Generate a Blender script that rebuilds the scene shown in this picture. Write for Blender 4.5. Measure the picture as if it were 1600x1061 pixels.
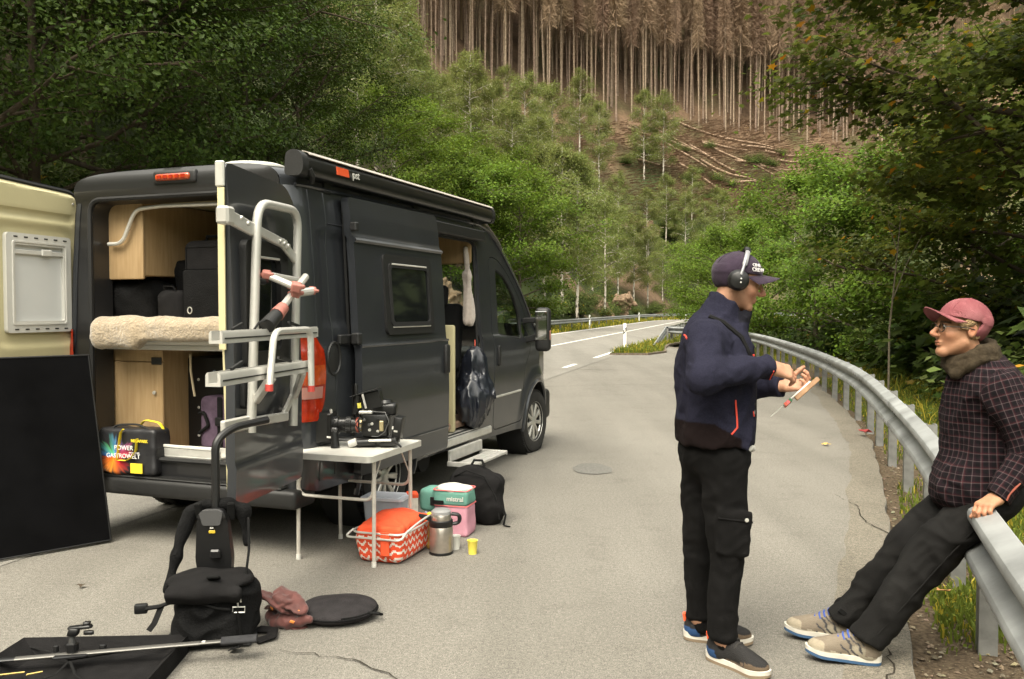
import bpy, bmesh, math, random
import numpy as np
from mathutils import Vector, Matrix, Euler
for _o in list(bpy.data.objects): bpy.data.objects.remove(_o)
scene = bpy.context.scene
C = scene.collection
R = math.radians
# ------------------------------------------------------------------ camera, sky, sun, exposure
cam_d = bpy.data.cameras.new('camera'); cam = bpy.data.objects.new('camera', cam_d); C.objects.link(cam)
cam.location = (0, 0, 1.56)
cam.rotation_euler = (R(90) - math.atan(45.5 / 1363.0), 0, 0)
cam_d.sensor_width = 36.0; cam_d.lens = 36.0 * 1363.0 / 1600.0
cam_d.clip_start = 0.05; cam_d.clip_end = 2500
scene.camera = cam
SUN_EL, SUN_AZ = R(58), R(205)          # high veiled sun, behind the photographer's left shoulder
world = bpy.data.worlds.new('World'); scene.world = world; world.use_nodes = True
wn = world.node_tree.nodes; wl = world.node_tree.links
bg = wn['Background']
sky = wn.new('ShaderNodeTexSky'); sky.sky_type = 'NISHITA'; sky.sun_disc = False
sky.sun_elevation = SUN_EL; sky.sun_rotation = SUN_AZ; sky.dust_density = 4.0; sky.ozone_density = 1.0
hs = wn.new('ShaderNodeHueSaturation'); hs.inputs['Saturation'].default_value = 0.22
tint = wn.new('ShaderNodeMix'); tint.data_type = 'RGBA'; tint.blend_type = 'MULTIPLY'
tint.inputs['Factor'].default_value = 1.0; tint.inputs['B'].default_value = (1.0, 0.962, 0.83, 1)
wl.new(sky.outputs['Color'], hs.inputs['Color']); wl.new(hs.outputs['Color'], tint.inputs['A'])
wl.new(tint.outputs['Result'], bg.inputs['Color'])
bg.inputs['Strength'].default_value = 0.15
sun_d = bpy.data.lights.new('sun', 'SUN'); sun = bpy.data.objects.new('sun', sun_d); C.objects.link(sun)
sun_d.energy = 0.8; sun_d.angle = R(50); sun_d.color = (1.0, 0.93, 0.80)
sd = Vector((math.sin(SUN_AZ) * math.cos(SUN_EL), math.cos(SUN_AZ) * math.cos(SUN_EL), math.sin(SUN_EL)))
sun.rotation_euler = sd.to_track_quat('Z', 'Y').to_euler(); sun.location = (0, -10, 40)
vs = scene.view_settings
vs.view_transform = 'Standard'; vs.look = 'None'; vs.gamma = 1.0; vs.use_curve_mapping = False
vs.exposure = 2.05
scene.cycles.max_bounces = 5; scene.cycles.diffuse_bounces = 2; scene.cycles.glossy_bounces = 2
scene.cycles.transmission_bounces = 6; scene.cycles.transparent_max_bounces = 8

# ------------------------------------------------------------------ object helpers
def tag(o, label=None, cat=None, group=None, kind=None):
    if label: o['label'] = label
    if cat: o['category'] = cat
    if group: o['group'] = group
    if kind: o['kind'] = kind
    return o
def empty(name, loc=(0, 0, 0), rz=0.0, label=None, cat=None, group=None):
    o = bpy.data.objects.new(name, None); C.objects.link(o); o.empty_display_size = 0.1
    o.location = loc; o.rotation_euler = (0, 0, rz)
    return tag(o, label, cat, group)
def link_mesh(name, me, mat=None, parent=None):
    o = bpy.data.objects.new(name, me); C.objects.link(o)
    if mat is not None and len(me.materials) == 0: me.materials.append(mat)
    if parent is not None: o.parent = parent
    return o
def np_mesh(name, V, F, smooth=True, angle=40, col=None, uv=None):
    """V (n,3), F (m,k) array of equal-size faces or a list of arrays"""
    me = bpy.data.meshes.new(name)
    Fs = F if isinstance(F, list) else [F]
    Fs = [np.asarray(f, np.int32) for f in Fs if len(f)]
    V = np.asarray(V, np.float32)
    nl = sum(f.size for f in Fs); npl = sum(len(f) for f in Fs)
    me.vertices.add(len(V)); me.loops.add(nl); me.polygons.add(npl)
    me.vertices.foreach_set('co', V.ravel())
    li = np.concatenate([f.ravel() for f in Fs])
    me.loops.foreach_set('vertex_index', li)
    tot = np.concatenate([np.full(len(f), f.shape[1], np.int32) for f in Fs])
    st = np.concatenate([[0], np.cumsum(tot)[:-1]]).astype(np.int32)
    me.polygons.foreach_set('loop_start', st)
    me.polygons.foreach_set('loop_total', tot)
    me.polygons.foreach_set('use_smooth', np.full(npl, bool(smooth)))
    me.update(calc_edges=True)
    if uv is not None:
        lay = me.uv_layers.new(name='UVMap'); lay.data.foreach_set('uv', np.asarray(uv, np.float32)[li].ravel())
    if col is not None:
        a = me.color_attributes.new('tone', 'FLOAT_COLOR', 'POINT')
        c4 = np.ones((len(V), 4), np.float32); c4[:, :3] = np.asarray(col, np.float32).reshape(len(V), -1)
        a.data.foreach_set('color', c4.ravel())
    if smooth and angle < 179:
        me.set_sharp_from_angle(angle=R(angle))
    me.validate()
    return me
class MB:
    """collects shapes into one mesh"""
    def __init__(s): s.v = []; s.f = []
    def add(s, vs, fs):
        n = len(s.v); s.v += [tuple(map(float, p)) for p in vs]; s.f += [tuple(i + n for i in f) for f in fs]; return s
    def add_bm(s, bm, M=None):
        bm.verts.index_update()
        s.add([(M @ v.co if M else v.co) for v in bm.verts], [[v.index for v in f.verts] for f in bm.faces]); bm.free(); return s
    def box(s, x0, x1, y0, y1, z0, z1, bev=0.0, seg=1, M=None):
        bm = bmesh.new(); bmesh.ops.create_cube(bm, size=1)
        for v in bm.verts:
            v.co = Vector((x0 + (v.co.x + .5) * (x1 - x0), y0 + (v.co.y + .5) * (y1 - y0), z0 + (v.co.z + .5) * (z1 - z0)))
        if bev > 0: bmesh.ops.bevel(bm, geom=bm.edges[:], offset=bev, segments=seg, profile=.5, affect='EDGES')
        return s.add_bm(bm, M)
    def obox(s, c, size, rot=(0, 0, 0), bev=0.0, seg=1):
        M = Matrix.Translation(Vector(c)) @ Euler(rot).to_matrix().to_4x4(); a, b, d = [q / 2 for q in size]
        return s.box(-a, a, -b, b, -d, d, bev, seg, M)
    def bar(s, a, b, wx, wz, bev=0.0, up=(0, 0, 1)):
        a = Vector(a); b = Vector(b); d = b - a; L = d.length; y = d.normalized(); up = Vector(up)
        x = y.cross(up)
        if x.length < 1e-4: x = y.cross(Vector((1, 0, 0)))
        x.normalize(); z = x.cross(y)
        M = Matrix.Translation(a) @ Matrix((x, y, z)).transposed().to_4x4()
        return s.box(-wx / 2, wx / 2, 0, L, -wz / 2, wz / 2, bev, 1, M)
    def tube(s, pts, r, n=8, closed=False, caps=True, flat=1.0):
        P = [Vector(p) for p in pts]; m = len(P)
        rr = r if isinstance(r, (list, tuple)) else [r] * m
        T = []
        for i in range(m):
            a = P[i - 1] if (i > 0 or closed) else P[i]; b = P[(i + 1) % m] if (i < m - 1 or closed) else P[i]
            T.append((b - a).normalized())
        ref = Vector((0, 0, 1))
        if abs(T[0].dot(ref)) > .95: ref = Vector((1, 0, 0))
        x = T[0].cross(ref).normalized(); vs = []
        for i in range(m):
            x = (x - T[i] * x.dot(T[i])).normalized(); y = T[i].cross(x)
            for k in range(n):
                a = 2 * math.pi * k / n
                vs.append(P[i] + x * (math.cos(a) * rr[i]) + y * (math.sin(a) * rr[i] * flat))
        fs = []
        for i in range(m if closed else m - 1):
            for k in range(n):
                a = i * n + k; b = i * n + (k + 1) % n; c = ((i + 1) % m) * n + (k + 1) % n; d = ((i + 1) % m) * n + k
                fs.append((a, b, c, d))
        if caps and not closed:
            fs.append(tuple(range(n - 1, -1, -1))); fs.append(tuple((m - 1) * n + k for k in range(n)))
        return s.add(vs, fs)
    def lathe(s, prof, n=24, M=None, cap=True):
        vs = []; fs = []; m = len(prof)
        for (r, z) in prof:
            for k in range(n):
                a = 2 * math.pi * k / n; vs.append(Vector((r * math.cos(a), r * math.sin(a), z)))
        for i in range(m - 1):
            for k in range(n):
                fs.append((i * n + k, i * n + (k + 1) % n, (i + 1) * n + (k + 1) % n, (i + 1) * n + k))
        if cap:
            fs.append(tuple(range(n - 1, -1, -1))); fs.append(tuple((m - 1) * n + k for k in range(n)))
        if M: vs = [M @ v for v in vs]
        return s.add(vs, fs)
    def prism(s, poly, fn, t0, t1):
        """poly 2-D outline, fn(a,b,t)->3-D, between t0 and t1"""
        n = len(poly); vs = [fn(a, b, t0) for a, b in poly] + [fn(a, b, t1) for a, b in poly]
        fs = [tuple(range(n - 1, -1, -1)), tuple(range(n, 2 * n))] + [(i, (i + 1) % n, n + (i + 1) % n, n + i) for i in range(n)]
        return s.add(vs, fs)
    def grid(s, fn, us, vs_):
        n = len(vs_); P = [fn(a, b) for a in us for b in vs_]
        return s.add(P, [(i * n + j, (i + 1) * n + j, (i + 1) * n + j + 1, i * n + j + 1) for i in range(len(us) - 1) for j in range(n - 1)])
    def mesh(s, name='m', smooth=True, angle=35):
        me = bpy.data.meshes.new(name); me.from_pydata(s.v, [], s.f); me.update()
        bm = bmesh.new(); bm.from_mesh(me); bmesh.ops.recalc_face_normals(bm, faces=bm.faces); bm.to_mesh(me); bm.free()
        me.polygons.foreach_set('use_smooth', [smooth] * len(me.polygons))
        if smooth: me.set_sharp_from_angle(angle=R(angle))
        return me
    def build(s, name, mat, parent=None, smooth=True, angle=35):
        return link_mesh(name, s.mesh(name, smooth, angle), mat, parent)
def arc(c, r, a0, a1, n, ax=(1, 0, 0), ay=(0, 0, 1)):
    c = Vector(c); ax = Vector(ax); ay = Vector(ay)
    return [c + ax * (r * math.cos(R(a0 + (a1 - a0) * i / n))) + ay * (r * math.sin(R(a0 + (a1 - a0) * i / n))) for i in range(n + 1)]
def fillet(pts, r, n=5):
    """rounded polyline in 3-D"""
    P = [Vector(p) for p in pts]; out = [P[0]]
    for i in range(1, len(P) - 1):
        a = (P[i - 1] - P[i]); b = (P[i + 1] - P[i]); rr = min(r, a.length * .49, b.length * .49)
        p0 = P[i] + a.normalized() * rr; p1 = P[i] + b.normalized() * rr
        for k in range(n + 1):
            t = k / n; out.append(p0 * (1 - t) ** 2 + P[i] * (2 * t * (1 - t)) + p1 * t * t)
    out.append(P[-1]); return out
def rpoly(pts, r, n=5):
    """closed 2-D polygon with rounded corners"""
    out = []; m = len(pts)
    for i in range(m):
        p = Vector(pts[i]); a = Vector(pts[i - 1]) - p; b = Vector(pts[(i + 1) % m]) - p
        rr = min(r, a.length * .45, b.length * .45); p0 = p + a.normalized() * rr; p1 = p + b.normalized() * rr
        for k in range(n + 1):
            t = k / n; q = p0 * (1 - t) ** 2 + p * (2 * t * (1 - t)) + p1 * t * t; out.append((q.x, q.y))
    return out
def rrect(x0, x1, y0, y1, r, n=5): return rpoly([(x0, y0), (x1, y0), (x1, y1), (x0, y1)], r, n)

def text_mesh(txt, size, depth=0.001, bold=0.0):
    cu = bpy.data.curves.new('txt', 'FONT'); cu.body = txt; cu.size = size; cu.extrude = depth; cu.offset = bold
    cu.align_x = 'CENTER'; cu.align_y = 'CENTER'
    o = bpy.data.objects.new('txt', cu); C.objects.link(o)
    dg = bpy.context.evaluated_depsgraph_get(); me = bpy.data.meshes.new_from_object(o.evaluated_get(dg))
    bpy.data.objects.remove(o); return me
def put_text(name, txt, size, mat, parent, loc, xdir, zdir, depth=0.001, bold=0.0):
    me = text_mesh(txt, size, depth, bold); x = Vector(xdir).normalized(); y = Vector(zdir); y = (y - x * y.dot(x)).normalized(); n = x.cross(y)
    me.transform(Matrix.Translation(Vector(loc)) @ Matrix((x, y, n)).transposed().to_4x4())
    return link_mesh(name, me, mat, parent)

# ------------------------------------------------------------------ materials
MATS = {}
def mat(name, col, rough=0.6, metal=0.0, var=0.0, vscale=8.0, col2=None, bump=0.0, bscale=60.0, coat=0.0, spec=0.5,
        detail=4.0, sheen=0.0, trans=0.0, alpha=None, vtone=False, objrand=0.0, emit=None, rvar=0.0):
    if name in MATS: return MATS[name]
    m = bpy.data.materials.new(name); m.use_nodes = True; nt = m.node_tree; N = nt.nodes; L = nt.links
    b = N['Principled BSDF']; b.inputs['Roughness'].default_value = rough; b.inputs['Metallic'].default_value = metal
    b.inputs['Base Color'].default_value = (*col, 1); b.inputs['Coat Weight'].default_value = coat
    b.inputs['Coat Roughness'].default_value = 0.06
    b.inputs['Specular IOR Level'].default_value = spec; b.inputs['Sheen Weight'].default_value = sheen
    b.inputs['Transmission Weight'].default_value = trans
    tc = N.new('ShaderNodeTexCoord'); src = None
    if var > 0 or col2 is not None:
        nz = N.new('ShaderNodeTexNoise'); nz.inputs['Scale'].default_value = vscale; nz.inputs['Detail'].default_value = detail
        L.new(tc.outputs['Object'], nz.inputs['Vector'])
        cr = N.new('ShaderNodeValToRGB'); cr.color_ramp.elements[0].position = .3; cr.color_ramp.elements[1].position = .7
        c2 = col2 if col2 is not None else tuple(min(1, c * (1 + var)) for c in col)
        c1 = col if col2 is not None else tuple(c * (1 - var) for c in col)
        cr.color_ramp.elements[0].color = (*c1, 1); cr.color_ramp.elements[1].color = (*c2, 1)
        L.new(nz.outputs['Fac'], cr.inputs['Fac']); src = cr.outputs['Color']
        if rvar > 0:
            mr = N.new('ShaderNodeMapRange'); mr.inputs['To Min'].default_value = max(0, rough - rvar); mr.inputs['To Max'].default_value = min(1, rough + rvar)
            L.new(nz.outputs['Fac'], mr.inputs['Value']); L.new(mr.outputs['Result'], b.inputs['Roughness'])
    if vtone:
        at = N.new('ShaderNodeVertexColor'); at.layer_name = 'tone'
        mx = N.new('ShaderNodeMix'); mx.data_type = 'RGBA'; mx.blend_type = 'MULTIPLY'; mx.inputs['Factor'].default_value = 1
        if src: L.new(src, mx.inputs['A'])
        else: mx.inputs['A'].default_value = (*col, 1)
        L.new(at.outputs['Color'], mx.inputs['B']); src = mx.outputs['Result']
    if objrand > 0:
        oi = N.new('ShaderNodeObjectInfo'); h = N.new('ShaderNodeHueSaturation')
        mr = N.new('ShaderNodeMapRange'); mr.inputs['To Min'].default_value = 1 - objrand; mr.inputs['To Max'].default_value = 1 + objrand
        mr2 = N.new('ShaderNodeMapRange'); mr2.inputs['To Min'].default_value = .5 - objrand * .06; mr2.inputs['To Max'].default_value = .5 + objrand * .06
        L.new(oi.outputs['Random'], mr.inputs['Value']); L.new(mr.outputs['Result'], h.inputs['Value'])
        L.new(oi.outputs['Random'], mr2.inputs['Value']); L.new(mr2.outputs['Result'], h.inputs['Hue'])
        if src: L.new(src, h.inputs['Color'])
        else: h.inputs['Color'].default_value = (*col, 1)
        src = h.outputs['Color']
    if src: L.new(src, b.inputs['Base Color'])
    if bump > 0:
        nb = N.new('ShaderNodeTexNoise'); nb.inputs['Scale'].default_value = bscale; nb.inputs['Detail'].default_value = 5
        L.new(tc.outputs['Object'], nb.inputs['Vector'])
        bp = N.new('ShaderNodeBump'); bp.inputs['Strength'].default_value = bump; bp.inputs['Distance'].default_value = 0.02
        L.new(nb.outputs['Fac'], bp.inputs['Height']); L.new(bp.outputs['Normal'], b.inputs['Normal'])
    if alpha is not None:
        b.inputs['Alpha'].default_value = alpha
    if emit is not None:
        b.inputs['Emission Color'].default_value = (*emit[:3], 1); b.inputs['Emission Strength'].default_value = emit[3]
    MATS[name] = m; return m
def leaf_mat(name, col, transl=0.35, rough=0.5, objrand=0.12):
    if name in MATS: return MATS[name]
    m = mat(name, col, rough=rough, vtone=True, objrand=objrand, spec=0.12)
    nt = m.node_tree; N = nt.nodes; L = nt.links; b = N['Principled BSDF']; out = N['Material Output']
    tr = N.new('ShaderNodeBsdfTranslucent'); mx = N.new('ShaderNodeMixShader'); mx.inputs[0].default_value = transl
    s = b.inputs['Base Color'].links[0].from_socket
    hv = N.new('ShaderNodeHueSaturation'); hv.inputs['Hue'].default_value = .49; hv.inputs['Value'].default_value = 1.3
    L.new(s, hv.inputs['Color']); L.new(hv.outputs['Color'], tr.inputs['Color'])
    L.new(b.outputs[0], mx.inputs[1]); L.new(tr.outputs[0], mx.inputs[2]); L.new(mx.outputs[0], out.inputs['Surface'])
    return m
def glass_mat(name, tintc, refl=0.08, rough=0.02):
    m = bpy.data.materials.new(name); m.use_nodes = True; nt = m.node_tree; N = nt.nodes; L = nt.links
    N.remove(N['Principled BSDF']); out = N['Material Output']
    t = N.new('ShaderNodeBsdfTransparent'); t.inputs[0].default_value = (*tintc, 1)
    g = N.new('ShaderNodeBsdfGlossy'); g.inputs['Roughness'].default_value = rough
    fr = N.new('ShaderNodeLayerWeight'); fr.inputs[0].default_value = .25; mx = N.new('ShaderNodeMixShader')
    ml = N.new('ShaderNodeMath'); ml.operation = 'MULTIPLY_ADD'; ml.inputs[1].default_value = .5; ml.inputs[2].default_value = refl * .4; L.new(fr.outputs['Facing'], ml.inputs[0]); L.new(ml.outputs[0], mx.inputs[0]); L.new(t.outputs[0], mx.inputs[1]); L.new(g.outputs[0], mx.inputs[2]); L.new(mx.outputs[0], out.inputs['Surface'])
    return m

# ------------------------------------------------------------------ implicit surfaces for soft and organic shapes
def A3(*a): return np.array(a, np.float32)
def s_cap(a, b, ra, rb=None):
    a = np.asarray(a, np.float32); b = np.asarray(b, np.float32); rb = ra if rb is None else rb; ab = b - a; den = max(float(ab @ ab), 1e-9)
    def f(p):
        t = np.clip(((p - a) @ ab) / den, 0, 1)
        return np.linalg.norm(p - a - t[:, None] * ab, axis=1) - (ra + (rb - ra) * t)
    return f
def s_ell(c, r, rot=None):
    c = np.asarray(c, np.float32); r = np.asarray(r, np.float32); Rm = np.array(Euler(rot).to_matrix(), np.float32) if rot is not None else None
    def f(p):
        q = p - c
        if Rm is not None: q = q @ Rm
        k0 = np.linalg.norm(q / r, axis=1); k1 = np.linalg.norm(q / (r * r), axis=1)
        return k0 * (k0 - 1) / np.maximum(k1, 1e-6)
    return f
def s_box(c, half, rad=0.01, rot=None):
    c = np.asarray(c, np.float32); h = np.asarray(half, np.float32) - rad; Rm = np.array(Euler(rot).to_matrix(), np.float32) if rot is not None else None
    def f(p):
        q = p - c
        if Rm is not None: q = q @ Rm
        q = np.abs(q) - h
        return np.linalg.norm(np.maximum(q, 0), axis=1) + np.minimum(q.max(axis=1), 0) - rad
    return f
def s_plane(pt, n):
    n = np.asarray(n, np.float32); n = n / np.linalg.norm(n); d = float(np.asarray(pt, np.float32) @ n)
    return lambda p: p @ n - d
def smin(a, b, k):
    h = np.maximum(k - np.abs(a - b), 0) / k
    return np.minimum(a, b) - h * h * k * .25
def smax(a, b, k): return -smin(-a, -b, k)
def s_u(fs, k=0.03):
    def f(p):
        d = fs[0](p)
        for g in fs[1:]: d = smin(d, g(p), k) if k > 0 else np.minimum(d, g(p))
        return d
    return f
def s_cut(f, g, k=0.006): return lambda p: smax(f(p), -g(p), k)       # f minus g
def s_and(f, g, k=0.006): return lambda p: smax(f(p), g(p), k)
def s_off(f, d): return lambda p: f(p) - d
def _sines(seed, n=7):
    rg = np.random.RandomState(seed); d = rg.normal(size=(n, 3)); d /= np.linalg.norm(d, axis=1)[:, None]
    return d.astype(np.float32), rg.uniform(0, 6.28, n).astype(np.float32), rg.uniform(.6, 1.6, n).astype(np.float32)
def wob(p, scale, seed=0, stretch=(1, 1, 1)):
    d, ph, fr = _sines(seed); q = p * np.asarray(stretch, np.float32) / scale; o = np.zeros(len(p), np.float32)
    w = np.stack([np.sin(q[:, 1] * 1.3 + seed), np.sin(q[:, 2] * 1.1 + 2 * seed), np.sin(q[:, 0] * 1.2 + 1.7)], 1) * .7
    q = q + w
    for i in range(len(d)): o += np.sin(q @ (d[i] * fr[i] * 2.2) + ph[i])
    return o / 3.2
def s_wob(f, amp, scale, seed=0, stretch=(1, 1, 1)): return lambda p: f(p) + amp * wob(p, scale, seed, stretch)
def s_fold(f, amp, scale, seed=0, stretch=(1, 1, 1)):
    """cloth creases: ridged noise"""
    return lambda p: f(p) + amp * (np.abs(wob(p, scale, seed, stretch)) * 2 - .7)
def surf_net(f, lo, hi, h):
    lo = np.asarray(lo, np.float32); hi = np.asarray(hi, np.float32)
    n = np.ceil((hi - lo) / h).astype(int) + 1
    K = 4; nc = (n + K - 1) // K + 1
    ax = [lo[i] + np.arange(nc[i], dtype=np.float32) * h * K for i in range(3)]
    G = np.stack(np.meshgrid(*ax, indexing='ij'), -1).reshape(-1, 3)
    dc = f(G).reshape(nc)
    near = np.abs(dc) < h * K * 1.9
    nd = near.copy()
    for a in range(3):
        s1 = [slice(None)] * 3; s2 = [slice(None)] * 3; s1[a] = slice(1, None); s2[a] = slice(None, -1)
        t = nd.copy(); t[tuple(s1)] |= nd[tuple(s2)]; t[tuple(s2)] |= nd[tuple(s1)]; nd = t
    rep = lambda A: A.repeat(K, 0).repeat(K, 1).repeat(K, 2)
    D = rep(dc); Mk = rep(nd); N3 = D.shape
    I = np.argwhere(Mk); P = lo + I.astype(np.float32) * h
    D[Mk] = f(P)
    D = D.astype(np.float32); S = D < 0
    c = np.zeros(tuple(np.array(N3) - 1), np.int8)
    offs = [(i, j, k) for i in (0, 1) for j in (0, 1) for k in (0, 1)]
    for o in offs: c += S[o[0]:N3[0] - 1 + o[0], o[1]:N3[1] - 1 + o[1], o[2]:N3[2] - 1 + o[2]]
    act = (c > 0) & (c < 8); A = np.argwhere(act)
    if len(A) == 0: return np.zeros((0, 3)), np.zeros((0, 4), int)
    idx = -np.ones(act.shape, np.int64); idx[act] = np.arange(len(A))
    sm = np.zeros((len(A), 3), np.float32); ct = np.zeros(len(A), np.float32)
    for o in offs:
        for a in range(3):
            if o[a] == 1: continue
            o2 = list(o); o2[a] = 1
            d0 = D[A[:, 0] + o[0], A[:, 1] + o[1], A[:, 2] + o[2]]; d1 = D[A[:, 0] + o2[0], A[:, 1] + o2[1], A[:, 2] + o2[2]]
            x = (d0 < 0) != (d1 < 0); t = np.where(x, d0 / np.where(d0 == d1, 1, d0 - d1), 0)
            q = np.tile(np.array(o, np.float32), (len(A), 1)); q[:, a] = t
            sm += q * x[:, None]; ct += x
    V = lo + (A + sm / np.maximum(ct, 1)[:, None]) * h
    Q = []
    for a in range(3):
        b, cc = (a + 1) % 3, (a + 2) % 3
        s1 = [slice(1, -1)] * 3; s2 = [slice(1, -1)] * 3; s1[a] = slice(0, -1); s2[a] = slice(1, None)
        e0 = S[tuple(s1)]; e1 = S[tuple(s2)]; X = np.argwhere(e0 != e1)
        if len(X) == 0: continue
        inside0 = e0[X[:, 0], X[:, 1], X[:, 2]]
        base = X.copy(); base[:, b] += 1; base[:, cc] += 1
        def g(db, dc_):
            q = base.copy(); q[:, b] += db; q[:, cc] += dc_; return idx[q[:, 0], q[:, 1], q[:, 2]]
        quad = np.stack([g(-1, -1), g(0, -1), g(0, 0), g(-1, 0)], 1)
        quad[~inside0] = quad[~inside0][:, ::-1]
        Q.append(quad)
    F = np.concatenate(Q); F = F[(F >= 0).all(1)]
    return V, F
def relax(V, F, it=2, lam=.5):
    V = V.astype(np.float64).copy(); E = np.concatenate([F[:, [i, (i + 1) % 4]] for i in range(4)])
    for _ in range(it):
        acc = np.zeros_like(V); cnt = np.zeros(len(V))
        np.add.at(acc, E[:, 0], V[E[:, 1]]); np.add.at(cnt, E[:, 0], 1); np.add.at(acc, E[:, 1], V[E[:, 0]]); np.add.at(cnt, E[:, 1], 1)
        V += lam * (acc / np.maximum(cnt, 1)[:, None] - V)
    return V
def blob(name, f, lo, hi, h, m, parent=None, it=1, uvfn=None):
    V, F = surf_net(f, lo, hi, h)
    if it: V = relax(V, F, it)
    me = np_mesh(name, V, F, True, 180, uv=uvfn(V.astype(np.float32)) if uvfn else None)
    return link_mesh(name, me, m, parent)
# ================================================================== SETTING
rng = np.random.RandomState(4)
# ---- road centre line (x right, y away from the camera)
_H0 = math.atan(0.275)
def _road():
    P = []; y = -45.0
    while y < 100: P.append((1.0 + .275 * (y - 34), y)); y += 1.5
    x, y = 1.0 + .275 * (100 - 34), 100.0; h = _H0
    for i in range(70): P.append((x, y)); h = min(h + 1.5 / 62, R(82)); x += math.sin(h) * 1.5; y += math.cos(h) * 1.5
    for i in range(60): P.append((x, y)); x += math.sin(h) * 2; y += math.cos(h) * 2
    return np.array(P)
ROAD = _road(); _T = np.gradient(ROAD, axis=0); _T /= np.linalg.norm(_T, axis=1)[:, None]
RN = np.stack([_T[:, 1], -_T[:, 0]], 1)          # to the right
def lat(x, y):
    x = np.atleast_1d(np.asarray(x, float)); y = np.atleast_1d(np.asarray(y, float)); out = np.zeros(len(x)); yy = np.zeros(len(x))
    for i in range(0, len(x), 20000):
        P = np.stack([x[i:i + 20000], y[i:i + 20000]], 1); d = ((P[:, None, :] - ROAD[None]) ** 2).sum(2); k = d.argmin(1)
        v = P - ROAD[k]; out[i:i + 20000] = (v * RN[k]).sum(1); far = np.sqrt(d.min(1))
        big = far > np.abs(out[i:i + 20000]) + 2.0
        out[i:i + 20000] = np.where(big, np.sign(out[i:i + 20000]) * far, out[i:i + 20000]); yy[i:i + 20000] = ROAD[k, 1]
    return out, yy
def base_z(y): return .0035 * np.clip(np.asarray(y, float) - 15, 0, 140)
def sn2(x, y, s, seed):
    rg = np.random.RandomState(seed); o = 0
    for i in range(6):
        a = rg.uniform(0, 6.28); f = rg.uniform(.6, 1.8) / s; o = o + np.sin((x * math.cos(a) + y * math.sin(a)) * f * 2 + rg.uniform(0, 6.28))
    return o / 3.0
WR_Y = [-60, 0, 22, 29, 36, 42, 400]; WR_W = [9.0, 8.9, 9.2, 8.9, 6.8, 5.2, 5.2]     # kept flat to the right of the centre line
def ground_z(x, y):
    x = np.atleast_1d(np.asarray(x, float)); y = np.atleast_1d(np.asarray(y, float))
    lt, ry = lat(x, y); b = base_z(ry)
    dl = -lt - 5.0
    pl = np.interp(dl, [-1, 0, 1.2, 3.0, 10, 30, 60, 170, 260], [0, 0, .15, 1.6, 8.0, 28, 61, 165, 190])
    z = b + np.where(dl > 0, pl, 0) + np.where(dl > 0, np.clip(dl / 8, 0, 1), 0) * (sn2(x, y, 9, 3) * .7 + sn2(x, y, 3.1, 5) * .28 + sn2(x, y, 28, 8) * 1.8)
    dr = lt - np.interp(ry, WR_Y, WR_W) - 1.2
    pr = np.interp(dr, [0, 1.5, 9, 16, 26, 120], [0, -.1, -2.2, -2.6, 0, 48])
    z = z + np.where(dr > 0, pr, 0) + np.where(dr > 2, sn2(x, y, 3, 9) * .15, 0)
    return z
# ---- terrain sheet
def terrain():
    def ax(segs):
        o = []
        for a, b, st in segs: o += list(np.arange(a, b, st))
        return np.array(o + [segs[-1][1]])
    X = ax([(-600, -150, 40), (-150, -40, 4), (-40, 14, .7), (14, 90, 2.0), (90, 220, 5), (220, 700, 40)])
    Y = ax([(-300, -50, 40), (-50, 0, 3), (0, 45, .8), (45, 130, 1.6), (130, 240, 3), (240, 700, 30)])
    gx, gy = np.meshgrid(X, Y, indexing='ij'); x = gx.ravel(); y = gy.ravel(); z = ground_z(x, y) - .14
    lt, ry = lat(x, y); dl = -lt - 5
    nx, ny = gx.shape; I = np.arange(nx * ny).reshape(nx, ny)
    F = np.stack([I[:-1, :-1].ravel(), I[1:, :-1].ravel(), I[1:, 1:].ravel(), I[:-1, 1:].ravel()], 1)
    n = sn2(x, y, 7, 21); n2 = sn2(x, y, 2.2, 22)
    brown = np.clip((dl - 20) / 12 + n * .5, 0, 1) * np.clip((y - 60) / 40, 0, 1)
    rock = np.clip((n + n2 * .6 - .5) * 2, 0, 1) * (dl > 1.5) * np.clip(1 - (dl - 12) / 8, 0, 1)
    g = np.array([.045, .060, .022]); br = np.array([.125, .082, .052]); ro = np.array([.17, .115, .075]); dirt = np.array([.10, .075, .045])
    col = g[None] * (1 + .25 * n2[:, None]); t = np.clip(.35 + n * .5, 0, 1)[:, None] * (dl > 1)[:, None] * .6
    col = col * (1 - t) + dirt * t
    gp = np.clip(sn2(x, y, 3.0, 31) - .35, 0, 1)[:, None]
    col = col * (1 - rock[:, None]) + ro * rock[:, None]; bb = br * (1 + .35 * n2[:, None]) * (1 - gp) + g * 1.2 * gp
    col = col * (1 - brown[:, None]) + bb * brown[:, None]
    return np_mesh('ground', np.stack([x, y, z], 1), F, True, 180, col=np.clip(col, 0.005, 1))
M_ground = mat('ground', (1, 1, 1), rough=.95, vtone=True, var=.35, vscale=1.6, bump=.9, bscale=3.0, spec=.1, detail=8)
ground = tag(link_mesh('ground', terrain(), M_ground), kind='structure')
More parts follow.
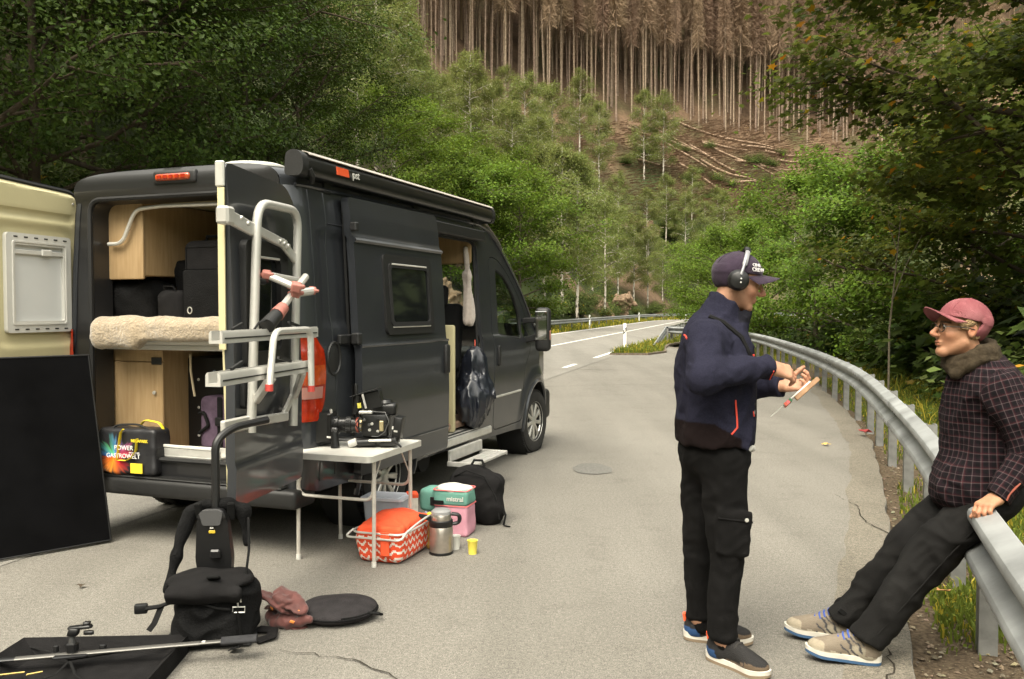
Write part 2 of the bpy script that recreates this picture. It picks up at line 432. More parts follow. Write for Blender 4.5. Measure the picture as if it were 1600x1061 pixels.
# ---- asphalt
def asphalt_mat(name, c0, c1, speck):
    m = bpy.data.materials.new(name); m.use_nodes = True; nt = m.node_tree; N = nt.nodes; L = nt.links; b = N['Principled BSDF']
    tc = N.new('ShaderNodeTexCoord')
    def noise(s, d=4, r=.55):
        n = N.new('ShaderNodeTexNoise'); n.inputs['Scale'].default_value = s; n.inputs['Detail'].default_value = d; n.inputs['Roughness'].default_value = r
        L.new(tc.outputs['Object'], n.inputs['Vector']); return n.outputs['Fac']
    def ramp(f, p0, a, p1, bb):
        r = N.new('ShaderNodeValToRGB'); r.color_ramp.elements[0].position = p0; r.color_ramp.elements[1].position = p1
        r.color_ramp.elements[0].color = (*a, 1); r.color_ramp.elements[1].color = (*bb, 1); L.new(f, r.inputs['Fac']); return r.outputs['Color']
    def mul(a, c):
        x = N.new('ShaderNodeMix'); x.data_type = 'RGBA'; x.blend_type = 'MULTIPLY'; x.inputs['Factor'].default_value = 1; L.new(a, x.inputs['A']); L.new(c, x.inputs['B']); return x.outputs['Result']
    col = ramp(noise(.55, 6, .6), .35, c0, .65, c1)
    col = mul(col, ramp(noise(160, 2, .6), .36, (1 - speck,) * 3, .64, (1 + speck,) * 3))
    col = mul(col, ramp(noise(55, 3, .7), .3, (1 - speck * .8,) * 3, .7, (1.06,) * 3))
    col = mul(col, ramp(noise(2.7, 5, .65), .30, (.86, .855, .85), .46, (1, 1, 1)))
    col = mul(col, ramp(noise(34, 2, .8), .34, (1 - speck * .32,) * 3, .66, (1 + speck * .22,) * 3))
    mpg = N.new('ShaderNodeMapping'); mpg.inputs['Rotation'].default_value = (0, 0, R(16)); mpg.inputs['Scale'].default_value = (1.5, .10, 1); L.new(tc.outputs['Object'], mpg.inputs['Vector'])
    ns = N.new('ShaderNodeTexNoise'); ns.inputs['Scale'].default_value = 1.0; ns.inputs['Detail'].default_value = 5; L.new(mpg.outputs['Vector'], ns.inputs['Vector'])
    col = mul(col, ramp(ns.outputs['Fac'], .36, (.88, .88, .875), .60, (1.03, 1.03, 1.03)))
    L.new(col, b.inputs['Base Color']); b.inputs['Roughness'].default_value = .86; b.inputs['Specular IOR Level'].default_value = .3
    bp = N.new('ShaderNodeBump'); bp.inputs['Strength'].default_value = .5; bp.inputs['Distance'].default_value = .008
    L.new(noise(120, 3, .7), bp.inputs['Height']); L.new(bp.outputs['Normal'], b.inputs['Normal'])
    return m
M_lay = asphalt_mat('layby_asphalt', (.178, .166, .144), (.200, .188, .164), .40)
M_road = asphalt_mat('road_asphalt', (.195, .184, .162), (.215, .204, .182), .28)
def strip(name, l0, l1, dz, m, k0=0, k1=None, parent=None):
    k1 = k1 or len(ROAD); K = np.arange(k0, k1); n = len(K)
    a = ROAD[K] + RN[K] * l0; b = ROAD[K] + RN[K] * l1; mid = ROAD[K]; z = base_z(ROAD[K, 1]) + dz
    V = np.concatenate([np.c_[a, z], np.c_[b, z]]); F = [(i, n + i, n + i + 1, i + 1) for i in range(n - 1)]
    return link_mesh(name, np_mesh(name, V, np.array(F), False), m, parent)
road = tag(strip('road', -3.75, 3.65, .004, M_road), kind='structure')
M_paint = mat('road_paint', (.72, .71, .66), rough=.7, var=.14, vscale=9, bump=.2, bscale=80)
ky = lambda y: int(np.abs(ROAD[:100, 1] - y).argmin())
for nm, a, b, k0, k1 in [('edge_line', -3.42, -3.28, 0, None), ('edge_line', 3.18, 3.32, ky(29), None), ('centre_line', -.07, .07, 0, None)]:
    strip(nm, a, b, .009, M_paint, k0, k1, road)
for y0 in (16.0, 19.8, 23.6):                                       # dashes across the mouth of the lay-by
    strip('edge_dash', 3.18, 3.32, .009, M_paint, ky(y0), ky(y0) + 2, road)
# ---- lay-by, its right edge as measured along the verge
EDGE = np.array([(-.4, -8), (.35, -2), (.95, 1.2), (1.45, 2.9), (1.721, 3.643), (2.2, 4.9), (2.899, 6.706), (3.52, 8.296), (4.35, 10.6), (5.014, 12.849), (5.781, 15.716), (6.45, 18.458), (7.05, 22), (7.35, 26), (7.3, 30), (6.9, 33.5), (6.3, 36.5)])
def smooth_poly(P, st):
    P = np.asarray(P, float); s = np.r_[0, np.cumsum(np.linalg.norm(np.diff(P, axis=0), axis=1))]; t = np.arange(0, s[-1], st)
    D = np.gradient(P, s, axis=0); out = []
    for q in t:
        i = min(np.searchsorted(s, q, 'right') - 1, len(P) - 2); h = s[i + 1] - s[i]; u = (q - s[i]) / h
        out.append((2 * u**3 - 3 * u**2 + 1) * P[i] + (u**3 - 2 * u**2 + u) * h * D[i] + (-2 * u**3 + 3 * u**2) * P[i + 1] + (u**3 - u**2) * h * D[i + 1])
    return np.array(out + [P[-1]])
edge = smooth_poly(EDGE, .18)
jit = np.random.RandomState(2).normal(0, .018, len(edge)); jit = np.convolve(jit, [.25, .5, .25], 'same'); edge[:, 0] += jit
def layby():
    n = len(edge); nl = 7; V = []; 
    for (x, y) in edge:
        k = np.abs(ROAD[:, 1] - y).argmin(); xr = ROAD[k, 0] + 3.2 * 1.037
        if y > 29.5: xr = max(xr, np.interp(y, [29.5, 33, 37], [3.6, 5.0, 6.4]))
        xr = min(xr, x - .05)
        for j in range(nl): V.append((xr + (x - xr) * j / (nl - 1), y, float(base_z(y))))
        V.append((x + .010, y, float(base_z(y)) - .085))
    m = nl + 1; F = [(i * m + j, i * m + j + 1, (i + 1) * m + j + 1, (i + 1) * m + j) for i in range(n - 1) for j in range(m - 1)]
    return np_mesh('pavement', V, np.array(F), True, 30)
pavement = tag(link_mesh('pavement', layby(), M_lay), kind='structure')
# older strip of asphalt along the verge, worn and browner
M_old = asphalt_mat('old_asphalt_strip', (.158, .140, .110), (.188, .169, .136), .42)
def edge_strip():
    V = []; rg = np.random.RandomState(7); off = np.convolve(rg.normal(0, .05, len(edge)), np.ones(5) / 5, 'same')
    for (x, y), o in zip(edge, off):
        w = np.interp(y, [0, 3, 6, 9, 14, 22, 40], [.55, .36, .30, .27, .3, .35, .3]) + o; V += [(x - w, y, float(base_z(y)) + .004), (x - .004, y, float(base_z(y)) + .004)]
    n = len(edge); return np_mesh('worn_edge', V, np.array([(2 * i, 2 * i + 1, 2 * i + 3, 2 * i + 2) for i in range(n - 1)]), False)
link_mesh('worn_edge', edge_strip(), M_old, pavement)
# cracks and stains in the asphalt
M_crack = mat('crack', (.035, .030, .024), rough=.95, spec=.1)
def crack(pts, w, seed, parent=pavement):
    rg = random.Random(seed); P = [Vector((*p, 0)) for p in pts]; Q = []
    for a, b in zip(P[:-1], P[1:]):
        n = max(2, int((b - a).length / .05))
        for i in range(n):
            q = a.lerp(b, i / n); Q.append((q.x + rg.uniform(-.016, .016), q.y + rg.uniform(-.022, .022)))
    V = []; 
    for i, (x, y) in enumerate(Q):
        a = Q[max(0, i - 1)]; b = Q[min(len(Q) - 1, i + 1)]; t = Vector((b[0] - a[0], b[1] - a[1])).normalized(); ww = w * rg.uniform(.25, 1.1) * (.4 + .6 * math.sin(math.pi * (i + .5) / len(Q)))
        z = float(base_z(y)) + .0085; V += [(x - t.y * ww, y + t.x * ww, z), (x + t.y * ww, y - t.x * ww, z)]
    link_mesh('crack', np_mesh('crack', V, np.array([(2 * i, 2 * i + 1, 2 * i + 3, 2 * i + 2) for i in range(len(Q) - 1)]), False), M_crack, parent)
crack([(-1.05, 3.93), (-.75, 3.86), (-.5, 3.66), (-.2, 3.4)], .005, 1)
crack([(-2.6, 3.95), (-2.3, 3.9), (-2.05, 3.92)], .005, 2)
crack([(2.46, 5.4), (2.62, 5.9), (2.60, 6.4), (2.74, 6.9), (2.72, 7.4)], .006, 3)
crack([(2.2, 5.0), (2.46, 5.4), (2.40, 5.75)], .005, 4)
crack([(1.5, 3.2), (1.58, 3.6), (1.72, 3.9), (1.66, 4.3)], .006, 5)
crack([(-.9, 22.5), (1.2, 22.7), (4.4, 21.9)], .02, 6)
crack([(-1.5, 16.9), (1.8, 18.0), (3.2, 18.1)], .014, 8)
M_stain = mat('asphalt_stain', (.112, .108, .097), rough=.9, var=.3, vscale=60, bump=.0)
def stain(cx, cy, rx, ry, seed, m=M_stain):
    rg = np.random.RandomState(seed); a = np.linspace(0, 6.283, 40, endpoint=False); r = 1 + .04 * np.sin(3 * a + seed) + .03 * np.sin(7 * a + 2 * seed)
    V = [(cx + rx * q * math.cos(t), cy + ry * q * math.sin(t), .006) for t, q in zip(a, r)]
    link_mesh('stain', np_mesh('stain', V, np.array([list(range(40))]), False), m, pavement)
stain(.79, 8.53, .19, .30, 3)
# ---- soil and gravel verge between asphalt and guardrail
M_verge = mat('verge_soil', (.045, .032, .020), rough=.97, col2=(.125, .094, .062), vscale=38, bump=1.0, bscale=45, spec=.15, detail=8)
def verge():
    V = []; n = len(edge); m = 9
    for (x, y) in edge:
        for j in range(m):
            t = j / (m - 1) * 1.9; V.append((x - .05 + t, y + .1 * t, float(base_z(y)) - .050 + .012 * math.sin(x * 7 + t * 11 + y * 5) - .02 * t))
    return np_mesh('verge', V, np.array([(i * m + j, i * m + j + 1, (i + 1) * m + j + 1, (i + 1) * m + j) for i in range(n - 1) for j in range(m - 1)]), True, 180)
tag(link_mesh('verge', verge(), M_verge), kind='structure')
# pebbles
def scatter_stones(name, pts, smin_, smax_, m, seed):
    rg = np.random.RandomState(seed); n = len(pts)
    T = np.array([(1, 0, 0), (-1, 0, 0), (0, 1, 0), (0, -1, 0), (0, 0, 1), (0, 0, -1)], np.float32)
    TF = np.array([(0, 2, 4), (2, 1, 4), (1, 3, 4), (3, 0, 4), (2, 0, 5), (1, 2, 5), (3, 1, 5), (0, 3, 5)])
    s = smin_ + (smax_ - smin_) * rg.rand(n) ** 2.5; S = s[:, None] * rg.uniform(.5, 1.2, (n, 3)) * np.array([1, 1, .55])
    a = rg.uniform(0, 6.28, n); V = T[None] * S[:, None, :]; ca, sa = np.cos(a)[:, None], np.sin(a)[:, None]
    V = np.stack([V[..., 0] * ca - V[..., 1] * sa, V[..., 0] * sa + V[..., 1] * ca, V[..., 2] + .35 * V[..., 0] * (rg.rand(n, 1) - .5)], -1) + np.asarray(pts)[:, None, :]
    F = (TF[None] + 6 * np.arange(n)[:, None, None]).reshape(-1, 3)
    tone = (rg.uniform(.35, 1.0, n)[:, None] * np.array([1, .93, .82]) * (1 + rg.normal(0, .06, (n, 3)))).repeat(6, 0)
    o = link_mesh(name, np_mesh(name, V.reshape(-1, 3), F, False, col=np.clip(tone, .05, 1.3)), m); return o
M_pebble = mat('pebble', (.24, .21, .165), rough=.9, vtone=True, spec=.2)
def verge_pts(n, seed, ymax=14, t0=0, t1=1.7, yp=1.7):
    rg = np.random.RandomState(seed); y = 2.2 + (ymax - 2.2) * rg.rand(n) ** yp; x = np.interp(y, edge[:, 1], edge[:, 0]); t = t0 + (t1 - t0) * rg.rand(n)
    return np.c_[x + t, y + .1 * t, base_z(y) - .042 - .02 * t], t
pp, tt = verge_pts(9000, 5, 13, .01, 1.6)
tag(scatter_stones('gravel', pp, .004, .02, M_pebble, 6), 'loose gravel and wood chips on the verge beside the guardrail', 'gravel', kind='stuff')
# ---- grass
def grass(name, pts, hmin, hmax, label, seed, m, lean=.5, wid=.006, straw=.15):
    rg = np.random.RandomState(seed); n = len(pts); P = np.asarray(pts); h = hmin + (hmax - hmin) * rg.rand(n) ** 1.6; a = rg.uniform(0, 6.28, n); b = rg.uniform(0, 6.28, n)
    d = np.c_[np.cos(a), np.sin(a)]; w = np.c_[-np.sin(b), np.cos(b)] * (wid * rg.uniform(.6, 1.5, n))[:, None]; le = (lean * h * rg.uniform(.2, 1.2, n))[:, None]
    z0 = P[:, 2:3]; p0 = P[:, :2]
    mid = p0 + d * le * .3; tip = p0 + d * le
    V = np.stack([np.c_[p0 - w, z0], np.c_[p0 + w, z0], np.c_[mid + w * .8, z0 + h[:, None] * .6], np.c_[mid - w * .8, z0 + h[:, None] * .6], np.c_[tip, z0 + h[:, None] * (1 - .35 * rg.rand(n, 1))]], 1)
    i = 5 * np.arange(n)[:, None]
    tone = np.ones((n, 3)) * rg.uniform(.6, 1.35, n)[:, None]; st = rg.rand(n) < straw; tone[st] = np.array([3.6, 2.3, 1.9]) * rg.uniform(.6, 1.1, (st.sum(), 1))
    me = np_mesh(name, V.reshape(-1, 3), [i + np.array([[0, 1, 2, 3]]), i + np.array([[3, 2, 4]])], False, col=tone.repeat(5, 0))
    return tag(link_mesh(name, me, m), label, 'grass', kind='stuff')
M_grass = leaf_mat('grass_blade', (.115, .150, .024), .38, .6, 0)
def patchy(n, seed, ymax, t0, t1, thr, sc=.55, yp=1.6):
    P, t = verge_pts(n, seed, ymax, t0, t1, yp); k = np.random.RandomState(seed + 5).rand(len(P)) < np.clip((sn2(P[:, 0], P[:, 1], sc, seed) + .55 * t - thr) * .9 + .25, 0, 1) ** 1.5; return P[k]
grass('verge_grass', np.concatenate([patchy(120000, 11, 16, .16, 2.6, .42), patchy(70000, 12, 30, .12, 3.2, .0, 1.2, 1.0)]), .025, .10, 'short green grass tufts under and behind the guardrail', 13, M_grass)
gp = np.concatenate([verge_pts(17000, 14, 20, 1.9, 5.5, 1.1)[0], verge_pts(9000, 15, 33, .8, 5.5, .8)[0]])
gp[:, 2] = ground_z(gp[:, 0], gp[:, 1]) - .15
grass('tall_grass', gp, .12, .5, 'taller straw-tipped grass behind the guardrail below the bushes', 16, M_grass, .6, .007, .35)
# strip of grass along the far side of the road and the green tongue between road and lay-by
def road_pts(n, k0, k1, l0, l1, seed, yp=1.0):
    rg = np.random.RandomState(seed); f = k0 + (k1 - k0 - 1) * rg.rand(n) ** yp; k = f.astype(int); fr = (f - k)[:, None]
    c = ROAD[k] * (1 - fr) + ROAD[k + 1] * fr; l = (l0 + (l1 - l0) * rg.rand(n))[:, None]; p = c + RN[k] * l
    return np.c_[p, ground_z(p[:, 0], p[:, 1]) - .03]
grass('roadside_grass', road_pts(16000, ky(30), 150, -6.6, -3.9, 21), .12, .42, 'dry yellow-green grass along the far shoulder of the road', 22, M_grass, .6, .03, .5)
def tongue(n, seed):
    rg = np.random.RandomState(seed); y = 29.6 + 28 * rg.rand(n) ** 1.3; x0 = np.interp(y, [29.6, 33, 37, 60], [3.35, 4.4, 5.6, 12.1]); x1 = np.interp(y, [29.6, 31, 34, 37, 41, 60], [4.6, 5.4, 5.9, 6.6, 8.3, 13.6])
    x = x0 + (x1 - x0) * rg.rand(n); return np.c_[x, y, base_z(y) + .02]
grass('tongue_grass', tongue(9000, 23), .08, .35, 'grassy tongue dividing the lay-by from the road', 24, M_grass, .6, .012, .25)
M_kerb = mat('island_soil', (.11, .085, .06), rough=.95, var=.4, vscale=14, bump=.8, bscale=30)
ti = MB(); 
for s in [0]:
    L0 = [(3.3, 29.5), (4.6, 29.4), (5.5, 31), (6.0, 34), (6.7, 37), (8.4, 41), (13.7, 60), (12.0, 60), (5.55, 37), (4.35, 33)]
    ti.prism(L0, lambda a, b, t: (a, b, float(base_z(b)) + t), -.02, .06)
tag(ti.build('traffic_island', M_kerb), kind='structure')
# ================================================================== GUARDRAILS AND MARKER POSTS
M_galv = mat('galvanised_steel', (.27, .28, .28), rough=.5, metal=.2, var=.34, vscale=3.2, bump=.08, bscale=22, detail=10, rvar=.1)
M_galvp = mat('galvanised_post', (.20, .20, .19), rough=.6, metal=.4, var=.25, vscale=9, bump=.1, bscale=40)
WP = [(-.155, .002), (-.150, .012), (-.128, .062), (-.118, .074), (-.104, .080), (-.082, .080), (-.068, .074), (-.058, .062), (-.022, .010), (-.012, .003), (.012, .003), (.022, .010), (.058, .062), (.068, .074), (.082, .080), (.104, .080), (.118, .074), (.128, .062), (.150, .012), (.155, .002)]
BEAM_MID = .598
def beam_mesh(P, nrm, zb):
    """P (n,2) path, nrm (n,2) unit normal towards the traffic, W profile with 4 mm sheet"""
    V = []; n = len(P); m = len(WP)
    for off in (0, -.005):
        for i in range(n):
            for (z, d) in WP: V.append((P[i][0] + nrm[i][0] * (d + off), P[i][1] + nrm[i][1] * (d + off), zb[i] + BEAM_MID + z))
    F = []
    for s in (0, 1):
        o = s * n * m
        for i in range(n - 1):
            for j in range(m - 1):
                q = (o + i * m + j, o + (i + 1) * m + j, o + (i + 1) * m + j + 1, o + i * m + j + 1); F.append(q if s == 0 else q[::-1])
    k = n * m
    for i in range(n - 1):
        for j in (0, m - 1): F.append((i * m + j, k + i * m + j, k + (i + 1) * m + j, (i + 1) * m + j))
    for i in (0, n - 1):
        for j in range(m - 1): F.append((i * m + j, i * m + j + 1, k + i * m + j + 1, k + i * m + j))
    return np_mesh('beam', V, np.array(F), True, 24)
def post_mesh(h):
    b = MB(); o = [(-.05, -.04), (.05, -.04), (.05, -.018), (.038, -.018), (.038, -.03), (-.038, -.03), (-.038, .03), (.038, .03), (.038, .018), (.05, .018), (.05, .04), (-.05, .04)]
    b.prism(o, lambda a, c, t: (a, c, t), -.35, h); return b.mesh('post', True, 30)
POST = post_mesh(.725); POST.materials.append(M_galvp)
BOLT = MB().lathe([(0.001, .013), (.014, .011), (.021, 0)], 8).mesh('bolt'); BOLT.materials.append(M_galvp)
def guardrail(name, path, side, label, post_step, seg=4.0, step=.35, posts=True, bolts=0, zoff=0, ramp0=None):
    P = smooth_poly(path, step); T = np.gradient(P, axis=0); T /= np.linalg.norm(T, axis=1)[:, None]; N_ = np.stack([T[:, 1], -T[:, 0]], 1) * side
    zb = base_z(P[:, 1]) + zoff; s = np.r_[0, np.cumsum(np.linalg.norm(np.diff(P, axis=0), axis=1))]
    if ramp0: zb = zb - np.clip(1 - s / ramp0, 0, 1) * .58
    root = empty(name, (0, 0, 0), 0, label, 'guardrail')
    k = 0; per = max(2, int(round(seg / step))); i = 0
    while k < len(P) - 1:
        e = min(len(P) - 1, k + per); e2 = min(len(P) - 1, e + 1)
        lift = .007 if i % 2 else 0.0
        link_mesh('beam', beam_mesh(P[k:e2 + 1] + N_[k:e2 + 1] * lift, N_[k:e2 + 1], zb[k:e2 + 1]), M_galv, root)
        if bolts and s[k] < bolts and k > 0:
            for dz in (-.093, .0, .093):
                for t in (.10, -.10):
                    q = P[k] + T[k] * (t + step * .5) + N_[k] * ((.080 if dz else .003) + .004); o = link_mesh('bolt', BOLT, None, root)
                    o.location = (q[0], q[1], zb[k] + BEAM_MID + dz); o.rotation_euler = (R(90), 0, math.atan2(N_[k][0], -N_[k][1]))
        k = e; i += 1
    if posts:
        for d in np.arange(.4, s[-1], post_step):
            j = np.searchsorted(s, d); 
            if ramp0 and d < ramp0 * .5: continue
            q = P[j] - N_[j] * .065; o = link_mesh('post', POST, None, root)
            o.location = (q[0], q[1], zb[j]); o.rotation_euler = (0, 0, math.atan2(T[j][1], T[j][0]))
    return root
RAIL = [(.35, -3.0), (1.02, .4), (1.52, 2.3), (1.767, 2.985), (1.93, 3.42), (2.24, 4.25), (2.649, 5.364), (3.602, 8.16), (4.692, 11.607), (5.84, 16.227), (6.97, 22.078), (7.85, 27.4), (8.2, 31.2), (8.05, 34.6), (7.55, 37.4), (6.95, 39.4)]
guardrail('guardrail', RAIL, -1, 'curving galvanised guardrail along the right edge of the lay-by', 1.33, bolts=26)
kk = list(range(ky(34.0), 160)); rr = ROAD[kk] + RN[kk] * 4.45
guardrail('guardrail', rr[::3], -1, 'guardrail on the near side of the road starting from the grassy tongue', 2.0, step=.8, ramp0=5.0)
kk = list(range(ky(24), 175)); rl = ROAD[kk] - RN[kk] * 4.75
guardrail('guardrail', rl[::3], 1, 'long guardrail along the far side of the road at the hill foot', 4.0, step=.8)
# delineator posts
M_dwhite = mat('delineator_white', (.80, .80, .76), rough=.5, var=.06, vscale=12); M_dblack = mat('delineator_black', (.02, .02, .02), rough=.5); M_refl = mat('reflector', (.75, .72, .62), rough=.15, spec=.9)
def delineator(x, y, label):
    z = float(ground_z(x, y)[0]); t = empty('delineator_post', (x, y, z), -_H0, label, 'marker post', 'roadside marker posts')
    o = rpoly([(-.06, -.05), (.06, -.05), (0, .07)], .02, 3)
    b = MB(); b.prism(o, lambda a, c, q: (a, c, q), -.2, .62); b.prism(o, lambda a, c, q: (a, c, q + (.05 if q > .9 else 0) * (.5 - c * 6)), .86, .98); b.build('post', M_dwhite, t)
    o2 = [(a * 1.01, c * 1.01) for a, c in o]
    MB().prism(o2, lambda a, c, q: (a, c, q + a * 1.2), .66, .82).build('black_band', M_dblack, t)
    MB().prism([(a * .995, c * .995) for a, c in o], lambda a, c, q: (a, c, q), .61, .87).build('core', M_dwhite, t)
    MB().box(-.025, .025, -.058, -.048, .70, .80, .004).build('reflector', M_refl, t)
delineator(4.2, 32.4, 'tall white marker post with black band at the tip of the grassy tongue')
def lp(y, l): k = int(np.abs(ROAD[:, 1] - y)[:150].argmin()); return ROAD[k] + RN[k] * l
for y, l, lb in [(67.0, -4.25, 'white marker post before the far guardrail, nearest the van mirror'), (98, -4.25, 'small white marker post midway along the far guardrail'), (112, 4.1, 'marker post on the near side of the road at the bend'), (118, -4.25, 'farthest white marker post at the bend of the road')]:
    p = lp(y, l); delineator(p[0], p[1], lb)
# ================================================================== ROCKS, LOGS, STUMPS
M_rock = mat('rock', (.115, .078, .05), rough=.95, col2=(.25, .175, .115), vscale=1.4, bump=1.0, bscale=5, spec=.2, detail=9)
def rock(x, y, sx, sy, sz, seed, label, zup=0.0):
    z = float(ground_z(x, y)[0]) + zup; rg = np.random.RandomState(seed); fs = []
    for i in range(9): fs.append(s_box(rg.uniform(-.55, .55, 3) * (sx, sy, sz), rg.uniform(.22, .5, 3) * (sx, sy, sz), .05, rg.uniform(-.6, .6, 3)))
    f = s_u(fs, .15); g = s_wob(s_wob(f, .16 * sz * .4, sz * .35, seed), .05 * sz, sz * .1, seed + 1)
    o = blob('rock_outcrop', g, (-sx * 1.4, -sy * 1.4, -sz * 1.3), (sx * 1.4, sy * 1.4, sz * 1.4), max(sx, sz) / 24, M_rock, None, 0); o.location = (x, y, z)
    for p in o.data.polygons: p.use_smooth = False
    tag(o, label, 'rock')
def at(px, y): return (px - 800) / 1363.0 * y
_ys = np.arange(14, 260, .5)
def bank(px, dl):
    """distance at which the left hillside is met dl metres above the road shoulder, looking along px"""
    l, _ = lat(at(px, _ys), _ys); ok = np.where(-l - 5 >= dl)[0]; return float(_ys[ok[0]]) if len(ok) else 200.0
for px, dl, sx, sy, sz, sd_, lb, zu in [
    (585, 5, 2.0, 1.6, 2.4, 1, 'brown rock outcrop rising just above the van awning', .6), (640, 4, 1.6, 1.3, 2.0, 2, 'tilted brown rock face above the middle of the awning', .6),
    (695, 2.5, 1.6, 1.4, 1.8, 3, 'low brown rock slab near the front end of the awning', .5), (968, 2.2, 1.9, 1.6, 2.4, 4, 'bare tan rock face beside the road by the birches', .5),
    (940, 2.5, 1.4, 1.3, 1.5, 5, 'smaller tan rock below the birch trunks', .4), (1003, 14, 2.5, 2, 1.6, 6, 'pile of pale broken rock at the foot of the clear-cut', .5)]:
    yb = bank(px, dl); rock(at(px, yb), yb, sx, sy, sz, sd_, lb, zu)
M_log = mat('log', (.26, .18, .12), rough=.9, var=.35, vscale=6, bump=.6, bscale=20)
rg = random.Random(8)
def hill_y(px, py):
    """distance at which the hillside fills image row py, looking along px"""
    ys = np.arange(70, 330, 1.0); z = ground_z(at(px, ys), ys); k = np.where((z - 1.56) / ys * 1363 >= 485 - py)[0]; return float(ys[k[0]]) if len(k) else 260.0
LOGS = [(1010, 215, 12, 8), (1045, 222, 15, -6), (1090, 212, 17, 4), (1130, 236, 14, 10), (1160, 228, 18, 7), (1195, 240, 16, 12), (1230, 250, 15, 9), (1075, 248, 18, -10), (1120, 262, 16, -14), (1150, 252, 20, -8), (1185, 262, 15, 6), (1100, 285, 14, -16), (1140, 280, 17, -4), (1020, 262, 10, 20), (1170, 290, 12, 15), (1215, 270, 13, 18), (1060, 232, 14, 5), (1250, 262, 15, 8)]
for i, (px, py, ln, a) in enumerate(LOGS):
    y = hill_y(px, py); x = at(px, y); ln *= .7; dx, dy = math.cos(R(a)) * ln / 2, math.sin(R(a)) * ln / 2; pts = []; n = 5
    for k in range(n):
        t = k / (n - 1) * 2 - 1; X, Y = x + dx * t, y + dy * t; pts.append((X, Y, float(ground_z(X, Y)[0]) + .25))
    o = MB().tube(pts, [.26, .23, .2, .17, .12], 7).build('fallen_log', M_log); tag(o, 'bare brown spruce log lying on the clear-cut slope', 'log', 'felled logs on the clear-cut')
# slash: sticks and brush over the clear-cut
def brush(n, seed):
    rg = np.random.RandomState(seed); px = np.clip(rg.normal(1140, 120, n), 905, 1395); py = rg.uniform(195, 345, n); gx_ = np.linspace(900, 1400, 14); gy_ = np.linspace(190, 350, 12); TBL = np.array([[hill_y(a, b) for b in gy_] for a in gx_]); fx = (px - 900) / 500 * 13; fy = (py - 190) / 160 * 11; ix = fx.astype(int); iy = fy.astype(int); fx -= ix; fy -= iy; y = TBL[ix, iy] * (1 - fx) * (1 - fy) + TBL[ix + 1, iy] * fx * (1 - fy) + TBL[ix, iy + 1] * (1 - fx) * fy + TBL[ix + 1, iy + 1] * fx * fy; x = (px - 800) / 1363 * y; z = ground_z(x, y)
    a = rg.normal(.1, .9, n); L = rg.uniform(.4, 2.2, n); w = rg.uniform(.025, .06, n); up = rg.uniform(.0, .5, n)
    d = np.c_[np.cos(a), np.sin(a), up * .4] * L[:, None]; p = np.c_[x, y, z + .05 + rg.rand(n) * .3]; u = np.c_[0 * x, -w, w]
    V = np.stack([p - u, p + d - u * .5, p + d + u * .5, p + u], 1).reshape(-1, 3); tone = (rg.uniform(.5, 1.5, n)[:, None] * np.ones(3)).repeat(4, 0)
    return np_mesh('slash', V, np.arange(4 * n).reshape(n, 4), False, col=tone)
tag(link_mesh('slash', brush(12000, 3), mat('slash', (.23, .155, .105), rough=.95, vtone=True, spec=.1)), 'dead branches and brush scattered over the clear-cut', 'brushwood', kind='stuff')
# ================================================================== TREES
def limb_path(p, d, L, n, rg, grav=0.0, wig=.12):
    P = [np.array(p, float)]; d = np.array(d, float); d /= np.linalg.norm(d)
    for i in range(n):
        d = d + rg.normal(0, wig, 3); d[2] += grav; d /= np.linalg.norm(d); P.append(P[-1] + d * L / n)
    return P, d
def leaves_mesh(name, pos, size, rg, shape='oval', up=.35, tone=(.62, 1.35), yellow=0.0, ycol=(4.2, 2.2, .8), droop=0.0, outward=None):
    n = len(pos)
    if shape == 'oval': T = np.array([(-.5, 0, 0), (-.1, -.30, .03), (.5, 0, -.04), (-.1, .30, .03)], np.float32); TF = [np.array([[0, 1, 2, 3]])]
    elif shape == 'tri': T = np.array([(-.5, -.28, 0), (.5, 0, 0), (-.5, .28, 0)], np.float32); TF = [np.array([[0, 1, 2]])]
    else:   # maple
        a = [(-.45, 0), (-.35, -.22), (-.5, -.45), (-.12, -.32), (.02, -.6), (.14, -.2), (.55, 0), (.14, .2), (.02, .6), (-.12, .32), (-.5, .45), (-.35, .22)]
        T = np.array([(x, y, -.10 * abs(y) - .12 * max(0, x)) for x, y in a], np.float32)
        TF = [np.array([[0, 1, 2, 3], [0, 3, 9, 11], [3, 4, 5, 9], [9, 11, 10, 9][:4]])]
        TF = [np.array([[0, 1, 2, 3], [3, 4, 5, 0], [5, 6, 7, 0], [7, 8, 9, 0], [9, 10, 11, 0]])]
    nr = rg.normal(0, 1, (n, 3)); nr[:, 2] = np.abs(nr[:, 2]) + up * 2.2
    if outward is not None: nr = nr + outward * .9
    nr /= np.linalg.norm(nr, axis=1)[:, None]
    t = rg.normal(0, 1, (n, 3)); t[:, 2] -= droop; t -= nr * (t * nr).sum(1)[:, None]; t /= np.linalg.norm(t, axis=1)[:, None] + 1e-9; b = np.cross(nr, t)
    s = (size * rg.uniform(.6, 1.35, n))[:, None, None]
    V = pos[:, None, :] + s * (T[None, :, 0:1] * t[:, None, :] + T[None, :, 1:2] * b[:, None, :] + T[None, :, 2:3] * nr[:, None, :])
    k = len(T); F = [(f[None] + k * np.arange(n)[:, None, None]).reshape(-1, f.shape[1]) for f in TF]
    col = np.ones((n, 3)) * rg.uniform(tone[0], tone[1], n)[:, None] * (1 + rg.normal(0, .05, (n, 3)))
    if yellow > 0:
        yk = rg.rand(n) < yellow; col[yk] = np.array(ycol) * rg.uniform(.5, 1.2, (yk.sum(), 1)) * (1 + rg.normal(0, .15, (yk.sum(), 3)))
    return np_mesh(name, V.reshape(-1, 3), F, False, col=np.clip(col, .02, 8).repeat(k, 0))
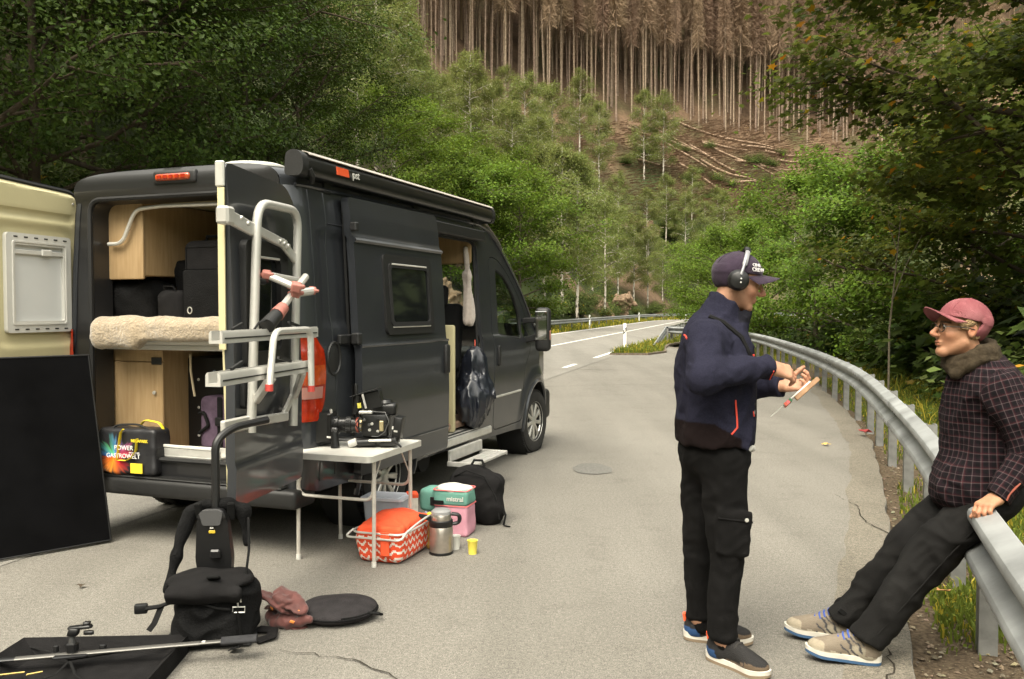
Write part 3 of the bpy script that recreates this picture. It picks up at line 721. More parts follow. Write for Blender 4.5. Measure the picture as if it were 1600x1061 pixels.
def broadleaf(seed, H, crown0, rad, n_limbs, n_leaves, leaf, trunk_r, shape='oval', clump=.45, flat=.5, yellow=0.0, lean=(0, 0), up=.35, sub=6, tone=(.6, 1.35), droop=0.0, topbias=1.0):
    """returns (wood MB, leaf mesh): trunk, limbs, twigs; leaves in clumps round the twigs"""
    rg = np.random.RandomState(seed); wood = MB(); tp = [np.array((0, 0, -.6))]
    nt_ = 9
    for i in range(1, nt_ + 1):
        t = i / nt_; tp.append(np.array((lean[0] * t + rg.normal(0, .02) * H * .1, lean[1] * t + rg.normal(0, .02) * H * .1, H * .94 * t)))
    wood.tube(tp, [trunk_r * (1.15 if i == 0 else (1 - .85 * i / nt_)) for i in range(nt_ + 1)], 9)
    tips = []
    for i in range(n_limbs):
        t = crown0 + (1 - crown0) * ((i + rg.rand() * .8) / n_limbs) ** topbias * .97; z = H * .94 * t; k = min(nt_ - 1, int(t * nt_)); fr = t * nt_ - k; p = tp[k] * (1 - fr) + tp[k + 1] * fr
        a = i * 2.4 + rg.uniform(-.5, .5); q = (t - crown0) / (1 - crown0); Rr = rad * (.45 + .75 * math.sin(math.pi * min(1, .22 + q * .78)) ** .8) * rg.uniform(.75, 1.15) * (1.0 if q < .85 else .7)
        P, d = limb_path(p, (math.cos(a), math.sin(a), .35 + .5 * q), Rr, 6, rg, -.02 - droop * .05)
        r0 = trunk_r * (1 - .8 * t) * .5; wood.tube(P, [r0 * (1 - .85 * j / 6) + .006 for j in range(7)], 6)
        for j in range(sub):
            u = .35 + .65 * (j + rg.rand()) / sub; kk_ = min(5, int(u * 6)); b = P[kk_] * (1 - (u * 6 - kk_)) + P[kk_ + 1] * (u * 6 - kk_) if kk_ < 6 else P[6]
            aa = a + rg.uniform(-1.3, 1.3); Q, _ = limb_path(b, (math.cos(aa), math.sin(aa), rg.uniform(-.1, .6) - droop), Rr * rg.uniform(.22, .42), 4, rg, -.02 - droop * .12)
            wood.tube(Q, [r0 * .35 + .004, r0 * .28 + .003, .012, .008, .004], 4, caps=False); tips += Q[1:]
        tips += P[3:]
    tips = np.array(tips); idx = rg.randint(0, len(tips), n_leaves); per = rg.rand(len(tips)) ** 2.2 + .05; pr = per / per.sum(); idx = rg.choice(len(tips), n_leaves, p=pr)
    off = rg.normal(0, 1, (n_leaves, 3)) * clump * np.array([1, 1, flat]); pos = tips[idx] + off
    ce = np.array([lean[0] * .7, lean[1] * .7, H * (crown0 + 1) / 2]); ow = (pos - ce) / np.linalg.norm(pos - ce, axis=1)[:, None]
    return wood, leaves_mesh('crown', pos, leaf, rg, shape, up, tone, yellow, droop=droop, outward=ow)
def plant_tree(name, meshes, loc, rz, sc, label, group=None, mw=None, ml=None, cat='tree'):
    z = float(ground_z(loc[0], loc[1])[0]) if len(loc) == 2 else loc[2]
    t = empty(name, (loc[0], loc[1], z), rz, label, cat, group); t.scale = (sc, sc, sc) if not isinstance(sc, tuple) else sc
    w = link_mesh('trunk', meshes[0], mw, t); c = link_mesh('crown', meshes[1], ml, t); return t
M_bark = mat('bark_dark', (.055, .043, .03), rough=.95, var=.4, vscale=5, bump=1, bscale=14, spec=.1)
M_bark2 = mat('bark_grey', (.12, .10, .075), rough=.95, var=.35, vscale=5, bump=1, bscale=14, spec=.1)
def birch_bark():
    m = mat('bark_birch', (.46, .42, .36), rough=.8, spec=.2); nt = m.node_tree; N = nt.nodes; L = nt.links
    tc = N.new('ShaderNodeTexCoord'); mp = N.new('ShaderNodeMapping'); mp.inputs['Scale'].default_value = (3, 3, 1.2); nz = N.new('ShaderNodeTexNoise'); nz.inputs['Scale'].default_value = 1.6; nz.inputs['Detail'].default_value = 6
    cr = N.new('ShaderNodeValToRGB'); cr.color_ramp.elements[0].position = .40; cr.color_ramp.elements[0].color = (.05, .04, .03, 1); cr.color_ramp.elements[1].position = .52; cr.color_ramp.elements[1].color = (.50, .45, .38, 1)
    L.new(tc.outputs['Object'], mp.inputs['Vector']); L.new(mp.outputs['Vector'], nz.inputs['Vector']); L.new(nz.outputs['Fac'], cr.inputs['Fac']); L.new(cr.outputs['Color'], N['Principled BSDF'].inputs['Base Color']); return m
M_birch = birch_bark()
L_shaded = leaf_mat('leaf_shaded', (.040, .066, .011), .30)  # canopy shade of the left wood is put into this darker leaf colour
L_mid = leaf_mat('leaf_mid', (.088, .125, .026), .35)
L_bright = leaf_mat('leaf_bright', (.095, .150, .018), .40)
L_yel = leaf_mat('leaf_yellowgreen', (.20, .175, .030), .40)
L_birch = leaf_mat('leaf_birch', (.150, .176, .050), .40)
L_maple = leaf_mat('leaf_maple', (.080, .106, .019), .42)
L_bush = leaf_mat('leaf_bush', (.085, .115, .030), .30)
def mk(seed, *a, **k):
    w, l = broadleaf(seed, *a, **k); me = w.mesh('trunk', True, 60); return me, l
# --- big dark trees on the bank behind the van
DK = [mk(101, 13, .10, 4.6, 28, 52000, .115, .20, clump=.38, flat=.5, sub=8), mk(102, 12, .14, 4.2, 26, 46000, .11, .17, clump=.38, flat=.45, sub=8)]
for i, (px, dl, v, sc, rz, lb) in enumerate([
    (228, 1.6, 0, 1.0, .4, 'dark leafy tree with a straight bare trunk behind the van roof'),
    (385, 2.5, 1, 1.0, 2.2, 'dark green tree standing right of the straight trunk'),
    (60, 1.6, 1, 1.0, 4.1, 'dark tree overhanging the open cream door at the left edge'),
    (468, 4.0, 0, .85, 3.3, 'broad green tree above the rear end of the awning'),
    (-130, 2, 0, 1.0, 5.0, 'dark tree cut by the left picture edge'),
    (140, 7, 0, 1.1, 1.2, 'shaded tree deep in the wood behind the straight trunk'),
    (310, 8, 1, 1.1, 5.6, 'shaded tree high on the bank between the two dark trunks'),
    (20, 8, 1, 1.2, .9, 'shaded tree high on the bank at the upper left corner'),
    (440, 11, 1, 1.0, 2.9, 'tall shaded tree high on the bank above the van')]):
    y = bank(px, dl); plant_tree('broadleaf_tree', DK[v], (at(px, y), y), rz, sc, lb, None, M_bark, L_shaded)
# --- right side: maple hanging in from the right, lighter trees along the guardrail
MAP = mk(131, 11.5, .22, 4.4, 24, 42000, .135, .22, shape='maple', clump=.40, flat=.35, yellow=.03, sub=8, up=.8, droop=.15)
plant_tree('maple_tree', MAP, (9.2, 13.4), .7, 1.0, 'large dark maple with yellowing leaves overhanging at the right', None, M_bark, L_maple)
MAP2 = mk(132, 9.0, .12, 4.0, 22, 24000, .14, .16, shape='maple', clump=.42, flat=.4, yellow=.03, sub=7, up=.7)
plant_tree('maple_tree', MAP2, (11.6, 18.5), 2.1, .95, 'maple in shade behind the large overhanging one', None, M_bark, L_maple)
plant_tree('maple_tree', MAP2, (13.5, 15.5), 4.1, 1.15, 'dark maple at the right picture edge behind the plaid shirt', None, M_bark, L_maple)
BRT = [mk(141, 9, .06, 3.6, 24, 22000, .17, .13, clump=.42, flat=.5, sub=7), mk(142, 8, .05, 3.2, 22, 18000, .16, .12, clump=.4, flat=.5, sub=7)]
for px, y, v, sc, rz, lb in [
    (1275, 30, 0, .72, .2, 'bright green tree behind the capped heads, right of centre'),
    (1190, 38, 1, .70, 1.9, 'bright green tree left of the brightest one by the guardrail'),
    (1125, 48, 0, .66, 3.0, 'green tree above the far end of the curving guardrail'),
    (1370, 26, 1, .78, 4.0, 'green tree between the bright tree and the maple')]:
    plant_tree('broadleaf_tree', BRT[v], (at(px, y), y), rz, sc, lb, None, M_bark2, L_bright)
for px, y, v, sc, rz, lb in [
    (1095, 62, 1, .78, .8, 'yellow-green tree beside the road bend behind the standing man'),
    (1520, 24, 0, .8, 2.0, 'shaded green tree behind the maple branches'),
    (1560, 26, 1, 1.1, 5.2, 'shaded green tree at the far right behind the maple'),
    (1160, 75, 0, .85, 4.4, 'distant green tree over the standing man, by the bend')]:
    plant_tree('broadleaf_tree', BRT[v], (at(px, y), y), rz, sc, lb, None, M_bark2, L_mid if px != 1095 else L_yel)
# --- yellowish tree beside the road and other leafy trees on the left slope
for px, dl, v, sc, rz, m_, lb in [
    (812, 2.5, 0, 1.12, 1.0, L_yel, 'yellow-green tree beside the road above the van windscreen'),
    (752, 4, 1, 1.15, 2.0, L_mid, 'green leafy tree left of the yellow-green one'), (705, 6, 0, 1.0, .5, L_mid, 'leafy tree on the slope above the awning front'),
    (665, 9, 1, 1.15, 3.5, L_mid, 'leafy tree on the slope above the awning middle'), (775, 9, 0, 1.1, 4.4, L_mid, 'leafy tree on the slope behind the yellow-green tree'),
    (600, 8, 0, 1.0, 5.5, L_mid, 'leafy tree at the right flank of the dark wood')]:
    y = bank(px, dl); sc = min(sc, ((485 - float(np.interp(px, [560, 640, 700, 760, 820], [20, 90, 150, 200, 225]))) / 1363 * y + 1.56 - float(ground_z(at(px, y), y)[0])) / 9); plant_tree('broadleaf_tree', BRT[v], (at(px, y), y), rz, sc, lb, None, M_bark2, m_)
# --- birches
BI = [mk(151 + i, 15, .22, 2.3, 34, 15000, .17, .15, shape='tri', clump=.30, flat=1.0, sub=5, up=.1, droop=.55, topbias=.9, tone=(.78, 1.2)) for i in range(3)]
rg_ = np.random.RandomState(12)
BIRCH = [(902, 1.8, 1.0), (945, 2.0, .9), (878, 3, 1.0), (850, 5, 1.0), (925, 6, 1.0), (965, 5, .85), (990, 4, .8), (1012, 3, .75), (840, 10, 1.05), (800, 12, 1.05), (870, 9, 1.0), (905, 12, 1.0), (770, 15, 1.1), (735, 14, 1.1), (715, 18, 1.05),
         (755, 22, 1.0), (820, 18, 1.0), (690, 15, 1.1), (660, 13, 1.1), (640, 18, 1.05), (615, 14, 1.05), (590, 13, 1.05), (630, 26, 1.05), (672, 26, 1.0), (560, 13, 1.0),
         (728, 30, .95), (790, 31, .95), (845, 30, .95), (905, 30, 1.0), (935, 22, .85), (1005, 27, .85), (1035, 26, .9), (862, 20, .95), (700, 28, 1.0), (1035, 4, .6), (1062, 4, .6), (1090, 4, .6), (965, 12, .75), (1010, 9, .8), (1040, 12, .8), (1070, 9, .75), (1100, 8, .75), (1130, 8, .8), (1165, 10, .8), (1200, 10, .8), (1120, 14, .7), (1080, 15, .7), (1240, 12, .8)]
TOPX = [560, 620, 645, 675, 700, 735, 765, 800, 830, 850, 910, 940, 965, 1005, 1035, 1062, 1100, 1250]; TOPY = [-80, -40, 40, 110, 110, 72, 120, 74, 130, 115, 100, 130, 175, 95, 85, 165, 280, 320]
for i, (px, dl, sc) in enumerate(BIRCH):
    y = bank(px, dl); sc = min(sc * (1.3 if dl > 17 else 1.0), ((485 - float(np.interp(px, TOPX, TOPY))) / 1363 * y + 1.56 - float(ground_z(at(px, y), y)[0])) / 15.5); sc = max(sc, .45); ab = 'white-trunked birch beside the road nearest the van' if i == 0 else ('second birch trunk right of the nearest one by the rock' if i == 1 else 'slender green birch on the left hillside below the dead spruces')
    plant_tree('birch_tree', BI[i % 3], (at(px, y), y), rg_.uniform(0, 6.28), sc * rg_.uniform(.94, 1.04), ab, None if i < 2 else 'birches on the hillside', M_birch, L_birch)
# --- shrubs
def bushes_proto(seed, rad, H, n, leaf, shape='oval', yellow=0.0):
    rg = np.random.RandomState(seed); wood = MB(); tips = []
    for i in range(14):
        a = rg.uniform(0, 6.28); P, d = limb_path((rg.normal(0, .15), rg.normal(0, .15), -.3), (math.cos(a) * .8, math.sin(a) * .8, rg.uniform(.5, 1.6)), H * rg.uniform(.7, 1.15), 6, rg, -.03); wood.tube(P, [.03, .024, .02, .016, .012, .008, .004], 4, caps=False); tips += P[1:]
    tips = np.array(tips); idx = rg.randint(0, len(tips), n); pos = tips[idx] + rg.normal(0, 1, (n, 3)) * rad * .22 * np.array([1, 1, .7]); pos[:, 2] = np.abs(pos[:, 2])
    ow = pos / (np.linalg.norm(pos, axis=1)[:, None] + .1)
    return wood.mesh('stems', True, 60), leaves_mesh('foliage', pos, leaf, rg, shape, .5, (.6, 1.4), yellow, outward=ow)
BU = [bushes_proto(161, 1.5, 1.7, 5200, .13), bushes_proto(162, 1.3, 1.5, 4200, .12, yellow=.03), bushes_proto(163, 1.4, 1.9, 4200, .17, 'maple', .02)]
def shrub(px, y, v, sc, label, group=None, x=None, m=None):
    X = at(px, y) if x is None else x; z = float(ground_z(X, y)[0])
    t = empty('shrub', (X, y, z), rg_.uniform(0, 6.28), label, 'shrub', group); t.scale = (sc, sc, sc)
    link_mesh('stems', BU[v][0], M_bark2, t); link_mesh('foliage', BU[v][1], m or L_bush, t)
rs = np.random.RandomState(31)
for i in range(30):                                   # along the far roadside, at the foot of the bank
    y = 34 + i * 3.3; k = int(np.abs(ROAD[:, 1] - y)[:150].argmin()); p = ROAD[k] - RN[k] * (6.8 + rs.rand() * 3.2)
    shrub(0, p[1], i % 2, rs.uniform(.75, 1.35), 'round green shrub behind the far guardrail at the hill foot', 'shrubs along the far roadside', p[0])
for i in range(34):                                   # on the clear-cut and between birches
    px = rs.uniform(880, 1290); y = hill_y(px, rs.uniform(235, 400)); shrub(px, y, i % 2, rs.uniform(.8, 1.6), 'small green shrub on the brown clear-cut', 'shrubs on the clear-cut')
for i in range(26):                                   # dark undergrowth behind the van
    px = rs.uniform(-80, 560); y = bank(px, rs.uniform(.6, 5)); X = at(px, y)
    shrub(0, y, i % 3, rs.uniform(.9, 1.5), 'dark undergrowth shrub on the shaded bank behind the van', 'undergrowth behind the van', X, L_shaded)
for i in range(46):                                   # hedge of saplings behind the curving guardrail
    y = 7.0 + 30 * (i / 46) ** 1.2; x = np.interp(y, [p[1] for p in RAIL], [p[0] for p in RAIL]) + rs.uniform(3.0, 6.0) + (0.6 if y < 10 else 0); shrub(0, y, (2, 0, 2, 1)[i % 4], rs.uniform(.8, 1.35), 'leafy shrub in the dark hedge behind the curving guardrail', 'hedge behind the guardrail', x, L_maple if i % 3 else L_bush)
for i in range(16):
    y = 9 + 20 * (i / 16); x = np.interp(y, [p[1] for p in RAIL], [p[0] for p in RAIL]) + rs.uniform(5.5, 8.5); shrub(0, y, (2, 0)[i % 2], rs.uniform(1.7, 2.3), 'tall shrub in the back row of the hedge under the maple', 'tall shrubs under the maple', x, L_maple)
# --- pale forked sapling in front of the hedge
sx_, sy_ = 6.75, 15.6; sz_ = float(ground_z(sx_, sy_)[0]); sp_ = MB(); sp_.tube([(0, 0, -.3), (.02, .05, 1.2), (.10, 0, 2.3), (.20, .05, 3.3)], [.022, .018, .013, .006], 7); sp_.tube([(.06, .02, 1.75), (.30, 0, 2.4), (.58, .05, 2.9)], [.012, .009, .005], 6); sp_.tube([(.14, .02, 2.6), (-.05, 0, 3.1)], [.012, .006], 5)
so_ = sp_.build('sapling', mat('sapling_bark', (.13, .108, .072), rough=.9, var=.2, vscale=8)); so_.location = (sx_, sy_, sz_); tag(so_, 'thin pale forked sapling stem in front of the dark hedge', 'sapling')
# --- dead spruces
M_dtrunk = mat('dead_spruce_bark', (.225, .168, .125), rough=.95, var=.3, vscale=2.5, objrand=.18, spec=.1)
M_dtwig = mat('dead_spruce_twigs', (.235, .163, .110), rough=.95, vtone=True, objrand=.2, spec=.1)
def spruce(seed, H=37):
    rg = np.random.RandomState(seed); w = MB(); w.tube([(0, 0, -1), (rg.normal(0, .1), rg.normal(0, .1), H * .4), (rg.normal(0, .15), 0, H * .75), (0, 0, H)], [.17, .135, .08, .03], 7)
    n = 5200; t = rg.rand(n) ** .75; z = H * (.46 + .53 * t); rad = (1 - t) ** .75 * 2.2 + .25; n2 = 1500
    z = np.r_[z, (.06 + .44 * rg.rand(n2) ** .8) * H]; rad = np.r_[rad * rg.uniform(.6, 1.1, n), rg.uniform(.3, 1.5, n2) * np.clip((z[n:] / H - .05) * 2, .2, 1)]; N_ = n + n2
    a = rg.uniform(0, 6.28, N_); r0 = np.r_[rad[:n] * rg.uniform(.0, .65, n), np.zeros(n2)]; d = np.c_[np.cos(a), np.sin(a)]
    wd = np.r_[rg.uniform(.015, .045, n), rg.uniform(.007, .018, n2)]; dr = np.r_[rg.normal(.15, .55, n), rg.uniform(-.1, .35, n2)]
    p = np.c_[d * r0[:, None], z]; e = np.c_[d * rad[:, None], z - dr * (rad - r0) - .1]; a2 = a + rg.normal(0, .5, N_); e[:, :2] += np.c_[np.cos(a2), np.sin(a2)] * (.35 * rad)[:, None] - d * (.35 * rad)[:, None]; b = a + rg.uniform(-2, 2, N_); u = np.c_[-np.sin(b), np.cos(b), rg.normal(0, .5, N_)] * wd[:, None]
    V = np.stack([p - u, e - u * .4, e + u * .4, p + u], 1).reshape(-1, 3); tone = (rg.uniform(.55, 1.5, N_)[:, None] * np.ones(3)).repeat(4, 0)
    return w.mesh('trunk', True, 60), np_mesh('crown', V, np.arange(4 * N_).reshape(N_, 4), False, col=tone)
SP = [spruce(171 + i) for i in range(4)]
rs = np.random.RandomState(77); cand = []
yv = 0
FRONT_PX = [560, 655, 760, 870, 980, 1076, 1122, 1190, 1264, 1340, 1480]; FRONT_Y = [hill_y(a, b) for a, b in zip(FRONT_PX, [95, 110, 150, 178, 195, 202, 218, 226, 237, 246, 265])]; print('front', FRONT_Y)
for row in range(14):
    px = 600.0
    while px < 1400:
        y = np.interp(px, FRONT_PX, FRONT_Y) + row * 3.6 + rs.uniform(-1.6, 1.6) + (abs(rs.normal(0, 2.5)) if row == 0 else 0)
        cand.append((px + rs.uniform(-8, 8), y, row)); px += (rs.uniform(8, 26) if row < 4 else rs.uniform(18, 40)) * 150 / y
cand.sort(key=lambda c: c[2]); print('dead spruces', len(cand))
for i, (px, y, row) in enumerate(cand[:300]):
    q_s = rs.uniform(.84, 1.12); q_w = q_s * rs.uniform(.65, 1.25); td = plant_tree('dead_spruce', SP[i % 4], (at(px, y), y), rs.uniform(0, 6.28), (q_w, q_w, q_s), 'dead brown spruce with a tall bare trunk on the upper hillside', 'dead spruces on the upper hillside', M_dtrunk, M_dtwig); td.rotation_euler = (rs.normal(0, .012), rs.normal(0, .012), td.rotation_euler.z)
# the rest of the dead wood farther up reads as one mass
def far_wood():
    w, c = SP[0], SP[1]; vs = []; fs = []; cs = []; off = 0; me = SP[1][1]; nV = len(me.vertices); V0 = np.zeros(nV * 3, np.float32); me.vertices.foreach_get('co', V0); V0 = V0.reshape(-1, 4, 3)[:5200:5].reshape(-1, 3) ; n = len(V0) // 4
    V0 = V0.reshape(n, 4, 3); ctr = V0.mean(1, keepdims=True); V0 = ctr + (V0 - ctr) * np.array([1.6, 1.6, 1.3])
    V0 = V0.reshape(-1, 3); rg = np.random.RandomState(5); out = []
    for i in range(640):
        px = rg.uniform(560, 1760); y = rg.uniform(np.interp(px, FRONT_PX, FRONT_Y) + 15, np.interp(px, FRONT_PX, FRONT_Y) + 80); x = at(px, y); z = float(ground_z(x, y)[0]); a = rg.uniform(0, 6.28); s = rg.uniform(.85, 1.1)
        q = V0 * s; out.append(np.c_[q[:, 0] * math.cos(a) - q[:, 1] * math.sin(a) + x, q[:, 0] * math.sin(a) + q[:, 1] * math.cos(a) + y, q[:, 2] + z])
    for q in range(len(out)):        # a slim trunk under every crown of the mass
        cx_, cy_ = out[q][:, 0].mean(), out[q][:, 1].mean(); zb_ = float(ground_z(cx_, cy_)[0]); r_ = .17
        for a0 in (0, 2.1, 4.2): out.append(np.array([(cx_ + r_ * math.cos(a0), cy_ + r_ * math.sin(a0), zb_ - 1), (cx_ + r_ * math.cos(a0 + 2.1), cy_ + r_ * math.sin(a0 + 2.1), zb_ - 1), (cx_ + .05 * math.cos(a0 + 2.1), cy_ + .05 * math.sin(a0 + 2.1), zb_ + 32), (cx_ + .05 * math.cos(a0), cy_ + .05 * math.sin(a0), zb_ + 32)]))
    V = np.concatenate(out); N_ = len(V) // 4; tone = (rg.uniform(.55, 1.4, N_)[:, None] * np.ones(3)).repeat(4, 0)
    return np_mesh('dead_wood', V, np.arange(4 * N_).reshape(N_, 4), False, col=tone)
tag(link_mesh('dead_wood', far_wood(), M_dtwig), 'mass of dead brown spruce crowns filling the top of the hill', 'forest', kind='stuff')
# ================================================================== CAMPER VAN  (local x = right, y = forward, z up; origin under the rear axle)
VO = Vector((-1.85, 6.75, 0)); VYAW = R(20.4)
def vw(w, l, z=0.0): return VO + Vector((math.cos(VYAW) * w + math.sin(VYAW) * l, -math.sin(VYAW) * w + math.cos(VYAW) * l, z))
van = empty('camper_van', VO, -VYAW, 'dark grey high-roof camper van with its side and rear doors open', 'van')
def paint_mat():
    m = mat('van_paint', (.033, .036, .042), rough=.34, metal=.4, coat=.8, var=.10, vscale=3, spec=.5); nt = m.node_tree; N = nt.nodes; L = nt.links; b = N['Principled BSDF']
    tc = N.new('ShaderNodeTexCoord'); n1 = N.new('ShaderNodeTexNoise'); n1.inputs['Scale'].default_value = 2.2; n1.inputs['Detail'].default_value = 8; L.new(tc.outputs['Object'], n1.inputs['Vector'])
    mr = N.new('ShaderNodeMapRange'); mr.inputs['To Min'].default_value = .34; mr.inputs['To Max'].default_value = .52; L.new(n1.outputs['Fac'], mr.inputs['Value']); L.new(mr.outputs['Result'], b.inputs['Roughness'])
    b.inputs['Coat Roughness'].default_value = .09; b.inputs['Coat Weight'].default_value = .7
    n2 = N.new('ShaderNodeTexNoise'); n2.inputs['Scale'].default_value = 1.1; L.new(tc.outputs['Object'], n2.inputs['Vector'])
    bp = N.new('ShaderNodeBump'); bp.inputs['Strength'].default_value = .06; bp.inputs['Distance'].default_value = .05; L.new(n2.outputs['Fac'], bp.inputs['Height']); L.new(bp.outputs['Normal'], b.inputs['Normal']); L.new(bp.outputs['Normal'], b.inputs['Coat Normal'])
    return m
M_paint_v = paint_mat()
M_blackp = mat('black_plastic', (.009, .009, .009), rough=.55, var=.2, vscale=20, bump=.08, bscale=120)
M_rubber = mat('rubber', (.006, .006, .006), rough=.8)
M_tyre = mat('tyre_rubber', (.018, .017, .016), rough=.85, var=.25, vscale=14, bump=.15, bscale=40)
M_cream = mat('cream_lining', (.50, .45, .265), rough=.45, var=.05, vscale=4, bump=.03, bscale=40)
M_white = mat('white_plastic', (.56, .55, .51), rough=.45, var=.04, vscale=6)
M_alu = mat('aluminium', (.62, .61, .57), rough=.38, metal=.55, var=.08, vscale=14)
M_silver = mat('wheel_silver', (.55, .54, .50), rough=.35, metal=.7, var=.12, vscale=10)
M_glassd = mat('dark_glass', (.008, .009, .010), rough=.05, spec=.6, coat=.3)
M_glass = glass_mat('clear_glass', (.78, .84, .78))
M_lampred = mat('tail_lamp_red', (.28, .018, .005), rough=.15, coat=.6, var=.25, vscale=22, spec=.6)
M_lampor = mat('tail_lamp_orange', (.36, .05, .008), rough=.15, coat=.6, var=.2, vscale=30)
M_lampcl = mat('lamp_clear', (.34, .16, .13), rough=.15, coat=.6)
M_step = mat('step_aluminium', (.46, .45, .42), rough=.5, metal=.3, var=.12, vscale=18)
def wood_mat(name, c0, c1):
    m = mat(name, c0, rough=.5, spec=.35); nt = m.node_tree; N = nt.nodes; L = nt.links; tc = N.new('ShaderNodeTexCoord'); mp = N.new('ShaderNodeMapping'); mp.inputs['Scale'].default_value = (14, 14, 1.3)
    nz = N.new('ShaderNodeTexNoise'); nz.inputs['Scale'].default_value = 3; nz.inputs['Detail'].default_value = 7; cr = N.new('ShaderNodeValToRGB'); cr.color_ramp.elements[0].position = .35; cr.color_ramp.elements[1].position = .65
    cr.color_ramp.elements[0].color = (*c0, 1); cr.color_ramp.elements[1].color = (*c1, 1); L.new(tc.outputs['Object'], mp.inputs['Vector']); L.new(mp.outputs['Vector'], nz.inputs['Vector']); L.new(nz.outputs['Fac'], cr.inputs['Fac']); L.new(cr.outputs['Color'], N['Principled BSDF'].inputs['Base Color']); return m
M_wood = wood_mat('oak_veneer', (.30, .20, .10), (.37, .255, .135))
# ---- body surface
_pz = [.26, .34, .45, .60, .90, 1.22, 1.30, 1.335, 1.40, 1.8, 2.2, 2.36]; _pw = [.95, .975, .99, 1.0, 1.008, 1.008, 1.004, .985, .980, .962, .930, .905]
_tl = [-1.06, -1.05, -1.03, -1.0, -.95, -.88, 3.0, 3.5, 3.8, 4.0, 4.15, 4.25, 4.33]; _tw = [-.085, -.058, -.036, -.018, -.005, 0, 0, -.015, -.06, -.13, -.22, -.33, -.5]
_zl = [-1.06, 2.0, 2.2, 2.45, 2.8, 3.1, 3.5, 3.8, 4.1, 4.25, 4.33]; _zz = [2.345, 2.36, 2.31, 2.15, 1.89, 1.63, 1.26, 1.13, .99, .86, .66]
_cl = [-1.06, 1.8, 2.2, 2.5, 2.9, 3.2, 3.55, 3.85, 4.15, 4.3, 4.36]; _cz = [2.50, 2.53, 2.51, 2.37, 2.02, 1.74, 1.37, 1.23, 1.08, .92, .7]
def sstep(x, a, b): t = np.clip((x - a) / (b - a), 0, 1); return t * t * (3 - 2 * t)
FH, RH = 3.40, 0.0                       # hubs
def bodyW(l, z):
    l = np.asarray(l, float); z = np.asarray(z, float)
    w = np.interp(z, _pz, _pw) + np.interp(l, _tl, _tw)
    rec = sstep(l, -.84, -.80) * (1 - sstep(l, .50, .54)) * sstep(z, 1.44, 1.48) * (1 - sstep(z, 2.04, 2.09)); w = w - .016 * rec
    for h in (FH, RH):
        d = np.hypot(l - h, z - .34); w = w + .022 * (1 - sstep(d, .50, .62)) * (z < 1.0)
    return w
def poly_sdf(P):
    P = np.asarray(P, float)
    def f(x, y):
        p = np.stack([x, y], -1)[..., None, :]; a = P; b = np.roll(P, -1, 0); e = b - a; v = p - a; t = np.clip((v * e).sum(-1) / (e * e).sum(-1), 0, 1); q = v - e * t[..., None]; d = np.sqrt((q * q).sum(-1)).min(-1)
        c1 = (p[..., 1] >= a[:, 1]); c2 = (p[..., 1] < b[:, 1]); c3 = (e[:, 0] * v[..., 1] > e[:, 1] * v[..., 0]); flip = (c1 & c2 & c3) | (~c1 & ~c2 & ~c3); ins = (flip.sum(-1) % 2) == 1
        return np.where(ins, -d, d)
    return f
def panel(keep, l0, l1, zfun0, zfun1, step, wfun, thick=.02, side=1, lines=()):
    """quads of a curved sheet in (l,z) kept where keep>0, cut edges snapped onto the outline, folded inwards by thick"""
    ls = np.unique(np.r_[np.linspace(l0, l1, int((l1 - l0) / step) + 1), np.array(lines)]) if len(lines) else np.linspace(l0, l1, int((l1 - l0) / step) + 1)
    nz = int(2.1 / step); tz = np.linspace(0, 1, nz + 1); Lg, Tg = np.meshgrid(ls, tz, indexing='ij'); Zg = zfun0(Lg) + (zfun1(Lg) - zfun0(Lg)) * Tg
    d = keep(Lg, Zg); e = 1e-3
    for _ in range(2):
        d = keep(Lg, Zg); gx = (keep(Lg + e, Zg) - d) / e; gz = (keep(Lg, Zg + e) - d) / e; mv = (d < 0) & (d > -step * 1.5); n = np.maximum(gx * gx + gz * gz, 1e-6)
        Lg = np.where(mv, Lg - d * gx / n, Lg); Zg = np.where(mv, Zg - d * gz / n, Zg)
    d0 = keep(*np.meshgrid(ls, tz, indexing='ij')) if False else None
    dd = keep(Lg, Zg); L0, T0 = np.meshgrid(ls, tz, indexing='ij'); Z0 = zfun0(L0) + (zfun1(L0) - zfun0(L0)) * T0; dorig = keep(L0, Z0)
    I = np.arange(Lg.size).reshape(Lg.shape); pos = dorig > 0
    q = pos[:-1, :-1] | pos[1:, :-1] | pos[1:, 1:] | pos[:-1, 1:]; ok = dd > -step * .2; q &= ok[:-1, :-1] & ok[1:, :-1] & ok[1:, 1:] & ok[:-1, 1:]
    F = np.stack([I[:-1, :-1][q], I[1:, :-1][q], I[1:, 1:][q], I[:-1, 1:][q]], 1); W = wfun(Lg, Zg) * side; V = np.stack([W.ravel(), Lg.ravel(), Zg.ravel()], 1)
    u, inv = np.unique(F, return_inverse=True); V = V[u]; F = inv.reshape(F.shape)
    if side < 0: F = F[:, ::-1]
    if thick:
        E = np.concatenate([F[:, [i, (i + 1) % 4]] for i in range(4)]); key = E[:, 0] * 10**7 + E[:, 1]; rk = E[:, 1] * 10**7 + E[:, 0]; bd = E[~np.isin(key, rk)]
        bv, binv = np.unique(bd, return_inverse=True); binv = binv.reshape(bd.shape); V2 = V[bv] - np.array([side * thick, 0, 0]); n0 = len(V)
        F = np.concatenate([F, np.stack([bd[:, 1], bd[:, 0], n0 + binv[:, 0], n0 + binv[:, 1]], 1)]); V = np.concatenate([V, V2])
    return np_mesh('panel', V, F, True, 35)
zbot = lambda l: np.interp(l, [-1.06, -.9, 2.6, 4.0, 4.33], [.44, .40, .33, .28, .34]); ztop = lambda l: np.interp(l, _zl, _zz)
D_OPEN = rrect(.60, 1.84, .47, 2.20, .10)
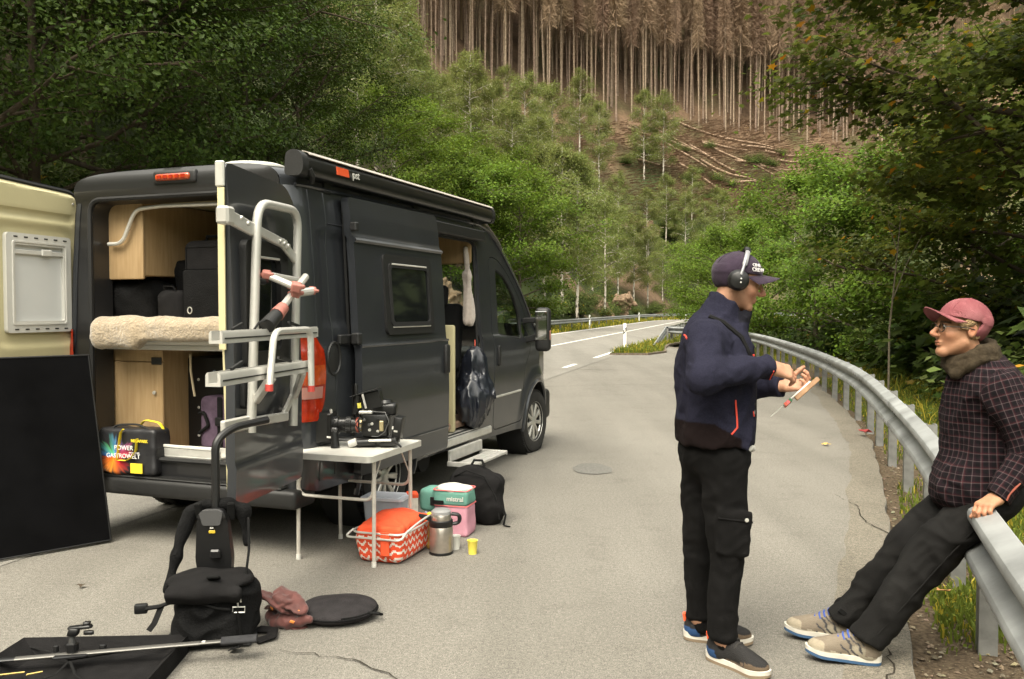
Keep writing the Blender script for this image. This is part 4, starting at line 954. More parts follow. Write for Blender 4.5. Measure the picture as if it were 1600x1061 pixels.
F_DOOR = rpoly([(2.11, .40), (2.11, 2.08), (2.32, 2.07), (2.56, 1.96), (2.90, 1.70), (3.16, 1.42), (3.20, 1.15), (2.98, .95), (2.90, .40)], .10)
F_WIN = rpoly([(2.27, 1.32), (2.26, 1.97), (2.50, 1.90), (2.74, 1.72), (2.90, 1.50), (2.90, 1.26)], .06); Q_WIN = rpoly([(2.95, 1.27), (2.95, 1.50), (3.10, 1.34), (3.12, 1.25)], .02)
def circ(cx, cz, r): return lambda l, z: np.hypot(l - cx, z - cz) - r
s_open, s_fd, s_fw, s_qw = poly_sdf(D_OPEN), poly_sdf(F_DOOR), poly_sdf(F_WIN), poly_sdf(Q_WIN); a_f, a_r = circ(FH, .36, .425), circ(RH, .36, .425)
def keep_body(l, z): return np.minimum.reduce([s_open(l, z), s_fd(l, z) - .004, a_f(l, z), a_r(l, z)])
def keep_left(l, z): return np.minimum.reduce([s_fw(l, z), a_f(l, z), a_r(l, z)])
link_mesh('side_panel', panel(keep_body, -1.06, 4.33, zbot, ztop, .03, bodyW, .035, 1, [-1.05, -1.04, -1.02, -.985]), M_paint_v, van)
link_mesh('side_panel', panel(keep_left, -1.06, 4.33, zbot, ztop, .05, bodyW, .035, -1), M_paint_v, van)
fdoor = link_mesh('front_door', panel(lambda l, z: np.minimum(np.minimum(-s_fd(l, z) - .005, s_fw(l, z)), s_qw(l, z)), 2.08, 3.24, lambda l: 0 * l + .38, lambda l: np.minimum(ztop(l), 2.1), .025, lambda l, z: bodyW(l, z) + .001, .03), M_paint_v, van)
def flat_poly(poly, off, t=.006, side=1): return MB().prism(poly, lambda a, b, q: (side * (float(bodyW(a, b)) + off + q), a, b), 0, t)
flat_poly(F_WIN, -.02).build('window', M_glass, fdoor); flat_poly(Q_WIN, -.02).build('window', M_glass, fdoor)
def seal(poly, off, r, name, m, parent, wf=bodyW): return MB().tube([(float(wf(a, b)) + off, a, b) for a, b in poly], r, 6, True).build(name, m, parent)
seal(F_WIN, -.008, .012, 'window_seal', M_rubber, fdoor); seal(F_DOOR, -.022, .008, 'door_seal', M_rubber, fdoor)
MB().obox((1.018, 2.22, 1.12), (.03, .055, .20), bev=.012, seg=2).build('handle', M_blackp, fdoor)
MB().tube([(float(bodyW(l, .70)) + .002, l, .70 + .01 * l) for l in np.linspace(2.12, 2.86, 8)], .012, 6).build('trim_line', M_alu, fdoor)
seal(D_OPEN, -.03, .016, 'opening_seal', M_rubber, van)
# ---- roof, windscreen, bonnet
def loft(name, l0, l1, n, m, parent, inset=0.0):
    na = 13; ls = np.linspace(l0, l1, n); V = []
    for l in ls:
        zs = float(ztop(l)); zc = float(np.interp(l, _cl, _cz)); we = float(bodyW(l, zs))
        for i in range(2 * na + 1):
            a = math.pi * i / (2 * na); c = math.cos(a); s = max(0.0, math.sin(a))
            V.append((we * math.copysign(abs(c) ** .42, c), l, zs + max(.03, zc - zs) * s ** .62 - inset))
    k = 2 * na + 1; F = [(i * k + j, i * k + j + 1, (i + 1) * k + j + 1, (i + 1) * k + j) for i in range(n - 1) for j in range(k - 1)]
    return link_mesh(name, np_mesh(name, V, np.array(F)[:, ::-1], True, 50), m, parent)
loft('roof', -1.06, 2.44, 30, M_paint_v, van); loft('windscreen', 2.50, 3.50, 14, M_glass, van); loft('windscreen_header', 2.44, 2.50, 3, M_paint_v, van); loft('bonnet', 3.50, 4.33, 16, M_paint_v, van)
for s in (1, -1): MB().tube([(s * (float(bodyW(l, ztop(l))) + .004), l, float(ztop(l)) + .008) for l in np.linspace(-1.0, 3.45, 40)], .014, 6).build('roof_gutter', M_paint_v, van)
MB().grid(lambda a, b: (a, 4.33 - .1 * (a / .5) ** 2 * .3, b), np.linspace(-.47, .47, 5), np.linspace(.34, .72, 4)).build('nose', M_blackp, van)
bum = MB(); bum.tube([(.93, 2.98 + .0, .36), (.96, 3.0, .3)], .02, 6)
bum = MB(); bum.box(-.85, .85, 4.05, 4.38, .26, .62, .06, 3); bum.build('front_bumper', M_blackp, van)
# ---- rear frame with its opening
R_OPEN = rrect(-.70, .70, .58, 2.30, .09)
def rear_outline():
    o = [(float(bodyW(-1.055, z)), z) for z in np.linspace(.44, 2.345, 16)]; we = o[-1][0]
    for i in range(1, 26):
        a = math.pi * i / 26; c = math.cos(a); o.append((we * math.copysign(abs(c) ** .42, c), 2.345 + .155 * max(0.0, math.sin(a)) ** .62))
    return o + [(-x, z) for x, z in o[15::-1]]
def rear_frame():
    O_ = rear_outline(); s_o = poly_sdf(O_); s_i = poly_sdf(R_OPEN); keep = lambda x, z: np.minimum(-s_o(x, z), s_i(x, z)); st = .03
    xs = np.linspace(-1.02, 1.02, 69); zs = np.linspace(.42, 2.53, 71); X, Z = np.meshgrid(xs, zs, indexing='ij'); d0 = keep(X, Z); e = 1e-3; Xm, Zm = X.copy(), Z.copy()
    for _ in range(2):
        d = keep(Xm, Zm); gx = (keep(Xm + e, Zm) - d) / e; gz = (keep(Xm, Zm + e) - d) / e; mv = (d < 0) & (d > -st * 1.6); n = np.maximum(gx * gx + gz * gz, 1e-6); Xm = np.where(mv, Xm - d * gx / n, Xm); Zm = np.where(mv, Zm - d * gz / n, Zm)
    dd = keep(Xm, Zm) > -st * .25; pos = d0 > 0; I = np.arange(X.size).reshape(X.shape); q = (pos[:-1, :-1] | pos[1:, :-1] | pos[1:, 1:] | pos[:-1, 1:]) & dd[:-1, :-1] & dd[1:, :-1] & dd[1:, 1:] & dd[:-1, 1:]
    F = np.stack([I[:-1, :-1][q], I[1:, :-1][q], I[1:, 1:][q], I[:-1, 1:][q]], 1)
    bulge = -.03 * sstep(Zm, 2.28, 2.36) * (1 - sstep(Zm, 2.44, 2.5))
    return np_mesh('rear_frame', np.stack([Xm.ravel(), (-1.056 + bulge).ravel(), Zm.ravel()], 1), F, True, 40)
M_frame = mat('rear_frame_paint', (.010, .010, .011), rough=.4, coat=.4)
link_mesh('rear_frame', rear_frame(), M_frame, van)
fr = MB()
P_ = [(x, z) for x, z in R_OPEN]; n_ = len(P_); fr.add([(x, -1.054, z) for x, z in P_] + [(x * .985, -.90, .58 + (z - .58) * .995) for x, z in P_], [(i, (i + 1) % n_, n_ + (i + 1) % n_, n_ + i) for i in range(n_)]); fr.build('opening_return', M_frame, van)
MB().tube([(x, -1.066, z) for x, z in rrect(-.715, .715, .565, 2.315, .10)], .017, 6, True).build('opening_seal', M_rubber, van)
lamp3 = MB().box(-.11, .17, -1.12, -1.075, 2.405, 2.452, .018, 3).build('brake_light', M_lampor, van)
MB().box(-.14, .21, -1.105, -1.06, 2.385, 2.475, .02, 3).build('brake_light_housing', M_blackp, van)
for i in range(5): MB().box(-.085 + i * .048, -.052 + i * .048, -1.126, -1.118, 2.413, 2.444, .004).build('lamp_cell', M_lampred, lamp3)
rb = MB(); rb.box(-.97, .97, -1.14, -.90, .32, .440, .03, 3); rb.box(-.86, .86, -1.13, -1.0, .440, .450, .004); rb.build('rear_bumper', M_blackp, van)
for i in range(9): MB().box(-.80, .80, -1.125 + i * .008, -1.121 + i * .008, .450, .455).build('tread_rib', M_blackp, van)
# tail lights: tall lamp wrapping the rear corner
for s in (1, -1):
    tl = MB(); n = 13
    def tlp(t, u):           # u 0..1 from the rear face round to the side
        z = .86 + .57 * t; lmax = np.interp(t, [0, .18, .5, .8, 1], [-.95, -.88, -.855, -.87, -.95]); q = u * 1.0
        l = -1.06 + (lmax + 1.06) * max(0, (q - .35) / .65); w = float(bodyW(max(l, -1.06), z)) + .012
        if q < .35: w = .875 + (w - .875) * (q / .35) ** .8; l = -1.075
        return (s * w, l if q >= .35 else l + .012 * (q / .35) ** 3, z)
    tl.grid(tlp, np.linspace(0, 1, 15), np.linspace(0, 1, n)); o = tl.build('tail_light', M_lampred, van, True, 60)
    g = MB(); g.grid(lambda t, u: tuple(np.array(tlp(.40 + .22 * t, u)) + np.array([s * .003, -.003, 0])), np.linspace(0, 1, 6), np.linspace(.02, .97, n)); g.build('indicator_lens', M_lampor, o)
    g = MB(); g.grid(lambda t, u: tuple(np.array(tlp(.25 + .13 * t, u)) + np.array([s * .003, -.003, 0])), np.linspace(0, 1, 5), np.linspace(.02, .9, n)); g.build('reversing_lens', M_lampcl, o)
# ---- seams, fuel flap and trim on the right side
for l, z0, z1 in [(-.90, .47, 2.33), (-.72, .48, 2.33)]: MB().tube([(float(bodyW(l, z)) + .000, l, z) for z in np.linspace(z0, z1, 22)], .005, 5).build('panel_seam', M_paint_v, van)
MB().tube([(float(bodyW(l, 2.13)) + .0, l, 2.13) for l in np.linspace(-.70, .55, 10)], .006, 5).build('panel_crease', M_paint_v, van)
ff = MB(); ff.tube([(1.010, -.745 + .075 * math.cos(a), 1.245 + .105 * math.sin(a)) for a in np.linspace(0, 6.2832, 28)[:-1]], .010, 6, True); ff.build('fuel_flap', M_blackp, van)
MB().lathe([(.001, .012), (.05, .010), (.066, .002)], 24, Matrix.Translation((1.006, -.745, 1.245)) @ Matrix.Rotation(R(90), 4, 'Y') @ Matrix.Diagonal((1.35, 1, 1, 1))).build('fuel_cap', M_blackp, van)
hg = MB(); hg.box(1.0, 1.03, -.70, -.24, 1.335, 1.40, .008); hg.box(1.03, 1.075, -.52, -.44, 1.33, 1.405, .008); hg.build('door_rail', M_blackp, van)
MB().tube([(1.012, l, .655) for l in np.linspace(-.88, -.46, 6)], .008, 6).build('trim_line', M_paint_v, van)
MB().box(.90, 1.005, .58, 2.06, .385, .46, .012).build('side_sill', M_alu, van); MB().box(.55, .99, .60, 1.84, .455, .475, .004).build('threshold', M_step, van)
MB().box(.86, 1.0, .55, 1.9, 2.205, 2.30, .01).build('door_track', M_blackp, van)
arch = MB()
for h, l0, l1 in ((FH, -25, 215), (RH, -20, 200)):
    a = MB().tube([(float(bodyW(h + .43 * math.cos(t), .36 + .43 * math.sin(t))) + .0, h + .43 * math.cos(t), .36 + .43 * math.sin(t)) for t in np.linspace(R(-10), R(190), 26)], .02, 6); a.build('wheel_arch', M_paint_v, van)
    MB().lathe([(.42, -.30), (.425, 0)], 28, Matrix.Translation((.97, h, .36)) @ Matrix.Rotation(R(90), 4, 'Y'), cap=False).build('wheel_well', M_rubber, van)
# ---- wheels
def wheel_meshes():
    t = MB(); prof = [(.205, -.095), (.232, -.108), (.30, -.112), (.328, -.10), (.342, -.07), (.344, 0), (.342, .07), (.328, .10), (.30, .112), (.232, .108), (.205, .095)]; t.lathe(prof + [prof[0]], 48, cap=False)
    for k in range(60):
        a = 2 * math.pi * k / 60
        for zz in (-.055, .055): t.obox((.345 * math.cos(a), .345 * math.sin(a), zz), (.012, .022, .075), (0, 0, a), .002)
    r = MB(); r.lathe([(.208, .10), (.218, .104), (.212, .085), (.19, .055), (.17, .045), (.06, .05), (.055, .085), (.03, .09), (.001, .09)], 36, cap=False); r.lathe([(.21, -.09), (.20, .03), (.02, .035)], 30, cap=False)
    d = MB()
    for k in range(9):
        a = 2 * math.pi * k / 9
        for da in (-.10, .10):
            M = Matrix.Rotation(a + da * .6, 4, 'Z'); d.box(.05, .20, -.013, .013, .055, .088, .006, 1, M)
    d.lathe([(.20, .07), (.215, .102), (.222, .10), (.224, .08)], 36, cap=False); d.lathe([(.001, .10), (.035, .10), (.06, .085), (.065, .05)], 20, cap=False)
    return t.mesh('tyre', True, 40), MB().lathe([(.21, -.09), (.205, .02), (.001, .03)], 30, cap=False).mesh('rim_backing'), d.mesh('rim', True, 35)  # the middle mesh is a plain dark disc behind the spokes
TY, HB, RM = wheel_meshes()
M_hubdark = mat('rim_dark', (.03, .03, .03), rough=.7)
for h in (FH, RH):
    for s in (1, -1):
        wE = empty('wheel', (s * .885, h, .338)); wE.rotation_euler = (0, s * R(90), 0); wE.parent = van
        if h == FH: wE.rotation_euler = (0, s * R(90), R(-4))
        link_mesh('tyre', TY, M_tyre, wE); link_mesh('hub', HB, M_hubdark, wE); link_mesh('rim', RM, M_silver, wE)
MB().box(-.80, .80, -.9, 3.9, .30, .50, .03).build('chassis', M_rubber, van)
MB().lathe([(.12, -.35), (.125, 0), (.12, .35)], 14, Matrix.Translation((.45, 1.0, .30)) @ Matrix.Rotation(R(90), 4, 'Y')).build('tank', M_rubber, van)
# ---- pull-out step
st_ = empty('entry_step', (0, 0, 0)); st_.parent = van
for i in range(3): MB().box(1.12 + i * .062, 1.175 + i * .062, .98, 1.68, .262, .285, .004).build('step_slat', M_step, st_)
b = MB(); b.box(1.03, 1.06, .98, 1.68, .285, .38, .006); b.box(1.03, 1.30, .965, .985, .25, .29, .004); b.box(1.03, 1.30, 1.675, 1.695, .25, .29, .004); b.build('step_frame', M_step, st_)
# ---- sliding door, pushed back along the side
sdl0, sdl1, sdo = -.545, .865, .095
SD_POLY = rpoly([(sdl0, .44), (sdl0, 2.325), (sdl1 - .03, 2.335), (sdl1, .42)], .035); SW = rrect(-.155, .58, 1.405, 1.945, .05); s_sd, s_sw = poly_sdf(SD_POLY), poly_sdf(SW)
def sdW(l, z):
    z = np.asarray(z, float); w = np.interp(z, _pz, _pw) + sdo; w = w + .008 * np.exp(-((z - 2.04) / .02) ** 2) - .010 * sstep(z, 2.05, 2.07) + .004 * np.exp(-((z - 1.315) / .012) ** 2); return w + 0 * l
sdoor = link_mesh('sliding_door', panel(lambda l, z: np.minimum(-s_sd(l, z), s_sw(l, z)), -.58, .90, lambda l: 0 * l + .40, lambda l: 0 * l + 2.36, .022, sdW, .055), M_paint_v, van)
MB().prism([(.16 + (a - .16) * .97, 1.38 + (b - 1.38) * .985) for a, b in SD_POLY], lambda a, b, q: (float(sdW(a, b)) - .050 - q, a, b), 0, .02).build('door_lining', M_blackp, sdoor)
fr = MB(); 
def ring(po, pi, wf, d0, d1):
    b = MB(); n = len(po); V = [(float(wf(a, c)) + d0, a, c) for a, c in po] + [(float(wf(a, c)) + d1, a, c) for a, c in po] + [(float(wf(a, c)) + d1, a, c) for a, c in pi] + [(float(wf(a, c)) + d0, a, c) for a, c in pi]
    b.add(V, [(k * n + i, k * n + (i + 1) % n, ((k + 1) % 4) * n + (i + 1) % n, ((k + 1) % 4) * n + i) for k in range(4) for i in range(n)]); return b
mid = lambda l, z: np.interp(1.68, _pz, _pw) + sdo + (np.asarray(z, float) - 1.68) * -.07
win = ring(rrect(-.175, .60, 1.385, 1.965, .055), rrect(-.10, .525, 1.46, 1.885, .04), mid, -.012, .016).build('window', M_blackp, sdoor)
ring(rrect(-.115, .54, 1.445, 1.90, .045), rrect(-.085, .51, 1.475, 1.87, .035), mid, .010, .026).build('inner_frame', M_rubber, win)
MB().prism(rrect(-.10, .525, 1.46, 1.885, .04), lambda a, b, q: (float(mid(a, b)) + .012 + q, a, b), 0, .004).build('pane', M_glassd, win)
MB().tube([(float(mid(0, 1.895)) + .026, l, 1.895) for l in (-.07, .2, .49)], .007, 6).build('drip_edge', M_alu, win)
MB().tube([(float(mid(0, 1.44)) + .018, l, 1.44) for l in (-.09, .2, .52)], .006, 6).build('drip_edge', M_alu, win)
MB().obox((float(sdW(0, 1.17)) + .012, .79, 1.165), (.04, .075, .24), bev=.018, seg=2).build('handle', M_blackp, sdoor)
MB().tube([(float(sdW(0, .605)) + .0, l, .605 - .0 * l) for l in np.linspace(sdl0 + .01, sdl1 - .01, 6)], .009, 6).build('trim_line', M_paint_v, sdoor)
MB().tube([(float(sdW(0, 1.318)) - .002, l, 1.318) for l in np.linspace(sdl0 + .005, sdl1 - .005, 6)], .012, 6).build('swage_line', M_paint_v, sdoor)
MB().tube([(float(sdW(0, 2.035)) - .004, l, 2.035) for l in np.linspace(sdl0 + .005, sdl1 - .03, 6)], .018, 6).build('swage_line', M_paint_v, sdoor)
hb = MB(); hb.obox((1.06, -.565, 2.12), (.05, .05, .06), bev=.008); hb.obox((1.07, -.56, 1.37), (.06, .06, .08), bev=.01); hb.build('door_hinge', M_blackp, sdoor)
# ---- rear doors, opened square to the body
rd = empty('rear_door', (1.03, -1.20, 0), R(10.2)); rd.parent = van
DP = rpoly([(-.025, .55), (-.025, 2.17), (-.13, 2.285), (-.84, 2.315), (-.85, .55)], .06); s_dp = poly_sdf(DP); DW = rrect(-.73, -.27, 1.27, 1.91, .05); s_dw = poly_sdf(DW)
def rdW(l, z):
    z = np.asarray(z, float); return np.interp(z, [.44, .6, .75, .78, 1.2, 1.3, 2.1, 2.4], [.03, .045, .05, .04, .045, .04, .02, -.01]) + 0 * l
link_mesh('door_skin', panel(lambda l, z: np.minimum(-s_dp(l, z), s_dw(l, z)), -.90, .01, lambda l: 0 * l + .53, lambda l: 0 * l + 2.34, .025, rdW, .05), M_paint_v, rd)
MB().prism(DP, lambda a, b, q: (float(rdW(a, b)) - .048 - q, -.44 + (a + .44) * .95, 1.43 + (b - 1.43) * .97), 0, .012).build('door_lining', M_cream, rd)
MB().prism(rpoly([(-.862, 1.36), (-.862, 2.18), (-.852, 2.18), (-.852, 1.36)], .003), lambda a, b, q: (.004 - q, a, b), 0, .036).build('edge_strip', M_cream, rd)
w2 = ring(rrect(-.755, -.25, 1.25, 1.93, .055), rrect(-.665, -.34, 1.34, 1.84, .04), lambda l, z: .03 + 0 * np.asarray(l, float), -.02, .035).build('window', M_blackp, rd)
MB().box(.03, .036, -.70, -.30, 1.30, 1.88).build('pane', M_glassd, w2); MB().tube([(.062, l, 1.845) for l in (-.64, -.5, -.36)], .007, 6).build('drip_edge', M_alu, w2)
MB().obox((.055, -.74, 1.16), (.03, .11, .22), bev=.03, seg=3).build('handle', M_blackp, rd)
pl = MB(); pl.obox((-.02, -.855, 2.25), (.05, .02, .13), bev=.006); pl.build('door_latch', M_alu, rd)
for z in (.70, 1.55, 2.10): MB().bar((.01, -.03, z), (-.10, .12, z), .05, .06, .008).build('hinge', M_blackp, rd)
# left rear door: cream inner face towards the camera
ld = empty('rear_door', (-.955, -.925, 0), R(6)); ld.parent = van
LD = rpoly([(-.02, .47), (-.02, 2.37), (-.84, 2.40), (-.86, .47)], .10); s_ld = poly_sdf(LD)
MB().prism([(a * 1.0, b + .03 * (b > 2)) for a, b in LD], lambda a, b, q: (-.055 + q, a, b), 0, .045).build('door_skin', M_paint_v, ld)
LW = rrect(-.66, -.17, 1.45, 2.03, .03); s_lw = poly_sdf(LW)
def ldW(l, z):      # pressed inner panel: raised rim, long slot near the top, dished field round the window
    l = np.asarray(l, float); z = np.asarray(z, float); w = .03 * sstep(-s_ld(l, z), .0, .03)
    slot = poly_sdf(rrect(-.78, -.10, 2.165, 2.215, .022)); w = w - .018 * sstep(-slot(l, z), -.014, .012)
    dish = poly_sdf(rrect(-.80, -.075, 1.33, 2.12, .12)); w = w - .020 * sstep(-dish(l, z), -.02, .03); return w
link_mesh('door_lining', panel(lambda l, z: np.minimum(-s_ld(l, z), s_lw(l, z)), -.88, .0, lambda l: 0 * l + .46, lambda l: 0 * l + 2.42, .014, ldW, .02), M_cream, ld)
MB().tube([(-.004, a, b + .01) for a, b in LD], .014, 6, True).build('door_seal', M_rubber, ld)
wf = ring(rrect(-.69, -.135, 1.415, 2.06, .03), rrect(-.62, -.20, 1.49, 1.985, .015), lambda l, z: .01 + 0 * np.asarray(l, float), -.005, .028).build('window', M_white, ld)
ring(rrect(-.645, -.18, 1.465, 2.01, .02), rrect(-.635, -.19, 1.475, 2.0, .02), lambda l, z: .038 + 0 * np.asarray(l, float), -.004, .006).build('frame_rib', M_white, wf)
M_blind = mat('roller_blind', (.60, .61, .60), rough=.7, var=.03, vscale=3)
MB().box(.008, .014, -.63, -.19, 1.48, 1.99).build('blind', M_blind, wf); MB().box(.016, .034, -.62, -.20, 1.925, 1.955, .004).build('blind_bar', M_white, wf); MB().box(.03, .046, -.40, -.31, 1.92, 1.965, .006).build('blind_grip', M_white, wf)
for i in range(6):
    for z in (1.437, 2.036): MB().box(.036, .041, -.63 + i * .085, -.60 + i * .085, z - .004, z + .004).build('frame_notch', M_rubber, wf)
for p in [(-.10, 2.30), (-.04, 1.9), (-.04, 1.3)]: MB().lathe([(.001, .006), (.008, .004), (.009, 0)], 8, Matrix.Translation((.03, p[0], p[1])) @ Matrix.Rotation(R(90), 4, 'Y')).build('screw', M_alu, ld)
# ---- mirror
mr_ = MB(); mr_.obox((1.20, 3.02, 1.36), (.16, .14, .46), (0, 0, R(10)), .045, 3); mr_.bar((.97, 3.05, 1.24), (1.14, 3.03, 1.28), .08, .07, .01); mr_.bar((.97, 3.05, 1.45), (1.14, 3.03, 1.46), .07, .06, .01)
mo = mr_.build('wing_mirror', M_blackp, van); MB().obox((1.20, 2.948, 1.40), (.125, .012, .30), (0, 0, R(10)), .005).build('mirror_glass', mat('mirror_glass', (.5, .5, .5), rough=.03, metal=1), mo); MB().obox((1.275, 3.02, 1.30), (.02, .06, .10), (0, 0, R(10)), .006).build('indicator', M_lampcl, mo)
mr2 = MB(); mr2.obox((-1.20, 3.02, 1.36), (.16, .14, .46), (0, 0, R(-10)), .045, 3); mr2.bar((-.97, 3.05, 1.3), (-1.14, 3.03, 1.3), .08, .07, .01); mr2.build('wing_mirror', M_blackp, van)
# ---- awning along the roof edge
aw = MB(); AP = rpoly([(.875, 2.40), (.985, 2.395), (1.01, 2.44), (1.0, 2.52), (.95, 2.555), (.885, 2.54)], .03, 4)
M_awn = mat('awning_black', (.010, .010, .010), rough=.32, coat=.2, var=.15, vscale=6); M_awnt = mat('awning_top', (.42, .38, .34), rough=.4, metal=.2, var=.1, vscale=8)
aw.prism(AP, lambda a, b, t: (a, t, b), -1.02, 2.10); awo = aw.build('awning', M_awn, van)
MB().prism([(.945, 2.5555), (.985, 2.543), (1.004, 2.527), (1.008, 2.531), (.987, 2.549), (.945, 2.5615)], lambda a, b, t: (a, t, b), -1.0, 2.09).build('top_trim', M_awnt, awo)
for l in (-1.05, 2.11): MB().prism([(.94 + (a - .94) * 1.04, 2.475 + (b - 2.475) * 1.05) for a, b in AP], lambda a, b, t: (a, t, b), l - .035, l + .03).build('end_cap', M_blackp, awo)
MB().obox((1.006, -.62, 2.475), (.008, .15, .055), (0, R(-8), 0), .002).build('badge', mat('badge_orange', (.62, .08, .02), rough=.4), awo)
put_text('badge_lettering', 'pst', .075, M_white, awo, (1.014, -.46, 2.475), (0, 1, 0), (.0, 0, 1), .002)
MB().tube([(1.0, -1.0, 2.44), (1.005, -.97, 2.40), (.97, -.93, 2.37)], .018, 6).build('crank_eye', M_blackp, awo)
for l in (-.7, .6, 1.8): MB().box(.86, .92, l, l + .08, 2.33, 2.42, .006).build('bracket', M_blackp, awo)
MB().lathe([(.001, .16), (.18, .155), (.23, .13), (.24, .0)], 30, Matrix.Translation((.10, -.35, 2.50)) @ Matrix.Diagonal((1.1, 1.1, .75, 1))).build('roof_vent', M_white, van)
# ---- interior
MB().box(-.90, .90, -.98, 2.05, .50, .56, .01).build('floor', mat('van_floor', (.26, .17, .12), rough=.6, var=.2, vscale=10), van)
MB().box(-.88, .88, -.9, 2.0, 2.32, 2.345, .004).build('ceiling_lining', M_cream, van)
for s in (-1, 1): MB().box(*sorted((s * .855, s * .875)), -.90, .55 if s > 0 else 1.9, .56, 2.31, .004).build('wall_lining', M_wood, van)
cb = MB().box(-.90, -.40, -.90, .1, 1.80, 2.315, .006).build('upper_cabinet', M_wood, van); MB().box(-.885, -.392, -.925, -.90, 1.775, 2.31, .012, 2).build('cabinet_door', M_wood, cb)
lc = MB().box(-.90, -.29, -.86, .2, .56, 1.285, .004).build('lower_cabinet', M_wood, van); dr_ = MB().box(-.80, -.275, -.885, -.86, .585, 1.20, .006).build('cabinet_door', M_wood, lc)
MB().box(-.90, -.275, -.882, -.86, 1.205, 1.285, .004).build('cabinet_rail', M_wood, lc); MB().lathe([(.001, .02), (.012, .018), (.014, .01), (.008, 0)], 12, Matrix.Translation((-.335, -.886, .99)) @ Matrix.Rotation(R(90), 4, 'X')).build('knob', M_alu, dr_)
MB().box(-.36, -.275, -.90, -.885, 1.185, 1.235, .004).build('latch', M_blackp, lc)
bd = MB().box(-.90, .90, -.96, .45, 1.29, 1.325, .006).build('bed_platform', M_white, van); MB().box(-.89, .89, -.99, .43, 1.325, 1.42, .035, 3).build('mattress', M_white, bd)
MB().box(-.30, .90, .45, .47, .56, 2.32, .004).build('partition', M_wood, van)
rc_ = MB().box(.70, .85, -.93, -.5, .575, 1.28, .004).build('side_cabinet', M_wood, van); MB().box(.68, .85, -.95, -.55, 1.45, 2.31, .004).build('side_locker', M_wood, van)
MB().tube(fillet([(-.66, -.96, 2.02), (-.54, -.96, 2.02), (-.42, -.96, 2.25), (-.2, -.96, 2.265), (.72, -.96, 2.255)], .06), .014, 8).build('towel_rail', M_alu, van)
MB().box(.55, .93, 1.33, 1.385, .48, 1.43, .02, 2).build('kitchen_end_panel', M_cream, van); MB().box(.25, .62, .5, 1.18, .56, 1.38, .01).build('kitchen_block', M_wood, van)
MB().box(.30, .90, 1.78, 1.83, 1.99, 2.31, .03, 2).build('overhead_locker', M_wood, van); MB().box(-.9, .3, 1.78, 1.83, 2.12, 2.31, .01).build('overhead_locker', M_wood, van)
for s in (-1, 1):
    se = MB(); se.obox((s * .48, 2.20, .95), (.50, .50, .16), (0, 0, 0), .06, 3); se.obox((s * .48, 1.98, 1.30), (.48, .14, .66), (R(-10), 0, 0), .06, 3); se.obox((s * .48, 1.91, 1.70), (.26, .09, .2), (R(-8), 0, 0), .04, 3); se.box(s * .48 - .2, s * .48 + .2, 2.0, 2.4, .5, .9, .02); se.build('seat', mat('seat_fabric', (.012, .012, .013), rough=.9), van)
MB().box(-.85, .85, 2.95, 3.45, .6, 1.16, .08, 3).build('dashboard', M_blackp, van)
# ---- bike carrier bolted to the right rear door
bk = empty('bike_carrier', (1.03, -1.20, 0), R(10.2)); bk.parent = van          # x away from the door, y along it
M_rack = mat('rack_tube', (.50, .49, .455), rough=.32, metal=.35, var=.06, vscale=12); M_pink = mat('rack_clamp', (.33, .125, .10), rough=.5, var=.12, vscale=30)
MB().tube(fillet([(.10, -.785, .93), (.10, -.69, 2.125), (.10, -.185, 2.135), (.10, -.275, .90)], .12, 8), .024, 12).build('hoop', M_rack, bk)
b = MB(); b.bar((.06, -.95, 2.03), (.09, -.68, 1.97), .025, .07, .006); b.bar((.10, -.68, 1.975), (.10, -.36, 1.925), .03, .05, .006); b.bar((.10, -.40, 1.935), (.09, -.18, 1.84), .02, .06, .006); b.obox((.05, -.935, 2.03), (.07, .08, .09), bev=.012); b.build('upper_bracket', M_rack, bk)
for p in [(-.90, 2.02), (-.83, 2.0), (-.46, 1.94), (-.41, 1.93), (-.36, 1.92)]: MB().lathe([(.001, .012), (.011, .010), (.012, 0)], 10, Matrix.Translation((.116, p[0], p[1])) @ Matrix.Rotation(R(90), 4, 'Y')).build('bolt', M_alu, bk)
b = MB(); b.bar((.05, -.99, .98), (.09, -.77, .985), .03, .07, .006); b.bar((.10, -.77, .985), (.10, -.36, .965), .03, .05, .006); b.bar((.10, -.42, .96), (.09, -.26, 1.07), .02, .05, .006); b.build('lower_bracket', M_rack, bk)
CH = [(-.024, .030), (-.030, .020), (-.030, -.022), (.030, -.022), (.030, .020), (.024, .030), (.018, .030), (.018, -.010), (-.018, -.010), (-.018, .030)]
for w, l0, l1, z in ((.22, -1.35, -.27, 1.435), (.40, -1.70, -.78, 1.275)):
    rl_ = MB().prism([(a * 1.1, c * 1.1) for a, c in CH], lambda a, c, t: (w + a, t, z + c), l0, l1).build('wheel_channel', M_rack, bk)
    MB().box(w + .033, w + .036, l0 + .02, l1 - .02, z - .004, z + .002).build('channel_slot', M_blackp, rl_); MB().obox((w, l0 + .2, z + .05), (.012, .10, .012), (R(15), 0, 0)).build('wheel_strap', M_rubber, rl_); MB().obox((w, l1 - .25, z + .05), (.012, .14, .014), (R(-10), 0, 0)).build('wheel_strap', M_blackp, rl_)
MB().tube(fillet([(.46, -1.32, 1.21), (.45, -1.245, 1.465), (.45, -.835, 1.465), (.46, -.855, 1.165)], .06, 6), .016, 10).build('support_hoop', M_rack, bk)
b = MB(); b.bar((.42, -1.20, 1.26), (.12, -.76, 1.10), .03, .05, .006); b.bar((.42, -.86, 1.26), (.12, -.29, 1.08), .03, .05, .006); b.bar((.10, -.74, 1.425), (.24, -.74, 1.425), .04, .04, .006); b.bar((.10, -.24, 1.425), (.24, -.28, 1.425), .04, .04, .006); b.build('brace', M_rack, bk)
